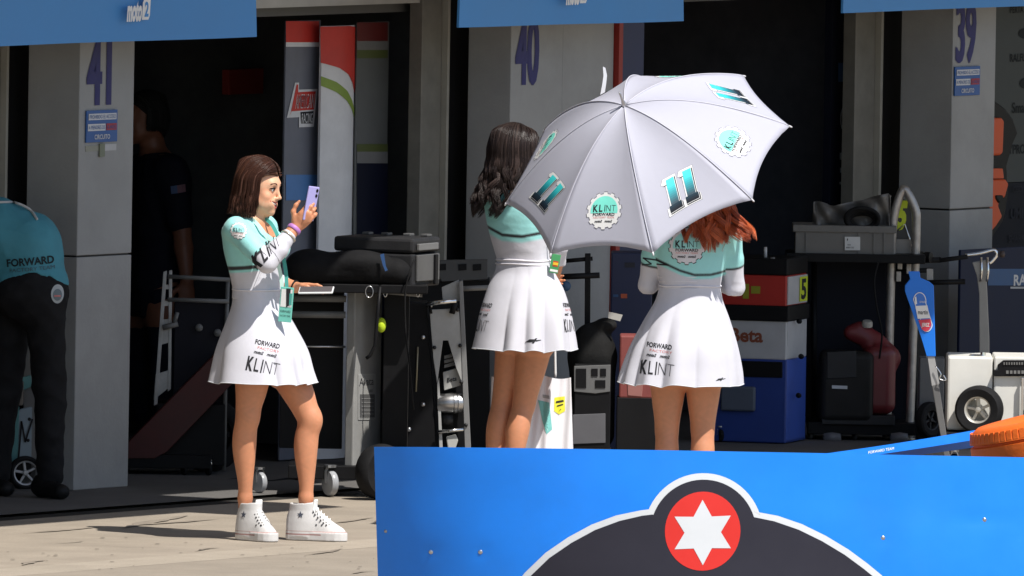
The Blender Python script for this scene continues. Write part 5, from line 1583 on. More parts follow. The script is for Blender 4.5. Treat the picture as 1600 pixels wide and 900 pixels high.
# ------------------------------------------------------------------ man in the dark of the first garage
g5 = gnd(245, 697); Y5 = g5.y
J5 = lambda px, py, dy=0.0: at(px, py, Y5 + dy)
w5 = thing('person', 'grey-haired man in navy shirt standing in the dark behind pillar 41', 'person', V((g5.x, g5.y, 0.004)))
T5 = [sec(a, b, c_, d_, 0, J5) for a, b, c_, d_ in ((248, 470, 0.16, 0.115), (248, 440, 0.165, 0.125), (249, 400, 0.155, 0.115), (250, 350, 0.165, 0.118), (250, 300, 0.19, 0.125), (249, 262, 0.205, 0.11), (246, 244, 0.15, 0.08), (243, 236, 0.08, 0.06))]
YAW5 = math.radians(110)
sh5, el5, wr5 = J5(268, 262, -0.17), J5(284, 360, -0.20), J5(292, 440, -0.26)
sh6, el6, wr6 = J5(222, 262, 0.17), J5(200, 350, 0.22), J5(150, 380, 0.15)
hc5 = J5(227, 184, -0.02); hf5 = V((-0.93, -0.30, -0.05))
F = field_for([hc5 + V((0, 0, 0.13)), el5, wr5 - V((0, 0, 0.12)), wr6 - V((0.1, 0, 0)), J5(220, 700, -0.15), J5(275, 700, 0.15)], 0.12, 0.006)
F.loft(T5, YAW5, 0.03); F.cone(J5(242, 244), J5(233, 205), 0.062, 0.058, 0.03)
arm(F, sh5, el5, wr5, 1.2); arm(F, sh6, el6, wr6, 1.2)
hand(F, wr5, V((0, -0.1, -1)), V((-0.8, -0.2, 0)), V((-0.2, 0.9, 0)), 1.08); hand(F, wr6, V((-1, 0, 0)), V((0, -0.3, 0.9)), V((0, 0.9, 0.3)), 1.08)
leg(F, J5(262, 470, -0.08), J5(262, 580, -0.08), J5(262, 675, -0.06), J5(240, 693, -0.12), 1.12, fwd=V((-0.9, -0.3, 0))); leg(F, J5(235, 470, 0.09), J5(232, 580, 0.09), J5(236, 675, 0.10), J5(214, 693, 0.06), 1.12, fwd=V((-0.9, -0.3, 0)))
head(F, hc5, hf5, V((-0.05, 0, 1)))
put('body', F, SKIN_ATTR, w5, lambda P: skin_cols(P, np.array(srgb(160, 104, 78))))
NAVY = mat('navy_clothes', (0.016, 0.016, 0.026), 0.8, var=0.2, bump=0.3, bscale=14)
F = field_for([V((t[1], t[2], t[0])) for t in T5] + [el5, el6], 0.24, 0.006)
F.loft(T5, YAW5, 0.03, grow=0.010)
for s_, e_ in ((sh5, el5), (sh6, el6)): F.cone(s_, s_.lerp(e_, 0.85), 0.070, 0.062, 0.04)
F.cone(J5(243, 246), J5(236, 215), 0.068, 0.08, 0.01, sub=True)
shirt5 = put('shirt', F, NAVY, w5, crease=(0.006, 26, 6))
F = field_for([J5(200, 470, -0.2), J5(290, 735, 0.2)], 0.2, 0.006)
F.loft([(J5(248, 490).z, J5(248, 490).x, J5(248, 490).y, 0.165, 0.125), (J5(248, 455).z, J5(248, 455).x, J5(248, 455).y, 0.172, 0.132)], YAW5, 0.04)
for h_, k_, a_ in ((J5(262, 470, -0.08), J5(262, 580, -0.08), J5(262, 680, -0.06)), (J5(235, 470, 0.09), J5(232, 580, 0.09), J5(236, 680, 0.10))):
    F.cone(h_, k_, 0.115, 0.094, 0.05); F.cone(k_, a_, 0.094, 0.068, 0.02)
put('trousers', F, NAVY, w5, crease=(0.006, 26, 7))
for px, dy in ((258, -0.08), (232, 0.08)):
    hl = J5(px + 12, 697, dy); tl = J5(px - 60, 697, dy - 0.06); hl.z = tl.z = 0.004; F = field_for([hl, tl], 0.10, 0.006)
    F.cone(hl + V((0, 0, 0.045)), tl + V((0, 0, 0.035)), 0.048, 0.038, 0.01); F.cut(V((0, 0, 0.006)), (0, 0, -1)); put('shoe', F, BLACK, w5)
GH = hair_mats('grey', [srgb(46, 45, 43), srgb(40, 40, 38), srgb(60, 60, 58)], 0.6)
hair_cap(w5, hc5, hf5, V((-0.05, 0, 1)), GH[0], hairline=0.03); hair_locks(w5, hc5, hf5, V((-0.05, 0, 1)), GH, n=500, length=0.045, wave=0.001, r=0.0035, phi=100, seed=12, lenvar=0.2, out=-0.12, clumps=60)
ts5 = bvh_of([shirt5]); pr = Print(); pr.poly([(-0.034, -0.02), (0.034, -0.016), (0.034, 0.02), (-0.034, 0.016)], mat('patch_pink', srgb(150, 110, 120), 0.7)); pr.poly([(-0.034, -0.02), (-0.004, -0.018), (-0.004, 0.018), (-0.034, 0.016)], mat('patch_blue', srgb(90, 110, 150), 0.7), 1)
pr.build('sleeve_patch', wrap_map(ts5, J5(280, 292), V((1, 0, 0.1)), V((-0.1, 0, 1)), DV, 0.003), shirt5, maxlen=0.02)

# ================================================================== UMBRELLA
YU = 0.22
uc = at(1012, 258, YU)                                   # middle of the rim
PXM = F_PX / CAM_D
ua = V((-150, -113.5, -138)) / PXM                       # rim point 0 (lower left), x, y (away +), z
uc_v = V((163, -160.7, -45)) / PXM                       # rim point two ribs on
UR = 0.5 * (ua.length + uc_v.length)
un = ua.cross(uc_v).normalized()
if un.z < 0: un = -un
ux = ua.normalized(); uy = (uc_v - ux * uc_v.dot(ux)).normalized()
UHT = 0.335
umb = thing('umbrella', 'white eight-panel umbrella printed with teal 11s and cogged badges', 'umbrella', at(1070, 400, YU + 0.25))
CANOPY = mat('umbrella_cloth', (0.57, 0.575, 0.66), 0.6, var=0.015, scale=12, spec=0.25, bump=0.05, bscale=25)
nt = CANOPY.node_tree                                    # thin cloth lets a little light through
bs_ = nt.nodes['Principled BSDF']; trn = nt.nodes.new('ShaderNodeBsdfTranslucent'); trn.inputs[0].default_value = (0.55, 0.55, 0.64, 1)
mxs = nt.nodes.new('ShaderNodeMixShader'); mxs.inputs[0].default_value = 0.25
nt.links.new(bs_.outputs[0], mxs.inputs[1]); nt.links.new(trn.outputs[0], mxs.inputs[2]); nt.links.new(mxs.outputs[0], nt.nodes['Material Output'].inputs['Surface'])
def uprof(t):
    """height along a rib, 1 at the apex, 0 at the tip"""
    return math.cos(t * math.pi / 2) ** 0.92 * 0.98 + 0.02 * (1 - t)
def rib_pt(i, t):
    a = i * math.pi / 4
    return uc + (ux * math.cos(a) + uy * math.sin(a)) * (UR * t) + un * (UHT * uprof(t))
def canopy_pt(i, s, t, lift=0.0):
    """panel i between rib i and i+1; s across 0..1, t from apex to rim"""
    sc = 4 * s * (1 - s)
    te = t * (1 - 0.042 * sc * t)                        # scalloped edge
    A_, B_ = rib_pt(i, te), rib_pt(i + 1, te)
    p = A_.lerp(B_, s)
    out = (p - uc - un * (p - uc).dot(un)); out = out.normalized() if out.length > 1e-6 else V((0, 0, 0))
    p = p - (out * 0.35 + un * 0.75) * (0.016 * sc * math.sin(math.pi * min(1, t * 0.95)))
    wr = 0.0016 * math.sin(s * 40 + t * 9 + i) * t * (1 - sc) 
    return p + un * (wr + lift * 0.85) + out * (lift * 0.5)
for i in range(8):
    n, m_ = 16, 28; vs = []; fs = []
    for a in range(n + 1):
        for b in range(m_ + 1): vs.append(canopy_pt(i, a / n, 0.012 + 0.988 * b / m_))
    for a in range(n):
        for b in range(m_): fs.append((a * (m_ + 1) + b, a * (m_ + 1) + b + 1, (a + 1) * (m_ + 1) + b + 1, (a + 1) * (m_ + 1) + b))
    mb = MB(); mb.add(vs, fs); pn = mb.build('canopy_panel', CANOPY, umb, smooth=True, fix=False)
    sm = pn.modifiers.new('thick', 'SOLIDIFY'); sm.thickness = 0.0012; sm.offset = 0
    MB().tube([rib_pt(i, 0.02 + 0.98 * k / 24) + un * 0.002 for k in range(25)], 0.0024, 6).build('seam', mat('umbrella_seam', (0.56, 0.56, 0.63), 0.55), umb, smooth=True)
    MB().tube([rib_pt(i, 0.03 + 0.97 * k / 20) - un * 0.006 for k in range(21)], 0.0022, 5).build('rib', DARKMETAL, umb, smooth=True)
    tipd = (rib_pt(i, 1.0) - rib_pt(i, 0.95)).normalized()
    MB().tube([rib_pt(i, 1.0) - tipd * 0.006, rib_pt(i, 1.0) + tipd * 0.008, rib_pt(i, 1.0) + tipd * 0.012], [0.0045, 0.004, 0.0015], 8).build('rib_tip', mat('tip_white', (0.6, 0.6, 0.62), 0.4), umb, smooth=True)
    MB().tube([rib_pt(i, 0.45) - un * 0.008, uc + un * (UHT - 0.30)], 0.002, 5).build('stretcher', DARKMETAL, umb)
    # print in the panel
    tp = 0.79
    pr = Print()
    if i % 2 == 0:
        pr = klint_badge(0.086, PWHITE, mat('badge_teal', srgb(128, 232, 214), 0.6), INK, PRED, POUT)
    else:
        stops = ((70, 222, 222), (58, 206, 208), (34, 158, 168), (26, 112, 124), (34, 60, 74), (26, 30, 38))
        U11 = [mat(f'eleven_teal_{k}', srgb(*[np.interp(k / 14 * 5, range(6), [c_[j] for c_ in stops]) for j in range(3)]), 0.5) for k in range(15)]
        H_ = 0.145
        for off in (-0.042, 0.042):
            def sl(x, y): return (off + x + 0.30 * y, y)
            q = [(-0.030, -0.5), (0.034, -0.5), (0.034, -0.30), (0.022, -0.30), (0.022, 0.5), (-0.022, 0.5), (-0.034, 0.36), (-0.014, 0.36), (-0.014, -0.30), (-0.030, -0.30)]
            grow = lambda q_, g: [(x + (g if x > 0 else -g), y * (1 + 2 * g / H_)) for x, y in q_]
            pr.poly([sl(x, y * H_) for x, y in grow(q, 0.012)], POUT, 0)
            pr.poly([sl(x, y * H_) for x, y in grow(q, 0.0105)], PWHITE, 1)
            pr.poly([sl(x + 0.004, y * H_ - 0.004) for x, y in grow(q, 0.003)], INK, 2)
            pr.poly([sl(x, y * H_) for x, y in grow(q, 0.002)], PWHITE, 3)
            for k in range(15):                          # the ink runs from teal at the top to black at the foot
                y1 = 0.5 - k / 15; y0 = y1 - 1 / 15
                xs = lambda y: (-0.030, 0.034) if y < -0.30 else (-0.018, 0.022)
                lo_, hi_ = xs((y0 + y1) / 2)
                pr.poly([sl(lo_, y0 * H_), sl(hi_, y0 * H_), sl(hi_, y1 * H_), sl(lo_, y1 * H_)], U11[k], 4)
    half = UR * tp * math.sin(math.pi / 8)
    def mp(x, y, l, i=i, tp=tp, half=half):
        t = tp - y / (UR * 1.16); w_ = UR * max(t, 0.05) * math.sin(math.pi / 8)
        return canopy_pt(i, 0.5 + x / (2 * w_ * 1.0), t, 0.0016 + l)
    pr.build('panel_print', mp, pn, maxlen=0.018, step=0.0006)
MB().lathe([(0.0, 0.075), (0.004, 0.074), (0.0045, 0.05), (0.006, 0.03), (0.012, 0.008), (0.013, -0.004), (0.0, -0.006)], uc + un * UHT, un, 16).build('ferrule', STEEL, umb, smooth=True)
hand_end = uc + un * (UHT - 0.86)
MB().tube([uc + un * UHT, hand_end], 0.007, 10).build('shaft', STEEL, umb, smooth=True)
MB().tube([hand_end + un * 0.16, hand_end + un * 0.14, hand_end, hand_end - un * 0.01], [0.009, 0.013, 0.014, 0.010], 12).build('handle', BLACK, umb, smooth=True)
e0 = canopy_pt(5, 0.55, 0.96)
k0 = at(938, 158, e0.y); 
MB().add([at(x, y, e0.y + dy) for x, y, dy in ((936, 158, 0), (943, 158, 0), (947, 132, 0), (948.5, 118, 0), (946, 106, 0), (942, 104, 0), (943, 118, 0), (941, 132, 0), (936, 158, .004), (943, 158, .004), (947, 132, .004), (948.5, 118, .004), (946, 106, .004), (942, 104, .004), (943, 118, .004), (941, 132, .004))],
    [(0, 1, 2, 7), (7, 2, 3, 6), (6, 3, 4, 5), (8, 15, 10, 9), (15, 14, 11, 10), (14, 13, 12, 11)] + [(a, (a + 1) % 8, 8 + (a + 1) % 8, 8 + a) for a in range(8)]).build('tie_strap', mat('strap_white', (0.8, 0.8, 0.84), 0.5), umb)

# ================================================================== FOREGROUND BARRIER
YB = -10.0
def bar_y(x):
    """plan curve of the sheet: bows so that its left end turns away from the sun"""
    xl = at(585, 700, YB).x
    s = x - xl
    # slope of the sheet: + = facing left, - = facing right
    ik = lambda s_: -0.75 * 0.45 * (math.exp(-s_ / 0.45) - 1) - 0.36 * (s_ + 0.9 * (math.exp(-s_ / 0.9) - 1))
    return YB - ik(max(s, -0.05)) * 1.0
barrier = thing('advertising_barrier', 'blue advertising barrier with white six-pointed star, in front of the women', 'barrier', V((at(1090, 800, YB).x, YB, 0)))
BARBLUE = mat('barrier_blue', srgb(8, 126, 234), 0.38, var=0.05, scale=5.0, bump=0.10, bscale=6, dirt=0.10)
zt_l = at(585, 694.5, bar_y(at(585, 700, YB).x)).z
xL, xR = at(585, 694.5, YB).x, at(1760, 720, YB).x
dents = [(at(x, y, YB).x, at(x, y, YB).z) for x, y in ((674, 859), (751, 858), (1380, 843), (1540, 818))]
def dent(x, z):
    return sum(0.004 * math.exp(-(((x - a) / (0.09 if i == 3 else 0.03)) ** 2 + ((z - b) / 0.02) ** 2)) for i, (a, b) in enumerate(dents))
def bar_top(x):
    f = (x - xL) / (at(1600, 717, YB).x - xL)
    return at(585 + 1015 * f, 694.5 + 22 * f, bar_y(x)).z
def bar_pt(x, z, lift=0.0):
    s_ = max(0.0, x - xL)
    lean = -0.42 * math.exp(-s_ / 0.55) + 0.26 * (1 - math.exp(-s_ / 1.6))
    return V((x, bar_y(x) + lean * (z - 0.55) - lift + dent(x, z) + 0.003 * math.sin(x * 5 + z * 3) + 0.0016 * math.sin(x * 13 - z * 7) + 0.0012 * math.sin(x * 4 + z * 19), z))
n, m_ = 110, 34; vs = []; fs = []
for sd in (0, 1):
    for i in range(n + 1):
        x = xL + (xR - xL) * i / n
        for j in range(m_ + 1):
            g = j / m_; zt = bar_top(x); z = 0.06 + (zt - 0.06) * g
            x2 = x + (0.042 * (zt - z) if i == 0 else 0.042 * (zt - z) * max(0, 1 - i / 8))
            p = bar_pt(x2, z); vs.append(p + V((0, 0.006 * sd, 0)))
st = (n + 1) * (m_ + 1)
for i in range(n):
    for j in range(m_):
        q = (i * (m_ + 1) + j, (i + 1) * (m_ + 1) + j, (i + 1) * (m_ + 1) + j + 1, i * (m_ + 1) + j + 1); fs.append(q); fs.append(tuple(k + st for k in q[::-1]))
for i in range(n): a, b = i * (m_ + 1) + m_, (i + 1) * (m_ + 1) + m_; fs.append((a, b, b + st, a + st)); a -= m_; b -= m_; fs.append((a, a + st, b + st, b))
for j in range(m_): fs.append((j, j + 1, j + 1 + st, j + st)); k = n * (m_ + 1) + j; fs.append((k, k + st, k + 1 + st, k + 1))
mb = MB(); mb.add(vs, fs); sheet_o = mb.build('printed_sheet', BARBLUE, barrier, smooth='auto', fix=False)
pr = Print()
GWHITE = mat('barrier_white', (0.62, 0.64, 0.66), 0.4, var=0.02); GDARK = mat('barrier_charcoal', srgb(46, 45, 54), 0.45, var=0.03); GRED = mat('barrier_red', srgb(208, 40, 30), 0.4, var=0.02)
def bp(px, py):
    q = at(px, py, YB)
    for _ in range(3): q = at(px, py, bar_y(q.x))
    return (q.x, q.z)
def emblem(g):
    """outline of the dark shape, grown by g pixels"""
    pts = []
    cx, cy, r_ = 1099, 833, 83 + g
    left = [(740, 1010), (775, 965), (826, 903), (858, 872), (893, 848), (930, 828), (968, 814), (1003, 806), (1020, 804)]
    right = [(1176, 808), (1210, 815), (1248, 828), (1285, 846), (1320, 867), (1350, 889), (1372, 907), (1420, 960), (1455, 1010)]
    pts += [(x - g * 0.55 * (1 if x < 1000 else 0.3), y - g * 0.85) for x, y in left]
    for a in np.linspace(math.radians(160), math.radians(17), 26): pts.append((cx + r_ * math.cos(a), cy - r_ * math.sin(a)))
    pts += [(x + g * 0.55 * (1 if x > 1190 else 0.3), y - g * 0.85) for x, y in right]
    return pts
pr.poly([bp(*p) for p in emblem(10)], GWHITE, 0)
pr.poly([bp(*p) for p in emblem(0)], GDARK, 1)
c = bp(1098, 830); rr_ = bp(1157, 830)[0] - c[0]
pr.poly(ngon(48, rr_, c[0], c[1], ry=rr_ * 1.04), GRED, 2)
cs = bp(1098, 832); Rs = rr_ * 0.86
star = [(cs[0] + Rs * (1 if k % 2 == 0 else 0.56) * math.sin(k * math.pi / 6 - 0.02), cs[1] + Rs * (1 if k % 2 == 0 else 0.56) * math.cos(k * math.pi / 6 - 0.02)) for k in range(12)]
pr.poly(star, GWHITE, 3)
pr.build('star_emblem', lambda x, y, l: bar_pt(x, y, 0.0022 + l), sheet_o, maxlen=0.05, step=0.0012)
for x, z in dents:
    MB().lathe([(0.0, 0.004), (0.006, 0.0035), (0.0095, 0.001), (0.010, -0.002)], bar_pt(x, z), V((0, -1, 0)), 14).build('rivet', STEEL, barrier, smooth=True)
MB().lathe([(0.0, 0.004), (0.005, 0.003), (0.007, -0.001)], bar_pt(*bp(603, 829)), V((0, -1, 0)), 12).build('rivet', DULLSTEEL, barrier, smooth=True)
for f in (0.06, 0.5, 0.94):
    x = xL + (xR - xL) * f; y = bar_y(x) + 0.20
    fr = MB(); fr.tube([V((x, y, 0.02)), V((x, y, bar_top(x) - 0.03))], 0.016, 10); fr.build('post', DULLSTEEL, barrier, smooth=True)
    MB().tube([V((x, y - 0.02, 0.017)), V((x, y + 0.45, 0.017)), V((x, y + 0.02, 0.40))], 0.014, 8).build('foot_brace', DULLSTEEL, barrier, smooth=True)
for z in (0.12, 0.86):
    MB().tube([V((xL + (xR - xL) * k / 30, bar_y(xL + (xR - xL) * k / 30) + 0.17, z)) for k in range(1, 30)], 0.012, 8).build('rail', DULLSTEEL, barrier, smooth=True)

# ================================================================== GARAGE EQUIPMENT
XA, ZA, YA = V((1, 0, 0)), V((0, 0, 1)), V((0, 1, 0))
def plate(name, pts, Y, depth, material, parent, bevel=0.0, mb=None):
    """upright plate whose outline is given as seen, standing at depth Y"""
    q = [at(x, y, Y) for x, y in pts]
    b = mb or MB()
    b.prism([(p.x, p.z) for p in q], (V((0, Y, 0)), XA, ZA, YA), depth)
    return b.build(name, material, parent, bevel=bevel) if mb is None else b
def rod(name, pts, Y, r, material, parent, n=10):
    return MB().tube([at(p[0], p[1], Y + (p[2] if len(p) > 2 else 0)) for p in pts], r, n).build(name, material, parent, smooth=True)
def ybox(name, x0, y0, x1, y1, Y, depth, yaw, material, parent, bevel=0.004, grow=0.0):
    """box turned by yaw whose front face spans x0..x1 and y0..y1 as seen"""
    A = at(x0, y1, Y); B = at(x1, y0, Y); w = (B.x - A.x) / math.cos(yaw)
    R = Matrix.Rotation(yaw, 3, 'Z')
    c = V(((A.x + B.x) / 2, Y, (A.z + B.z) / 2)) + R @ V((0, depth / 2, 0))
    o = MB().box(c, (w + 2 * grow, depth + 2 * grow, B.z - A.z), R).build(name, material, parent, bevel=bevel)
    return o, (c, R, w, depth, B.z - A.z)
def castor(parent, c, r, yaw=0.4, wheel=RUBBER):
    """swivel castor: fork, wheel; c = wheel centre"""
    ax = V((math.cos(yaw), math.sin(yaw), 0)); c = V(c)
    wl = MB().lathe([(0.0, -r * 0.30), (r * 0.55, -r * 0.30), (r * 0.92, -r * 0.26), (r, -r * 0.12), (r, r * 0.12), (r * 0.92, r * 0.26), (r * 0.55, r * 0.30), (0, r * 0.30)], c, ax, 20).build('castor_wheel', wheel, parent, smooth='auto')
    f = MB()
    for s in (-1, 1): f.tube([c + ax * (s * r * 0.42), c + ax * (s * r * 0.42) + V((0, 0, r * 0.9)), c + ax * (s * r * 0.2) + V((0, 0, r * 1.25))], r * 0.11, 6)
    f.lathe([(0, 0), (r * 0.5, 0), (r * 0.5, r * 0.2), (0, r * 0.2)], c + V((0, 0, r * 1.2)), ZA, 14)
    f.build('castor_fork', STEEL, wl)
    return wl
def knobs(parent, pts, Y, r, material=STEEL, name='bolt'):
    for x, y in pts:
        MB().lathe([(0, r * 0.8), (r * 0.7, r * 0.7), (r, r * 0.2), (r, -r)], at(x, y, Y), V((0, -1, 0)), 10).build(name, material, parent, smooth=True)

# ---- printed display walls inside the first garage
SLATE = mat('slate_board', srgb(112, 115, 126), 0.5); DRED = mat('display_red', srgb(205, 58, 50), 0.5); DGREEN = mat('display_green', srgb(134, 158, 66), 0.5)
DWHITE = mat('display_white', (0.72, 0.72, 0.74), 0.5); DBLUE = mat('display_blue', srgb(86, 132, 190), 0.5); DNAVY = mat('display_navy', srgb(36, 44, 78), 0.5)
def fbox(name, x0, x1, ytop, out, th, material, parent, bevel=0.003, zbot=0.01):
    a0 = bl(fac(x0, 200, out)).x; a1 = bl(fac(x1, 200, out)).x; zt = fac((x0 + x1) / 2, ytop, out).z
    return bbox_(MB(), a0, a1, out, out - th, zbot, zt).build(name, material, parent, bevel=bevel), a0, a1, zt
OP = -0.58
dp = thing('display_panel', 'slate display panel with red top and a racing team logo, inside the first garage', 'panel', fac(472, 700, OP))
pb, a0, a1, zt = fbox('board', 445, 499, 32, OP, 0.012, SLATE, dp)
pr = Print()
def band(pr, x0, x1, y0, y1, m_, out, layer=0): quad(pr, x0, y0, x1, y1, m_, out, layer)
for y0, y1, m_ in ((33, 66, DRED), (66, 73, DWHITE), (273, 313, DBLUE)):
    pr = Print(); band(pr, 446, 498, y0, y1, m_, OP); pr.build('colour_band', lambda x, y, l: bw(x, OP + 0.003 + l, y), pb)
pr = Print(); ff = lambda *q: [on(x, y, OP) for x, y in q]
pr.poly(ff((460, 129), (466, 129), (466, 140), (495, 139), (489, 198), (466, 199), (466, 183), (447, 184)), DWHITE, 0)
pr.poly(ff((462, 132), (464.5, 132), (464.5, 144), (492, 142.5), (489, 171), (454, 174), (452, 180)), DRED, 1)
pr.poly(ff((468, 175), (488.5, 173.5), (487, 193), (469, 193)), INK, 1)
c = on(473, 169, OP); hgt = on(473, 147, OP)[1] - c[1]; wd = on(489, 169, OP)[0] - on(458, 169, OP)[0]
pr.text('AMERICAN', c[0] + wd * 0.03, c[1], hgt, DWHITE, width=wd * 0.92, bold=0.0, layer=2, slant=0.08)
pr.text('AMERICAN', c[0] + wd * 0.02, c[1] + hgt * 0.05, hgt * 0.9, mat('logo_maroon', srgb(130, 40, 44), 0.5), width=wd * 0.86, bold=-0.015, layer=3, slant=0.08)
c = on(478, 192, OP); pr.text('RACING', c[0], c[1], on(478, 177, OP)[1] - c[1], DWHITE, width=wd * 0.55, layer=2, slant=0.05)
pr.build('team_logo', lambda x, y, l: bw(x, OP + 0.004 + l, y), pb, maxlen=0.05)
OP2 = -0.52
dp2 = thing('display_panel', 'white rounded display panel with a red and green sweep, beside the slate panel', 'panel', fac(526, 700, OP2))
a0 = bl(fac(500.5, 200, OP2)).x; a1 = bl(fac(553, 200, OP2)).x; zt = fac(526, 40, OP2).z; ac = (a0 + a1) / 2; hw = (a1 - a0) / 2
def p2(x, z, lift=0.0):                                 # gently rounded front
    t = (x - ac) / hw
    return bw(x, OP2 + 0.03 * (1 - t * t) + lift, z)
vs = []; fs = []; N_ = 16
for i in range(N_ + 1):
    x = a0 + (a1 - a0) * i / N_
    vs += [p2(x, 0.01), p2(x, zt), bw(x, OP2 - 0.012, zt), bw(x, OP2 - 0.012, 0.01)]
for i in range(N_):
    for k in range(4): fs.append((i * 4 + k, i * 4 + (k + 1) % 4, (i + 1) * 4 + (k + 1) % 4, (i + 1) * 4 + k))
fs += [(0, 1, 2, 3), tuple(N_ * 4 + k for k in (3, 2, 1, 0))]
mb = MB(); mb.add(vs, fs); pb2 = mb.build('board', DWHITE, dp2, smooth='auto')
pr = Print(); ff = lambda *q: [on(x, y, OP2) for x, y in q]
pr.poly(ff((501, 36), (552.5, 42), (552.5, 147), (546, 130), (536, 116), (522, 106), (501, 98)), DRED, 0)
pr.poly(ff((501, 119), (518, 128), (534, 142), (545, 158), (552.5, 172), (552.5, 186), (545, 172), (534, 158), (518, 144), (501, 134)), DGREEN, 0)
pr.build('colour_sweep', lambda x, y, l: p2(x, min(y, zt - 0.002), 0.003 + l), pb2, maxlen=0.03)
OP3 = -0.50
SHADED_RED = mat('shaded_red', srgb(90, 24, 24), 0.5); SHADED_WHITE = mat('shaded_white', (0.15, 0.15, 0.15), 0.5); SHADED_GREEN = mat('shaded_green', srgb(76, 84, 42), 0.5); SHADED_NAVY = mat('shaded_navy', srgb(16, 20, 38), 0.5)  # display colours darkened to stand in for deeper shade
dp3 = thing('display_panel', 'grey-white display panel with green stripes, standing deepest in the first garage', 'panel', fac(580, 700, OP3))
pb3, a0, a1, zt = fbox('board', 556, 606, 34, OP3, 0.010, mat('shaded_grey', (0.10, 0.105, 0.105), 0.5), dp3)
for y0, y1, m_ in ((35, 64, SHADED_RED), (64, 78, SHADED_WHITE), (78, 91, SHADED_GREEN), (225, 237, SHADED_GREEN), (237, 255, SHADED_WHITE), (255, 640, SHADED_NAVY)):
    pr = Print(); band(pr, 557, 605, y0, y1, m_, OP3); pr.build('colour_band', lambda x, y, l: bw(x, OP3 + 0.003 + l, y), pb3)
O4 = -1.3
tag(bbox_(MB(), bl(fac(358, 130, O4)).x, bl(fac(412, 130, O4)).x, O4, O4 - 0.04, fac(385, 147, O4).z, fac(385, 108, O4).z).build('hanging_board', mat('dim_red_board', srgb(150, 50, 40), 0.6), bevel=0.003), 'dim red board hanging high in the dark of the first garage', 'board')

# ---- trolley with pierced side plate and red arm (first garage, left)
gt = gnd(215, 742); YT = gt.y
t1 = thing('equipment_trolley', 'trolley with pierced grey side plate and red slanting arm behind the filming woman', 'trolley', V((gt.x, gt.y, 0.004)))
MB_ = MB()
for q in (((255, 425), (261, 423), (246, 632), (240, 634)), ((264, 423), (269, 422), (267, 608), (262, 612))):
    plate('side_plate', q, YT, 0.02, ALU, t1, 0.002)
for q in (((255, 445), (266, 445), (266, 452), (254, 452)), ((253, 470), (266, 470), (265, 478), (252, 478)), ((250, 500), (266, 498), (265, 535), (247, 540)), ((243, 585), (265, 578), (264, 606), (240, 625))):
    plate('plate_web', q, YT + 0.002, 0.016, ALU, t1, 0.001)
rod('rail', [(262, 432), (360, 437)], YT, 0.010, GREYPAINT, t1); rod('rail', [(262, 468), (358, 471)], YT, 0.010, GREYPAINT, t1)
rod('post', [(356, 434), (353, 530), (350, 735)], YT + 0.05, 0.010, GREYPAINT, t1); rod('lever', [(254, 512), (278, 506)], YT - 0.02, 0.013, GREYPAINT, t1)
rod('lever', [(272, 506), (277, 488)], YT - 0.02, 0.010, GREYPAINT, t1)
plate('red_arm', [(184, 706), (340, 548), (372, 590), (262, 705), (242, 716), (188, 716)], YT - 0.06, 0.10, mat('red_arm_paint', srgb(72, 20, 16), 0.5, var=0.2), t1, 0.006)
ybox('base_beam', 138, 712, 330, 730, YT - 0.05, 0.30, 0.0, BLACK, t1); ybox('base_box', 244, 632, 352, 726, YT + 0.02, 0.30, 0.0, BLACK, t1)
ybox('drawer_unit', 270, 474, 352, 630, YT + 0.06, 0.25, 0.0, mat('dark_drawer', (0.012, 0.012, 0.018), 0.6), t1)
for x in (146, 288, 326): castor(t1, V((at(x, 738, YT).x, YT - 0.02, 0.034)), 0.030)
for x, y in ((311, 512), (340, 520)): MB().lathe([(0, 0.02), (0.016, 0.018), (0.018, 0)], at(x, y, YT + 0.058), V((0, -1, 0)), 14).build('gauge', GREYPAINT, t1, smooth=True)
# spare wheel standing behind the woman's legs
def wheel(parent, c, axis, R, wdt, rimr, spokes=5, tyre=RUBBER, rim=STEEL):
    axis = unit(axis)
    ty = MB().lathe([(rimr, -wdt * 0.42), (R * 0.86, -wdt * 0.5), (R * 0.96, -wdt * 0.38), (R, -wdt * 0.12), (R, wdt * 0.12), (R * 0.96, wdt * 0.38), (R * 0.86, wdt * 0.5), (rimr, wdt * 0.42)], c, axis, 40, closed=True).build('tyre', tyre, parent, smooth='auto')
    rm = MB().lathe([(rimr, -wdt * 0.40), (rimr * 0.90, -wdt * 0.36), (rimr * 0.84, -wdt * 0.1), (rimr * 0.84, wdt * 0.1), (rimr * 0.90, wdt * 0.36), (rimr, wdt * 0.40)], c, axis, 36, closed=True).build('rim', rim, parent, smooth='auto')
    u = axis.orthogonal().normalized(); w = axis.cross(u)
    for k in range(spokes):
        a = 2 * math.pi * k / spokes + 0.3; d = u * math.cos(a) + w * math.sin(a)
        R3 = Matrix((tuple(d), tuple(axis), tuple(d.cross(axis)))).transposed()
        MB().box(V(c) + d * rimr * 0.5, (rimr * 0.78, wdt * 0.35, rimr * 0.20), R3).build('spoke', rim, rm, bevel=0.002)
    MB().lathe([(0, wdt * 0.36), (rimr * 0.18, wdt * 0.34), (rimr * 0.24, wdt * 0.2), (rimr * 0.24, -wdt * 0.2), (0, -wdt * 0.36)], c, axis, 20).build('hub', rim, rm, smooth='auto')
    return ty
sp = thing('spare_wheel', 'black spoked wheel standing in the shade behind the legs of the filming woman', 'wheel', gnd(325, 738))
gw = gnd(325, 738); wheel(sp, V((gw.x, gw.y, 0.17)), V((0.25, -0.95, 0)), 0.17, 0.07, 0.115, 6, RUBBER, BLACK)

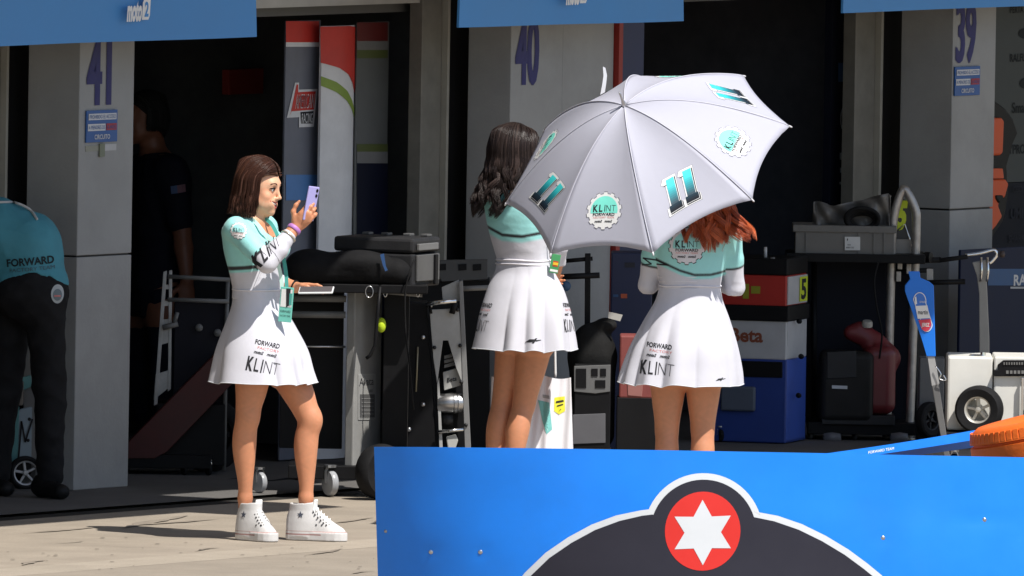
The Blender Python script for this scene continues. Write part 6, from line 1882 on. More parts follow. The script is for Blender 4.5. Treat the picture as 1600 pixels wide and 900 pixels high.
# ---- service cart in the middle
gc = gnd(548, 776); YC = gc.y
sc_ = thing('service_cart', 'grey upright service cart with a paper label and clear castor, right of the filming woman', 'cart', V((gc.x, gc.y, 0.004)))
OC = bl(gc).y
a0 = bl(fac(553, 600, OC)).x; a1 = bl(fac(596, 600, OC)).x
cz0, cz1 = fac(575, 742, OC).z, fac(575, 446, OC).z
col_o = bbox_(MB(), a0, a1, OC, OC - 0.045, cz0, cz1).build('column', mat('cart_grey', (0.30, 0.30, 0.29), 0.55, var=0.1, dirt=0.2), sc_, bevel=0.006)
pr = Print(); ff = lambda x, y: on(x, y, OC)
def fquad(pr, x0, y0, x1, y1, m_, l=0): pr.poly([ff(x0, y1), ff(x1, y1), ff(x1, y0), ff(x0, y0)], m_, l)
fquad(pr, 559, 584, 586, 656, mat('label_grey', (0.36, 0.36, 0.35), 0.6)); fquad(pr, 561, 586, 584, 654, mat('label_grey_light', (0.31, 0.31, 0.30), 0.6), 1); fquad(pr, 561, 616, 584, 652, mat('label_dark', (0.09, 0.09, 0.09), 0.6), 2)
c = ff(571, 602); pr.text('Avata', c[0], c[1], ff(571, 590)[1] - c[1], INK, width=ff(583, 600)[0] - ff(561, 600)[0], layer=2)
c = ff(578, 613); pr.text('800', c[0], c[1], ff(571, 609)[1] - c[1], INK, layer=2)
for k in range(5): fquad(pr, 563, 622 + k * 6, 582, 623.5 + k * 6, mat('label_line', (0.2, 0.2, 0.2), 0.6), 3)
pr.build('paper_label', lambda x, y, l: bw(x, OC + 0.003 + l, y), col_o)
MB().tube([at(577 + 6 * math.cos(a), 456 + 9 * math.sin(a), YC - 0.10) for a in np.linspace(0, 6.28, 16, endpoint=False)], 0.003, 6, closed=True).build('hook_ring', STEEL, sc_, smooth=True)
rod('hanging_strap', [(594, 448, -0.10), (590, 490, -0.11), (586, 540, -0.11), (578, 556, -0.11), (572, 560, -0.11)], YC, 0.008, BLACK, sc_)
rod('cross_tube', [(597, 456), (660, 461)], YC - 0.05, 0.010, GREYPAINT, sc_)
for x in (602, 653): MB().tube([at(x + 3 * math.cos(a), 455 + 9 * math.sin(a), YC - 0.066) for a in np.linspace(0, 6.28, 14, endpoint=False)], 0.002, 5, closed=True).build('cable_clip', CHROME, sc_, smooth=True)
for x0, x1, y, r in ((440, 541, 466, 0.016), (440, 540, 491, 0.016), (450, 540, 541, 0.005)): rod('side_rail', [(x0, y), (x1, y + 1)], YC + 0.05, r, GREYPAINT if r > 0.01 else STEEL, sc_)
ybox('top_shelf', 440, 446, 668, 456, YC - 0.10, 0.46, 0.0, BLACK, sc_); ybox('rear_panel', 436, 456, 538, 700, YC + 0.30, 0.04, 0.0, BLACK, sc_)
ybox('base', 450, 730, 640, 748, YC - 0.06, 0.40, 0.0, BLACK, sc_); ybox('lower_body', 596, 458, 640, 730, YC + 0.05, 0.30, 0.0, BLACK, sc_)
castor(sc_, V((at(516, 760, YC).x, YC - 0.05, 0.062)), 0.058, 0.5, mat('clear_castor', (0.35, 0.36, 0.38), 0.25, var=0.05)); castor(sc_, V((at(405, 760, YC).x, YC + 0.10, 0.052)), 0.048, 0.6, mat('clear_castor', (0.2,) * 3))
wh = thing('trolley_wheel', 'black rubber wheel half hidden by the left end of the blue barrier', 'wheel', gnd(588, 781))
gw = gnd(588, 781); wheel(wh, V((gw.x + 0.02, gw.y, 0.125)), V((0.6, -0.8, 0)), 0.125, 0.09, 0.07, 5, RUBBER, DARKMETAL)
tb_ = thing('tennis_ball', 'yellow-green ball hooked on the grey service cart', 'ball', at(598, 508, YC - 0.02))
F = Field(at(598, 508, YC - 0.02) - V((0.06, 0.06, 0.06)), at(598, 508, YC - 0.02) + V((0.06, 0.06, 0.06)), 0.004); F.ell(at(596, 508, YC - 0.02), (0.021, 0.021, 0.034), k=0)
put('ball_body', F, mat('neon_yellow', srgb(200, 226, 40), 0.7), tb_); rod('cord', [(592, 458), (595, 480), (596, 498)], YC - 0.02, 0.002, BLACK, tb_)
# hard case and bag on the shelf
hc_ = thing('hard_case', 'black moulded hard case with latches on top of the service cart', 'case', at(600, 446, YC))
yw = math.radians(-24); DK = mat('case_black', (0.030, 0.030, 0.032), 0.45, var=0.15, bump=0.1); DKE = mat('case_grey_lit_end', (0.10, 0.10, 0.10), 0.5, var=0.1)
o_, (c, R_, w_, d_, h_) = ybox('case_base', 520, 396, 645, 446, YC + 0.02, 0.30, yw, DK, hc_, 0.010)
MB().box(c + V((0, 0, h_ / 2 + 0.036)), (w_ * 1.01, d_ * 1.01, 0.066), R_).build('lid', DK, hc_, bevel=0.014)
for f in (-0.36, -0.12, 0.16, 0.38): MB().box(c + R_ @ V((w_ * f, d_ * 0.32, h_ / 2 + 0.075)), (0.035, 0.05, 0.012), R_).build('lid_rib', DKE, hc_, bevel=0.003)
MB().box(c + R_ @ V((w_ / 2 + 0.006, 0, 0.01)), (0.012, d_ * 0.8, h_ * 0.8), R_).build('lit_end_face', DKE, hc_, bevel=0.004)  # end coloured lighter than the case, as its sunward side
MB().box(c + R_ @ V((w_ / 2 + 0.016, d_ * 0.22, 0.0)), (0.014, 0.03, h_ * 0.9), R_).build('latch', BLACK, hc_, bevel=0.003); MB().box(c + R_ @ V((w_ / 2 + 0.012, -d_ * 0.05, h_ / 2 + 0.03)), (0.014, d_ * 0.7, 0.03), R_).build('latch', mat('latch_grey', (0.16,) * 3, 0.5), hc_, bevel=0.003)
bg = thing('black_bag', 'slumped black fabric bag lying in front of the hard case', 'bag', at(520, 447, YC))
F = Field(at(435, 455, YC - 0.3), at(655, 375, YC + 0.35), 0.006)
F.rbox(at(545, 424, YC - 0.03), (0.26, 0.07, 0.055), None, 0.05, 0.02); F.ell(at(485, 415, YC - 0.02), (0.11, 0.10, 0.075), k=0.05); F.ell(at(560, 408, YC - 0.04), (0.13, 0.08, 0.05), k=0.05); F.ell(at(620, 426, YC - 0.02), (0.07, 0.08, 0.05), k=0.04); F.cut(at(520, 446, YC), (0, 0, -1))
put('bag_body', F, mat('bag_black', (0.010, 0.010, 0.011), 0.8, var=0.3, bump=0.6, bscale=16), bg, None, 2)
plate('blue_tag', [(594, 398), (600, 396), (603, 416), (606, 422), (602, 424), (598, 414)], YC - 0.13, 0.004, mat('blue_tag', srgb(40, 78, 128), 0.6), bg)

# ---- aluminium framed trolley
g6 = gnd(695, 752); Y6 = g6.y
t6 = thing('tyre_trolley', 'trolley with aluminium A-frame plate and steel motor, left of the dark-haired woman', 'trolley', V((g6.x, g6.y, 0.004)))
LALU = mat('light_aluminium', (0.46, 0.46, 0.45), 0.45, 0.2, var=0.12, dirt=0.2)
plate('a_frame_plate', [(671, 484), (717, 482), (722, 545), (724, 604), (713, 576), (700, 532), (692, 532), (683, 600), (677, 560)], Y6, 0.012, LALU, t6, 0.002)
plate('frame_leg', [(683, 600), (686, 590), (694, 745), (688, 745)], Y6, 0.012, LALU, t6, 0.001); plate('frame_leg', [(717, 440), (723, 438), (738, 745), (728, 745)], Y6 - 0.004, 0.05, mat('mid_aluminium', (0.24, 0.24, 0.24), 0.5, 0.2), t6, 0.002)
plate('upper_plate', [(690, 449), (717, 437), (719, 470), (703, 474), (692, 474)], Y6 + 0.03, 0.012, ALU, t6, 0.002)
rod('handle', [(667, 475), (690, 472), (713, 470)], Y6 - 0.03, 0.010, CHROME, t6); rod('handle_stay', [(671, 476), (674, 490)], Y6 - 0.02, 0.006, BLACK, t6); rod('handle_stay', [(711, 472), (706, 490)], Y6 - 0.02, 0.014, BLACK, t6)
plate('dark_housing', [(636, 470), (668, 474), (684, 745), (630, 745)], Y6 + 0.02, 0.25, BLACK, t6, 0.006); plate('rear_housing', [(684, 490), (722, 490), (732, 735), (690, 735)], Y6 + 0.10, 0.2, BLACK, t6)
knobs(t6, [(661, 527), (661, 632), (639, 671), (672, 478)], Y6 + 0.016, 0.011); knobs(t6, [(679, 543), (719, 540), (721, 597), (728, 664), (715, 484)], Y6 - 0.006, 0.009, DARKMETAL)
rod('thin_rod', [(653, 542), (650, 612)], Y6 + 0.01, 0.004, mat('brass_rod', (0.32, 0.29, 0.2), 0.4, 0.5), t6)
mo = MB().lathe([(0, -0.062), (0.034, -0.060), (0.043, -0.045), (0.046, 0.0), (0.047, 0.012), (0.044, 0.015), (0.047, 0.018), (0.047, 0.030), (0.044, 0.033), (0.046, 0.036), (0.044, 0.058), (0.03, 0.066), (0, 0.066)], at(703, 630, Y6 + 0.035), V((1, 0.1, 0.03)), 28).build('motor', STEEL, t6, smooth='auto')
rod('lower_bar', [(684, 675), (724, 671)], Y6 - 0.01, 0.008, CHROME, t6); rod('lower_spool', [(690, 655), (708, 655)], Y6 + 0.05, 0.03, DARKMETAL, t6)
cb = plate('parts_box', [(692, 582), (717, 574), (720, 602), (694, 610)], Y6 + 0.03, 0.05, mat('parts_box_grey', (0.42, 0.42, 0.40), 0.7), t6, 0.002)
pr = Print(); pr.text('Beta', 0, 0, 0.020, INK, width=0.045, bold=0.02)
pr.build('lettering', flat_map(at(706, 596, Y6 + 0.03), V((0.97, 0, 0.22)), ZA, V((0, -1, 0)), 0.002), cb)
for k in range(3): plate('filter_fin', [(694, 556 + k * 7), (709, 552 + k * 7), (711, 557 + k * 7), (694, 561 + k * 7)], Y6 + 0.04, 0.04, GREYPAINT, t6, 0.001)
plate('pale_fitting', [(697, 683), (712, 679), (716, 688), (712, 700), (700, 702)], Y6 + 0.0, 0.03, mat('pale_fitting', (0.5, 0.5, 0.47), 0.5), t6, 0.004)
rod('rear_tube', [(698, 452), (775, 449)], Y6 + 0.12, 0.012, GREYPAINT, t6)
for x in (648, 690, 730): castor(t6, V((at(x, 748, Y6).x, Y6 + 0.03, 0.040)), 0.036)
rk = thing('storage_rack', 'low black rack with square holes in the shade left of pillar 40', 'rack', gnd(720, 730))
YR = gnd(720, 728).y
plate('rack_face', [(672, 407), (762, 405), (762, 436), (690, 440)], YR, 0.03, mat('rack_dark_grey', (0.07, 0.07, 0.07), 0.6), rk, 0.003)
for x in (690, 722, 745): plate('rack_recess', [(x - 6, 413), (x + 7, 412), (x + 7, 422), (x - 6, 423)], YR - 0.004, 0.01, BLACK, rk)
plate('rack_body', [(640, 440), (765, 438), (765, 726), (640, 726)], YR + 0.05, 0.3, BLACK, rk)

# ---- between the two women
YS = gnd(915, 733).y
ts = thing('tee_stand', 'black tee-shaped stand against pillar 40 between the two women', 'stand', gnd(918, 733))
rod('cross_bar', [(866, 433), (937, 430)], YS, 0.014, BLACK, ts); rod('cross_bar', [(880, 408), (926, 404)], YS + 0.02, 0.010, BLACK, ts); plate('post', [(914, 396), (923, 396), (921, 733), (912, 733)], YS, 0.03, BLACK, ts, 0.003)
rod('foot', [(885, 730), (950, 732)], YS, 0.012, BLACK, ts); MB().lathe([(0, 0.01), (0.02, 0.008), (0.024, 0)], at(884, 447, YS - 0.01), V((0, -1, 0)), 16).build('blue_cap', mat('blue_cap', srgb(50, 84, 120), 0.5), ts, smooth=True)
YN = gnd(975, 722).y
nc = thing('navy_cabinet', 'tall navy cabinet with small printed marks, left of the red-haired woman', 'cabinet', gnd(985, 722))
nb_, _ = ybox('cabinet_body', 950, 396, 1020, 720, YN, 0.25, 0.0, mat('cabinet_navy', srgb(28, 38, 72), 0.55), nc, 0.006)
pr = Print(); yq = lambda x, y: (at(x, y, YN).x, at(x, y, YN).z)
pr.poly([yq(970, 466), (yq(980, 466)), yq(980, 459), yq(970, 459)], mat('mark_orange', srgb(170, 80, 50), 0.6)); pr.poly([yq(958, 464), yq(966, 464), yq(966, 460), yq(958, 460)], MARKBLUE); pr.poly([yq(976, 418), yq(992, 418), yq(992, 410), yq(976, 410)], FAINT2)
pr.build('printed_marks', lambda x, y, l: V((x, YN - 0.003 - l, y)), nb_)
YK = gnd(925, 735).y - 0.12
pk = thing('backpack', 'dark backpack with a pale tag standing between the two women', 'backpack', gnd(925, 735))
F = Field(at(868, 720, YK - 0.2), at(985, 480, YK + 0.3), 0.006)
F.rbox(at(925, 620, YK + 0.08), (0.105, 0.09, 0.24), None, 0.07, 0.02); F.ell(at(925, 545, YK + 0.06), (0.10, 0.08, 0.12), k=0.06); F.ell(at(947, 508, YK + 0.05), (0.05, 0.05, 0.035), k=0.03); F.ell(at(915, 640, YK + 0.02), (0.08, 0.07, 0.10), k=0.03); F.cut(at(925, 737, YK), (0, 0, -1))
put('bag_body', F, mat('backpack_black', (0.012, 0.012, 0.012), 0.8, var=0.3, bump=0.5, bscale=20), pk, None, 2)
plate('pale_tag', [(951, 487), (973, 492), (969, 502), (950, 497)], YK - 0.02, 0.004, mat('tag_paper', (0.42, 0.41, 0.38), 0.7), pk)
pu = thing('power_unit', 'grey socket box with dark openings in front of the backpack', 'power unit', gnd(925, 742))
YP = YK - 0.10
o_, _ = ybox('box_body', 896, 570, 955, 700, YP, 0.08, 0.0, BLACK, pu, 0.004); plate('face_plate', [(897, 572), (954, 570), (953, 612), (930, 615), (897, 612)], YP - 0.006, 0.008, mat('face_grey', (0.13, 0.13, 0.13), 0.6), pu, 0.002)
for x0, y0, x1, y1 in ((924, 576, 934, 588), (938, 576, 947, 588), (930, 594, 946, 606), (900, 576, 916, 606)): plate('socket', [(x0, y0), (x1, y0), (x1, y1), (x0, y1)], YP - 0.010, 0.006, BLACK, pu, 0.001)
plate('lower_panel', [(895, 648), (946, 646), (946, 692), (895, 694)], YP - 0.006, 0.008, mat('panel_grey', (0.11, 0.11, 0.12), 0.6), pu, 0.002)
ybox('foot_box', 896, 700, 955, 737, YP, 0.10, 0.0, BLACK, pu)
rb = thing('red_crate', 'dull red plastic crate beside the skirt of the red-haired woman', 'crate', gnd(990, 732))
o_, _ = ybox('crate_body', 967, 525, 1022, 622, YP + 0.05, 0.22, 0.0, mat('crate_red', srgb(126, 62, 58), 0.6), rb, 0.008); plate('pale_patch', [(980, 594), (1005, 596), (1003, 620), (981, 618)], YP + 0.046, 0.006, mat('crate_pale', srgb(150, 100, 94), 0.6), rb, 0.002); ybox('crate_stand', 962, 622, 1028, 734, YP + 0.05, 0.22, 0.0, BLACK, rb)

# ---- tool cabinet
gb = gnd(1195, 694); Y7 = gb.y
tc_ = thing('tool_cabinet', 'red, white and blue tool cabinet on castors right of the red-haired woman', 'cabinet', V((gb.x, gb.y, 0.004)))
yw = math.radians(-16)
CR, CW, CB = mat('cabinet_red', srgb(176, 44, 36), 0.4), mat('cabinet_white', (0.50, 0.50, 0.51), 0.4), mat('cabinet_blue', srgb(40, 66, 140), 0.4)
def slab(name, y0, y1, m_, g=0.0, dp=0.36): return ybox(name, 1112, y0, 1229, y1, Y7, dp, yw, m_, tc_, 0.006, g)
slab('top_tray', 404, 428, BLACK, 0.006); o_r, fr = slab('drawer', 430, 477, CR); slab('bumper', 477.5, 500, BLACK, 0.012); o_w, fw_ = slab('drawer', 501, 560, CW); slab('drawer', 561, 690, CB)
def cside(y0, y1, m_):
    A = at(1229, y1, Y7); B = at(1229, y0, Y7); c, R, w, d, h = fr
    cc = V((c.x, c.y, (A.z + B.z) / 2)) + R @ V((w / 2 + 0.004, 0, 0))
    return MB().box(cc, (0.008, d * 0.94, B.z - A.z), R).build('side_panel', m_, tc_, bevel=0.002), cc, R
sp1, cc1, Rc = cside(432, 476, CW); cside(502, 560, CW); sp2, cc2, _ = cside(562, 688, mat('cabinet_blue_side', srgb(62, 92, 180), 0.4))
pr = Print(); NEON = mat('neon_mark', srgb(206, 222, 48), 0.5); pr.poly([(-0.07, -0.058), (0.07, -0.058), (0.07, 0.058), (-0.07, 0.058)], NEON, 0); pr.text('5', 0, -0.045, 0.09, INK, width=0.09, bold=0.03, layer=1)
pr.build('number_decal', lambda x, y, l: cc1 + Rc @ V((0.007 + l, x + 0.09, y)), sp1)
c, R, w, d, h = fw_
pr = Print(); pr.text('Beta', 0, 0, 0.062, mat('lettering_rust', srgb(140, 74, 50), 0.5), width=0.16, bold=0.03)
pr.build('lettering', lambda x, y, l: c + R @ V((x - 0.012, -d / 2 - 0.002 - l, y - 0.01)), o_w)
c8, R8, w8, d8, h8 = fr
pr = Print(); pr.poly([(-0.03, -0.04), (0.0, -0.04), (0.0, 0.03), (-0.03, 0.03)], mat('dim_neon', srgb(150, 150, 40), 0.5)); pr.poly([(0.01, -0.015), (0.055, -0.015), (0.055, 0.02), (0.01, 0.02)], mat('dim_neon', srgb(150, 150, 40)))
pr.build('number_decal', lambda x, y, l: c8 + R8 @ V((x + 0.0, -d8 / 2 - 0.002 - l, y)), o_r)
o_b, fb = ybox('lower_drawer', 1125, 604, 1180, 642, Y7 - 0.012, 0.02, yw, mat('drawer_grey', (0.10, 0.12, 0.16), 0.5), tc_, 0.012)
ybox('dark_band', 1116, 565, 1222, 588, Y7 - 0.006, 0.02, yw, BLACK, tc_, 0.003)
for x, y in ((1226, 508), (1224, 541), (1249, 502), (1252, 557), (1248, 618)): MB().lathe([(0, 0.01), (0.012, 0.008), (0.013, -0.01)], at(x, y, Y7 - (0.02 if x < 1230 else -0.05)), V((0.2, -1, 0)), 10).build('catch', BLACK, tc_, smooth=True)
for x in (1125, 1225): castor(tc_, V((at(x, 692, Y7).x, Y7 + 0.05, 0.036)), 0.032)
rod('bottle', [(1207, 428), (1207, 408), (1207, 402)], Y7 - 0.02, 0.012, GREYPAINT, tc_)
tag(rod('spray_can', [(1196, 404), (1196, 386)], Y7 + 0.1, 0.008, mat('can_white', (0.6, 0.6, 0.6), 0.4), None), 'thin white can standing on the tool cabinet', 'can')

# ---- rack, crate, pressure washer, steel loop
gr = gnd(1350, 690); Y8 = gr.y
rk2 = thing('equipment_rack', 'black rack on castors carrying the grey crate, left of pillar 39', 'rack', V((gr.x, gr.y, 0.004)))
ybox('shelf', 1228, 399, 1446, 409, Y8, 0.40, 0.0, BLACK, rk2); ybox('deck', 1262, 662, 1436, 678, Y8, 0.40, 0.0, BLACK, rk2)
for x in (1272, 1428): rod('upright', [(x, 409, 0.32), (x, 664, 0.32)], Y8, 0.014, BLACK, rk2)
ybox('back_panel', 1268, 410, 1432, 660, Y8 + 0.36, 0.02, 0.0, mat('rack_back_navy', (0.008, 0.010, 0.018), 0.6), rk2)
for x in (1266, 1336): castor(rk2, V((at(x, 684, Y8).x, Y8 + 0.06, 0.034)), 0.030, 0.3, mat('grey_castor', (0.10, 0.10, 0.10), 0.5))
for x in (1300, 1405): MB().lathe([(0, -0.045), (0.03, -0.04), (0.034, 0), (0.03, 0.04), (0, 0.045)], at(x, 684, Y8 + 0.02), V((1, 0, 0)), 18).build('roller', mat('roller_grey', (0.14, 0.14, 0.15), 0.4), rk2, smooth=True)
cr = thing('plastic_crate', 'grey plastic crate with a white label on the black rack', 'crate', at(1315, 398, Y8))
CG = mat('crate_grey', (0.16, 0.155, 0.145), 0.6, var=0.1)
o_, fc = ybox('crate_body', 1242, 358, 1398, 398, Y8 + 0.04, 0.30, 0.0, CG, cr, 0.005); ybox('rim', 1239, 354, 1401, 362, Y8 + 0.03, 0.32, 0.0, CG, cr, 0.003)
for x in (1258, 1340, 1364, 1380): ybox('rib', x, 363, x + 3, 396, Y8 + 0.034, 0.01, 0.0, CG, cr, 0.001)
lb = plate('paper_label', [(1320, 370), (1344, 370), (1344, 391), (1320, 391)], Y8 + 0.030, 0.003, mat('label_white', (0.62, 0.63, 0.63), 0.6), cr)
pr = Print(); q = at(1320, 391, Y8 + 0.030); pr.poly([(0.010, 0.046), (0.014, 0.046), (0.014, 0.056), (0.010, 0.056)], INK); pr.text('FIM', 0.020, 0.022, 0.007, INK); pr.text('6001120', 0.024, 0.010, 0.007, INK, width=0.036)
pr.build('lettering', flat_map(q, XA, ZA, V((0, -1, 0)), 0.002), lb)
sh_ = thing('plastic_sheet', 'crumpled translucent grey sheet heaped on the grey crate', 'sheet', at(1330, 355, Y8 + 0.15))
def sheet_pt(u, v):
    tx = [(1271, 315), (1280, 314), (1300, 322), (1325, 316), (1350, 312), (1372, 305), (1388, 302), (1392, 306)]
    k = u * (len(tx) - 1); i = min(int(k), len(tx) - 2); f = k - i
    x = tx[i][0] + (tx[i + 1][0] - tx[i][0]) * f; yt = tx[i][1] + (tx[i + 1][1] - tx[i][1]) * f
    y = yt + (357 - yt) * v
    return at(x - 2 * v, y, Y8 + 0.10 + 0.03 * math.sin(u * 14 + v * 3) + 0.018 * math.sin(u * 31 - v * 7) + 0.06 * v * math.sin(u * 3))
mb = MB(); vs = [sheet_pt(i / 30, j / 10) for i in range(31) for j in range(11)]; fs = [(i * 11 + j, (i + 1) * 11 + j, (i + 1) * 11 + j + 1, i * 11 + j + 1) for i in range(30) for j in range(10)]
mb.add(vs, fs); so_ = mb.build('sheet_body', mat('sheet_grey', (0.15, 0.145, 0.14), 0.35, var=0.15), sh_, smooth=True); so_.modifiers.new('thick', 'SOLIDIFY').thickness = 0.003
cc_ = thing('cable_coil', 'coiled black cable lying on the grey crate', 'cable', at(1348, 352, Y8 + 0.06))
for k in range(4): MB().tube([at(1347 + (26 - 2 * k) * math.cos(a), 342 + (17 - 2 * k) * math.sin(a) + k, Y8 + 0.05 + 0.012 * k + 0.02 * math.sin(a + k)) for a in np.linspace(0, 6.28, 28, endpoint=False)], 0.010, 8, closed=True).build('cable_loop', RUBBER, cc_, smooth=True)
gn = thing('pressure_washer', 'red and black pressure washer standing on the low deck of the rack', 'machine', at(1340, 662, Y8))
F = Field(at(1265, 668, Y8 - 0.15), at(1415, 480, Y8 + 0.35), 0.005)
F.rbox(at(1322, 603, Y8 + 0.09), (0.128, 0.12, 0.168), None, 0.035, 0.0); put('black_housing', F, mat('washer_black', (0.020, 0.019, 0.018), 0.45, var=0.2), gn)
F = Field(at(1265, 668, Y8 - 0.15), at(1425, 480, Y8 + 0.35), 0.005)
F.rbox(at(1374, 592, Y8 + 0.13), (0.075, 0.12, 0.165), None, 0.05, 0.0); F.cone(at(1330, 520, Y8 + 0.12), at(1368, 536, Y8 + 0.12), 0.036, 0.045, 0.04); F.cone(at(1345, 512, Y8 + 0.12), at(1392, 560, Y8 + 0.12), 0.03, 0.045, 0.04); F.cone(at(1342, 536, Y8 + 0.05), at(1362, 538, Y8 + 0.05), 0.014, 0.014, 0.01, sub=True)
put('red_tank', F, mat('washer_red', srgb(112, 42, 46), 0.4, var=0.1), gn)
MB().lathe([(0, 0.016), (0.022, 0.014), (0.026, 0.004), (0.026, -0.012)], at(1355, 506, Y8 + 0.10), V((0, -0.3, 1)), 18).build('filler_cap', mat('cap_beige', (0.45, 0.43, 0.38), 0.4), gn, smooth='auto')
plate('white_label', [(1300, 602), (1324, 603), (1324, 608), (1300, 607)], Y8 - 0.036, 0.004, mat('label_white', (0.6,) * 3), gn); plate('front_vent', [(1292, 550), (1338, 548), (1338, 590), (1292, 592)], Y8 - 0.034, 0.006, DARKMETAL, gn, 0.003)
ybox('foot_bar', 1284, 650, 1398, 663, Y8 - 0.02, 0.26, 0.0, DARKMETAL, gn, 0.003)
lf_ = thing('steel_loop_frame', 'tall bent steel tube frame with pointed top, beside pillar 39', 'frame', gnd(1388, 688))
Y9 = gnd(1388, 688).y
rod('bent_tube', smooth_path([V((1385, 686, 0)), V((1389, 560, 0)), V((1393, 400, 0)), V((1396, 345, 0)), V((1403, 314, 0.0)), V((1410, 298, 0)), V((1415, 297, 0.0)), V((1424, 312, 0.0)), V((1431, 330, 0.0)), V((1432, 345, 0)), V((1430, 420, 0)), V((1424, 600, 0)), V((1420, 690, 0))], 5), Y9, 0.0205, DULLSTEEL, lf_, 12)
rod('cross_tube', [(1386, 681), (1424, 680)], Y9, 0.020, DULLSTEEL, lf_); rod('cross_tube', [(1388, 672), (1398, 672)], Y9 - 0.02, 0.014, STEEL, lf_)
MB().lathe([(0, 0.006), (0.055, 0.006), (0.058, 0.0), (0, 0.0)], V((at(1385, 686, Y9).x, Y9, 0.006)), ZA, 24).build('foot_plate', STEEL, lf_, smooth='auto'); MB().lathe([(0, 0.006), (0.03, 0.006), (0.03, 0.0), (0, 0.0)], V((at(1420, 688, Y9).x, Y9, 0.006)), ZA, 20).build('foot_plate', STEEL, lf_, smooth='auto')
for x, y, m_, r in ((1446, 402, BLACK, 0.026), (1434, 404, DULLSTEEL, 0.022)): MB().lathe([(0, 0.03), (r, 0.028), (r, 0.0), (r * 0.5, -0.02)], at(x, y, Y9 - 0.01), V((0.9, -0.4, 0)), 18).build('clamp_knob', m_, lf_, smooth='auto')
rod('clamp_bar', [(1398, 408), (1470, 406)], Y9 + 0.02, 0.014, BLACK, lf_); rod('clamp_bar', [(1400, 424), (1458, 422)], Y9 + 0.03, 0.012, BLACK, lf_)
for x, y in ((1402, 405), (1416, 412), (1400, 424)): ybox('clamp_block', x, y, x + 8, y + 16, Y9 - 0.02, 0.05, 0.0, DULLSTEEL, lf_, 0.003)
np_ = thing('number_plate', 'dark plate with a neon yellow number five inside the steel loop', 'number plate', at(1408, 395, Y9 + 0.06))
pl_ = plate('plate_face', [(1398, 330), (1408, 308), (1424, 318), (1427, 392), (1390, 395), (1391, 360)], Y9 + 0.06, 0.02, mat('plate_dark', (0.06, 0.06, 0.06), 0.5), np_, 0.003)
pr = Print(); q = at(1400, 356, Y9 + 0.06); hz = at(1396, 316, Y9).z - at(1396, 356, Y9).z
pr.text('5', 0.020, 0, hz, mat('fluorescent_yellow', (0.72, 0.85, 0.03), 0.5), width=0.046, bold=0.06, slant=0.12); pr.build('number_decal', flat_map(q, XA, ZA, V((0, -1, 0)), 0.003), pl_)
ybox('holder_box', 1389, 374, 1424, 399, Y9 + 0.03, 0.10, 0.0, mat('holder_grey', (0.28, 0.26, 0.24), 0.5), np_, 0.004); rod('silver_lever', [(1402, 360), (1414, 350), (1421, 372), (1424, 388)], Y9 + 0.04, 0.004, CHROME, np_)

# ---- things standing in the sun line at the right
gpd = gnd(1484, 741); Y10 = gpd.y
pd = thing('stand_paddle', 'blue paddle-shaped stand cover with sponsor badge on a grey leg', 'stand', V((gpd.x, gpd.y, 0.0)))
PB = mat('paddle_blue', srgb(20, 118, 224), 0.4, var=0.03)
po = plate('paddle', [(1419, 424), (1437, 424), (1438, 434), (1452, 440), (1459, 446), (1462, 557), (1448, 557), (1440, 530), (1414, 455), (1414, 446), (1422, 436)], Y10, 0.014, PB, pd, 0.003)
pr = Print(); yq = lambda x, y: (at(x, y, Y10).x, at(x, y, Y10).z)
def lozenge(g):
    C1, C2 = (1437, 471), (1448, 505); r1_, r2_ = 10.5 + g, 9.5 + g
    return [yq(C1[0] + r1_ * math.cos(a) , C1[1] - (r1_ + 4) * math.sin(a)) for a in np.linspace(-0.2, math.pi - 0.2, 14)] + [yq(C2[0] + r2_ * math.cos(a), C2[1] - (r2_ + 4) * math.sin(a)) for a in np.linspace(math.pi - 0.2, 2 * math.pi - 0.2, 14)]
pr.poly(lozenge(0), PWHITE, 0); pr.poly(lozenge(-1.4), mat('badge_blue', srgb(60, 118, 206), 0.4), 1)
pr.poly([yq(1430, 478), yq(1449, 477), yq(1453, 497), yq(1434, 498)], PWHITE, 2); pr.poly([yq(1435, 500), yq(1454, 498), yq(1455, 508), yq(1452, 515), (yq(1446, 518)), yq(1440, 514)], mat('badge_red', srgb(206, 60, 78), 0.4), 2)
c = yq(1442, 491); pr.text('martin', c[0], c[1], 0.020, INK, width=0.045, bold=0.01, layer=3); c = yq(1442, 473); pr.text('circuito', c[0], c[1], 0.012, PWHITE, width=0.030, layer=3); c = yq(1431, 474); pr.poly([(c[0] - 0.004, c[1] - 0.006), (c[0] + 0.006, c[1] - 0.002), (c[0] + 0.001, c[1] + 0.032), (c[0] - 0.005, c[1] + 0.03)], PWHITE, 3)
c = yq(1446, 510); pr.text('JEREZ', c[0], c[1], 0.016, PWHITE, width=0.036, bold=0.02, layer=3)
pr.build('sponsor_badge', lambda x, y, l: V((x, Y10 - 0.003 - l, y)), po, maxlen=0.05)
plate('upper_leg', [(1449, 556), (1460, 556), (1468, 600), (1456, 604)], Y10 + 0.006, 0.02, mat('leg_light_grey', (0.40, 0.40, 0.40), 0.5, 0.3), pd, 0.003); plate('lower_leg', [(1456, 602), (1467, 600), (1488, 738), (1480, 741)], Y10 + 0.006, 0.018, mat('leg_dark_grey', (0.13, 0.13, 0.13), 0.5), pd, 0.003)
ybox('ground_foot', 1468, 733, 1506, 741, Y10 - 0.05, 0.14, 0.0, BLACK, pd)
MB().tube(smooth_path([at(1462, 572, Y10 - 0.01), at(1470, 584, Y10 - 0.015), at(1468, 592, Y10 - 0.015), at(1478, 594, Y10 - 0.015), at(1474, 586, Y10 - 0.015)], 5), 0.003, 6).build('wire_clip', CHROME, pd, smooth=True)
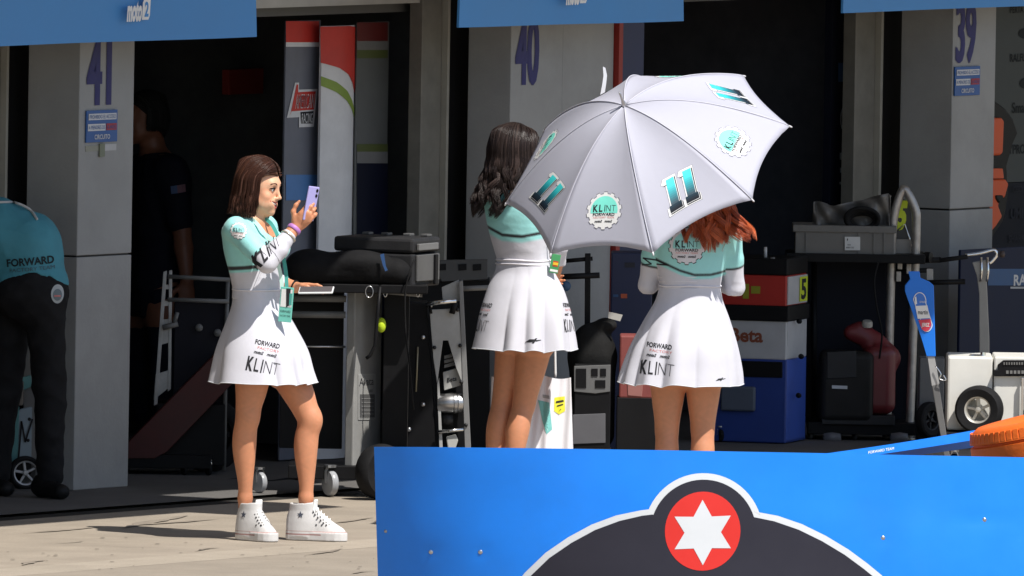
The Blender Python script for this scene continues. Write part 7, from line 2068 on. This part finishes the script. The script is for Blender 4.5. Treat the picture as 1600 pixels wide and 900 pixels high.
ht = thing('handle_trolley', 'trolley with a chrome tee handle on a grey post behind the white cart', 'trolley', gnd(1530, 700))
Y11 = gnd(1530, 702).y
rod('chrome_handle', smooth_path([V((1508, 399, 0)), V((1530, 396, 0)), V((1550, 391, 0)), V((1556, 393, 0)), V((1557, 399, 0)), V((1550, 408, 0)), V((1546, 411, 0))], 5), Y11, 0.009, CHROME, ht)
plate('post', [(1519, 410), (1541, 406), (1542, 440), (1546, 530), (1546, 600), (1531, 600), (1530, 460), (1526, 430)], Y11 + 0.01, 0.03, mat('post_grey', (0.34, 0.33, 0.31), 0.5, 0.3), ht, 0.004)
for x in (1533, 1543): rod('fork_tube', [(x, 402), (x + 1, 424), (x - 1, 440)], Y11 - 0.005, 0.006, CHROME, ht)
rod('black_lever', [(1468, 407), (1490, 404), (1512, 401)], Y11 - 0.01, 0.011, RUBBER, ht); MB().lathe([(0, 0.014), (0.016, 0.01), (0.016, -0.01), (0, -0.014)], at(1566, 397, Y11), V((1, 0, 0)), 14).build('grip_end', mat('dark_brown_grip', (0.07, 0.05, 0.045), 0.5), ht, smooth=True)
rod('black_bar', [(1440, 442), (1508, 440)], Y11 + 0.02, 0.013, BLACK, ht); plate('light_bar', [(1448, 420), (1458, 420), (1457, 660), (1446, 660)], Y11 + 0.04, 0.02, mat('bar_pale', (0.40, 0.39, 0.37), 0.5), ht, 0.002)
ybox('base_unit', 1436, 560, 1476, 640, Y11 + 0.02, 0.2, 0.0, mat('base_grey', (0.14, 0.14, 0.14), 0.5), ht, 0.004); ybox('base_deck', 1432, 656, 1560, 690, Y11, 0.3, 0.0, BLACK, ht)
wheel(ht, V((at(1452, 655, Y11).x, Y11 - 0.04, at(1452, 655, Y11).z)), V((0.75, -0.66, 0)), 0.085, 0.05, 0.05, 5, RUBBER, DARKMETAL)
for x in (1450, 1545): castor(ht, V((at(x, 696, Y11).x, Y11 + 0.10, 0.032)), 0.028)

gwc = gnd(1540, 738); Y12 = gwc.y
wc = thing('starter_cart', 'white box-bodied starter cart with black wheel at the right edge', 'cart', V((gwc.x, gwc.y, 0.0)))
CWH = mat('cart_white', (0.74, 0.73, 0.68), 0.4, var=0.04, dirt=0.06)
ybox('body', 1479, 558, 1552, 672, Y12, 0.40, 0.0, CWH, wc, 0.010); ybox('body', 1551.5, 559, 1660, 672, Y12 - 0.012, 0.42, 0.0, CWH, wc, 0.008)
MB().lathe([(0, 0.012), (0.030, 0.012), (0.040, 0.006), (0.041, -0.01)], at(1526, 558, Y12 + 0.12), ZA, 24).build('filler_cap', CHROME, wc, smooth='auto'); MB().lathe([(0, 0.010), (0.012, 0.008), (0.013, -0.01)], at(1536, 553, Y12 + 0.12), ZA, 14).build('cap_nut', CHROME, wc, smooth='auto')
plate('vent_box', [(1553, 588), (1553, 578), (1559, 578), (1559, 570), (1568, 563), (1660, 563), (1660, 588)], Y12 - 0.035, 0.03, BLACK, wc, 0.003)
for k in range(5): plate('vent_slat', [(1572 + k * 6, 579), (1576 + k * 6, 579), (1576 + k * 6, 584), (1572 + k * 6, 584)], Y12 - 0.040, 0.008, GREYPAINT, wc)
for k in range(9): plate('vent_fin', [(1568 + k * 4, 566), (1570 + k * 4, 566), (1570 + k * 4, 570), (1568 + k * 4, 570)], Y12 - 0.040, 0.008, GREYPAINT, wc)
wheel(wc, at(1530, 640, Y12 - 0.075), V((-0.22, -0.97, 0)), 0.112, 0.10, 0.062, 5, RUBBER, mat('wheel_cream', (0.50, 0.48, 0.43), 0.35, 0.4))
wheel(wc, at(1640, 640, Y12 - 0.075), V((-0.22, -0.97, 0)), 0.112, 0.10, 0.062, 5, RUBBER, MATS['wheel_cream'])
plate('corner_bracket', [(1596, 590), (1600, 590), (1599, 660), (1594, 664)], Y12 - 0.05, 0.02, CHROME, wc, 0.002)
dl = thing('flat_dolly', 'low black dolly under the white starter cart', 'dolly', V((gwc.x, gwc.y, 0)))
ybox('deck', 1470, 679, 1670, 700, Y12 - 0.10, 0.55, 0.0, BLACK, dl); 
for x in (1490, 1560, 1650): castor(dl, V((at(x, 720, Y12).x, Y12 - 0.05, 0.045)), 0.042)

OG = 0.35
nbd = thing('low_partition', 'low navy partition with a blue stripe and white lettering before pillar 39', 'partition', fac(1570, 690, OG))
pbn, a0, a1, zt = fbox('board', 1505, 1660, 386, OG, 0.015, mat('partition_navy', (0.012, 0.018, 0.045), 0.5), nbd)
pr = Print(); quad(pr, 1543, 420, 1659, 446, mat('partition_blue', srgb(34, 78, 124), 0.5), OG)
c = on(1597, 445, OG); pr.text('RAYS', c[0] + 0.02, c[1], on(1597, 429, OG)[1] - c[1], mat('partition_white', (0.6, 0.6, 0.6), 0.5), width=on(1612, 445, OG)[0] - on(1577, 445, OG)[0], bold=0.03, layer=1)
quad(pr, 1578, 448, 1620, 451, MARKWHITE, OG); pr.build('lettering', lambda x, y, l: bw(x, OG + 0.003 + l, y), pbn)
OCH = -0.35
ch = thing('bucket_chair', 'orange and black bucket chair half hidden by pillar 39', 'chair', fac(1555, 690, OCH))
def fplate(name, pts, out, th, m_, parent, bevel=0.01):
    q = [on(x, y, out) for x, y in pts]; mb = MB(); mb.prism(q, (bw(0, out, 0), BV, ZA, NV), th); return mb.build(name, m_, parent, bevel=bevel)
ORG = mat('chair_orange', srgb(214, 84, 34), 0.5, var=0.05); CHB = mat('chair_black', (0.015, 0.015, 0.015), 0.5)
fplate('backrest', [(1500, 175), (1520, 158), (1556, 158), (1572, 170), (1584, 186), (1591, 206), (1584, 222), (1574, 258), (1576, 300), (1572, 330), (1568, 345), (1550, 372), (1515, 372), (1500, 330)], OCH, 0.09, CHB, ch)
fplate('orange_pad', [(1508, 185), (1566, 184), (1570, 189), (1568, 238), (1563, 243), (1508, 244)], OCH + 0.025, 0.03, ORG, ch); fplate('orange_pad', [(1506, 263), (1568, 263), (1570, 279), (1506, 280)], OCH + 0.020, 0.03, ORG, ch)
fplate('orange_pad', [(1506, 282), (1572, 280), (1577, 287), (1571, 309), (1562, 312), (1561, 322), (1567, 338), (1558, 352), (1546, 366), (1506, 366)], OCH + 0.028, 0.03, ORG, ch); fplate('strap', [(1557, 305), (1568, 305), (1569, 310), (1562, 318), (1557, 310)], OCH + 0.036, 0.03, CHB, ch)
fplate('seat', [(1500, 420), (1590, 420), (1590, 455), (1500, 455)], OCH + 0.30, 0.36, CHB, ch, 0.02)
q = fac(1545, 455, OCH + 0.1); MB().tube([q, V((q.x, q.y, 0.10))], 0.03, 12).build('gas_column', DARKMETAL, ch, smooth=True)
for k in range(5): a = k * 2 * math.pi / 5; MB().tube([V((q.x, q.y, 0.10)), V((q.x + 0.28 * math.cos(a), q.y + 0.28 * math.sin(a), 0.05))], [0.03, 0.018], 8).build('star_leg', DARKMETAL, ch, smooth=True)

# ---- orange tyres behind the barrier, blue strap
ORT = mat('orange_tyre', srgb(238, 108, 24), 0.6, var=0.06, dirt=0.10, bump=0.15)
YO = -9.15
tyc = at(1650, 690, YO); R_T, W_T = 0.325, 0.20
ztop = at(1600, 632, YO).z
def tyre_mesh():
    b = MB(); prof = [(0.19, -W_T / 2 + 0.02), (0.24, -W_T / 2), (0.295, -W_T / 2 + 0.008), (0.312, -W_T / 2 + 0.025), (0.325, -0.052), (0.326, -0.050), (0.312, -0.047), (0.312, -0.041), (0.327, -0.038), (0.329, 0.0), (0.327, 0.030), (0.313, 0.034), (0.313, 0.040), (0.326, 0.044), (0.318, 0.070), (0.302, W_T / 2 - 0.010), (0.285, W_T / 2), (0.24, W_T / 2), (0.19, W_T / 2 - 0.02)]
    b.lathe(prof, (0, 0, 0), (0, 0, 1), 96, closed=True); return b
t_src = None
for k in range(5):
    if t_src is None:
        o = tyre_mesh().build('orange_tyre', ORT, None, smooth='auto'); t_src = o
        sipes = MB()
    else:
        o = bpy.data.objects.new('orange_tyre', t_src.data); COL.objects.link(o); o.modifiers.new('split', 'EDGE_SPLIT').split_angle = math.radians(38)
    z = W_T / 2 + k * W_T
    tilt = math.radians(-13) if k == 4 else 0
    o.location = V((tyc.x + (0.0 if k == 4 else 0.008 * ((k * 7) % 3 - 1)), YO + 0.005 * k, z + (0.035 if k == 4 else 0)))
    o.rotation_euler = (0, tilt, 0.4 * k)
    tag(o, 'orange-painted tyre, topmost of the stack behind the barrier' if k == 4 else ('orange-painted tyre at the very bottom of the stack', 'orange-painted tyre second from the bottom of the stack', 'orange-painted tyre in the middle of the stack', 'orange-painted tyre directly under the topmost one')[k], 'tyre', 'orange tyres stacked behind the barrier')
    if k == 4: o.rotation_euler = (0, tilt, 0); o.location.z = ztop - W_T / 2 - 0.03; top_t = o
M4 = top_t.rotation_euler.to_matrix()
for k in range(70):
    a = 2 * math.pi * k / 70; d = V((math.cos(a), math.sin(a), 0)); t = V((-math.sin(a), math.cos(a), 0))
    if d.y > 0.25: continue
    so_ = MB().box(top_t.location + M4 @ (d * 0.3165 + ZA * 0.066), (0.010, 0.024, 0.040), M4 @ Matrix((tuple(d), tuple(t), (0, 0, 1))).transposed() @ Matrix.Rotation(math.radians(-12), 3, 'Y')).build('tread_block', ORT, None, bevel=0.002)
    so_.parent = top_t; so_.matrix_parent_inverse = Matrix.LocRotScale(top_t.location, top_t.rotation_euler, None).inverted()
st_ = thing('barrier_tape', 'blue plastic barrier tape running back from the barrier to the orange tyres', 'tape', at(1400, 700, -8.9))
vs = []; N_ = 24
ya, yb_ = -9.6, -8.7
for i in range(N_ + 1):
    f = i / N_; x = 1180 + (1530 - 1180) * f; Y_ = ya + (yb_ - ya) * f; sag = 5 * math.sin(math.pi * f)
    up_ = 722 - (722 - 671) * f + sag * 0.6; mid = up_ + 11 + 4 * f; low = mid + 5 + 7 * f
    for py, dy in ((up_, 0.05), (mid, -0.01), (low, 0.015), (low, 0.021), (mid, -0.002), (up_, 0.056)): vs.append(at(x, py, Y_ + dy))
fs = [(i * 6 + k, (i + 1) * 6 + k, (i + 1) * 6 + (k + 1) % 6, i * 6 + (k + 1) % 6) for i in range(N_) for k in range(6)]
mb = MB(); mb.add(vs, fs); to_ = mb.build('tape_band', mat('tape_blue', srgb(16, 112, 214), 0.4), st_, smooth='auto')
pr = Print(); pr.text('FORWARD TEAM', 0, 0, 0.009, PWHITE, width=0.10)
tt_ = bvh_of([to_]); pr.build('lettering', wrap_map(tt_, at(1377, 706, -9.1), V((0.99, 0, 0.12)), ZA, DV, 0.003), to_)
MB().tube([at(1535, 668, yb_ + 0.05), V((at(1535, 668, yb_ + 0.05).x, yb_ + 0.05, 0))], 0.018, 10).build('post', DULLSTEEL, st_, smooth=True)

# ---- behind the bending mechanic: small cart, boxes
gl = gnd(40, 764); YL = gl.y
lc = thing('small_cart', 'small white and teal cart with five-spoked wheel behind the bending mechanic', 'cart', V((gl.x, gl.y, 0.004)))
TLG = mat('cart_teal', srgb(96, 150, 150), 0.5)
plate('side_panel', [(30, 640), (70, 630), (77, 690), (72, 720), (24, 722), (20, 660)], YL, 0.05, mat('cart_panel', srgb(150, 165, 175), 0.5), lc, 0.006); plate('teal_stripe', [(17, 638), (30, 636), (28, 722), (16, 722)], YL - 0.004, 0.05, TLG, lc, 0.003); plate('teal_stripe', [(34, 590), (48, 586), (50, 604), (36, 610)], YL - 0.004, 0.04, TLG, lc, 0.003)
pr = Print(); q = at(29, 690, YL); pr.line([(0.0, -0.09), (0.012, 0.09), (0.03, 0.0), (0.06, 0.10)], 0.008, INK); pr.build('lettering', flat_map(q, XA, ZA, V((0, -1, 0)), 0.006), lc)
wheel(lc, V((at(40, 736, YL).x, YL - 0.06, 0.076)), V((0.2, -0.98, 0)), 0.076, 0.05, 0.055, 5, RUBBER, mat('wheel_silver', (0.45, 0.45, 0.46), 0.4, 0.3))
for x, y in ((46, 655), (57, 668), (44, 688), (60, 700)): MB().lathe([(0, 0.004), (0.007, 0.003), (0.008, -0.002)], at(x, y, YL - 0.001), V((0, -1, 0)), 10).build('stud', DARKMETAL, lc, smooth=True)
ybox('base', -40, 722, 80, 740, YL, 0.25, 0.0, DARKMETAL, lc)
ybox('upper_body', 4, 500, 50, 600, YL + 0.05, 0.2, 0.0, mat('cart_brown_grey', (0.12, 0.11, 0.10), 0.6), lc, 0.01); MB().lathe([(0, 0.02), (0.022, 0.016), (0.026, 0)], at(20, 544, YL + 0.045), V((0, -1, 0)), 18).build('red_knob', mat('knob_red', srgb(170, 60, 40), 0.5), lc, smooth=True)
MB().lathe([(0, 0.02), (0.03, 0.018), (0.034, 0)], at(15, 575, YL + 0.045), V((0, -1, 0)), 18).build('dial', DARKMETAL, lc, smooth=True)
cbx = thing('cardboard_box', 'brown cardboard box at the left edge under the bending mechanic', 'box', V((at(8, 764, YL).x, YL - 0.12, 0.004)))
CDB = mat('cardboard', (0.15, 0.115, 0.085), 0.85, var=0.1)
ybox('box_body', -60, 640, 15, 766, YL - 0.12, 0.20, 0.0, CDB, cbx, 0.003); ybox('lid', -64, 598, 36, 632, YL - 0.13, 0.24, 0.0, mat('cardboard_grey', (0.17, 0.15, 0.13), 0.85), cbx, 0.003); ybox('neck', -50, 632, 12, 640, YL - 0.10, 0.18, 0.0, CDB, cbx)

# ---- loose cables
def cable(label, pts, Y, r=0.005):
    tag(MB().tube(smooth_path([at(x, y, Y + d) for x, y, d in pts], 6), r, 6).build('cable', RUBBER, None, smooth=True), label, 'cable', 'loose black cables in the garages')
cable('thin black cable looping down from the hard case', [(648, 405, -0.12), (640, 425, -0.14), (633, 460, -0.14), (634, 520, -0.13), (641, 580, -0.12), (646, 640, -0.12)], YC, 0.004)
cable('black cable hanging behind the steel loop frame', [(1372, 410, 0.0), (1366, 440, -0.02), (1370, 480, -0.02), (1378, 520, 0.0), (1374, 560, 0.02)], Y8 - 0.03, 0.005)
cable('black cable lying on the floor behind the filming woman', [(345, 752, 0.0), (380, 748, 0.12), (420, 752, -0.05), (452, 748, 0.1), (480, 752, 0.0)], gnd(420, 752).y, 0.006)
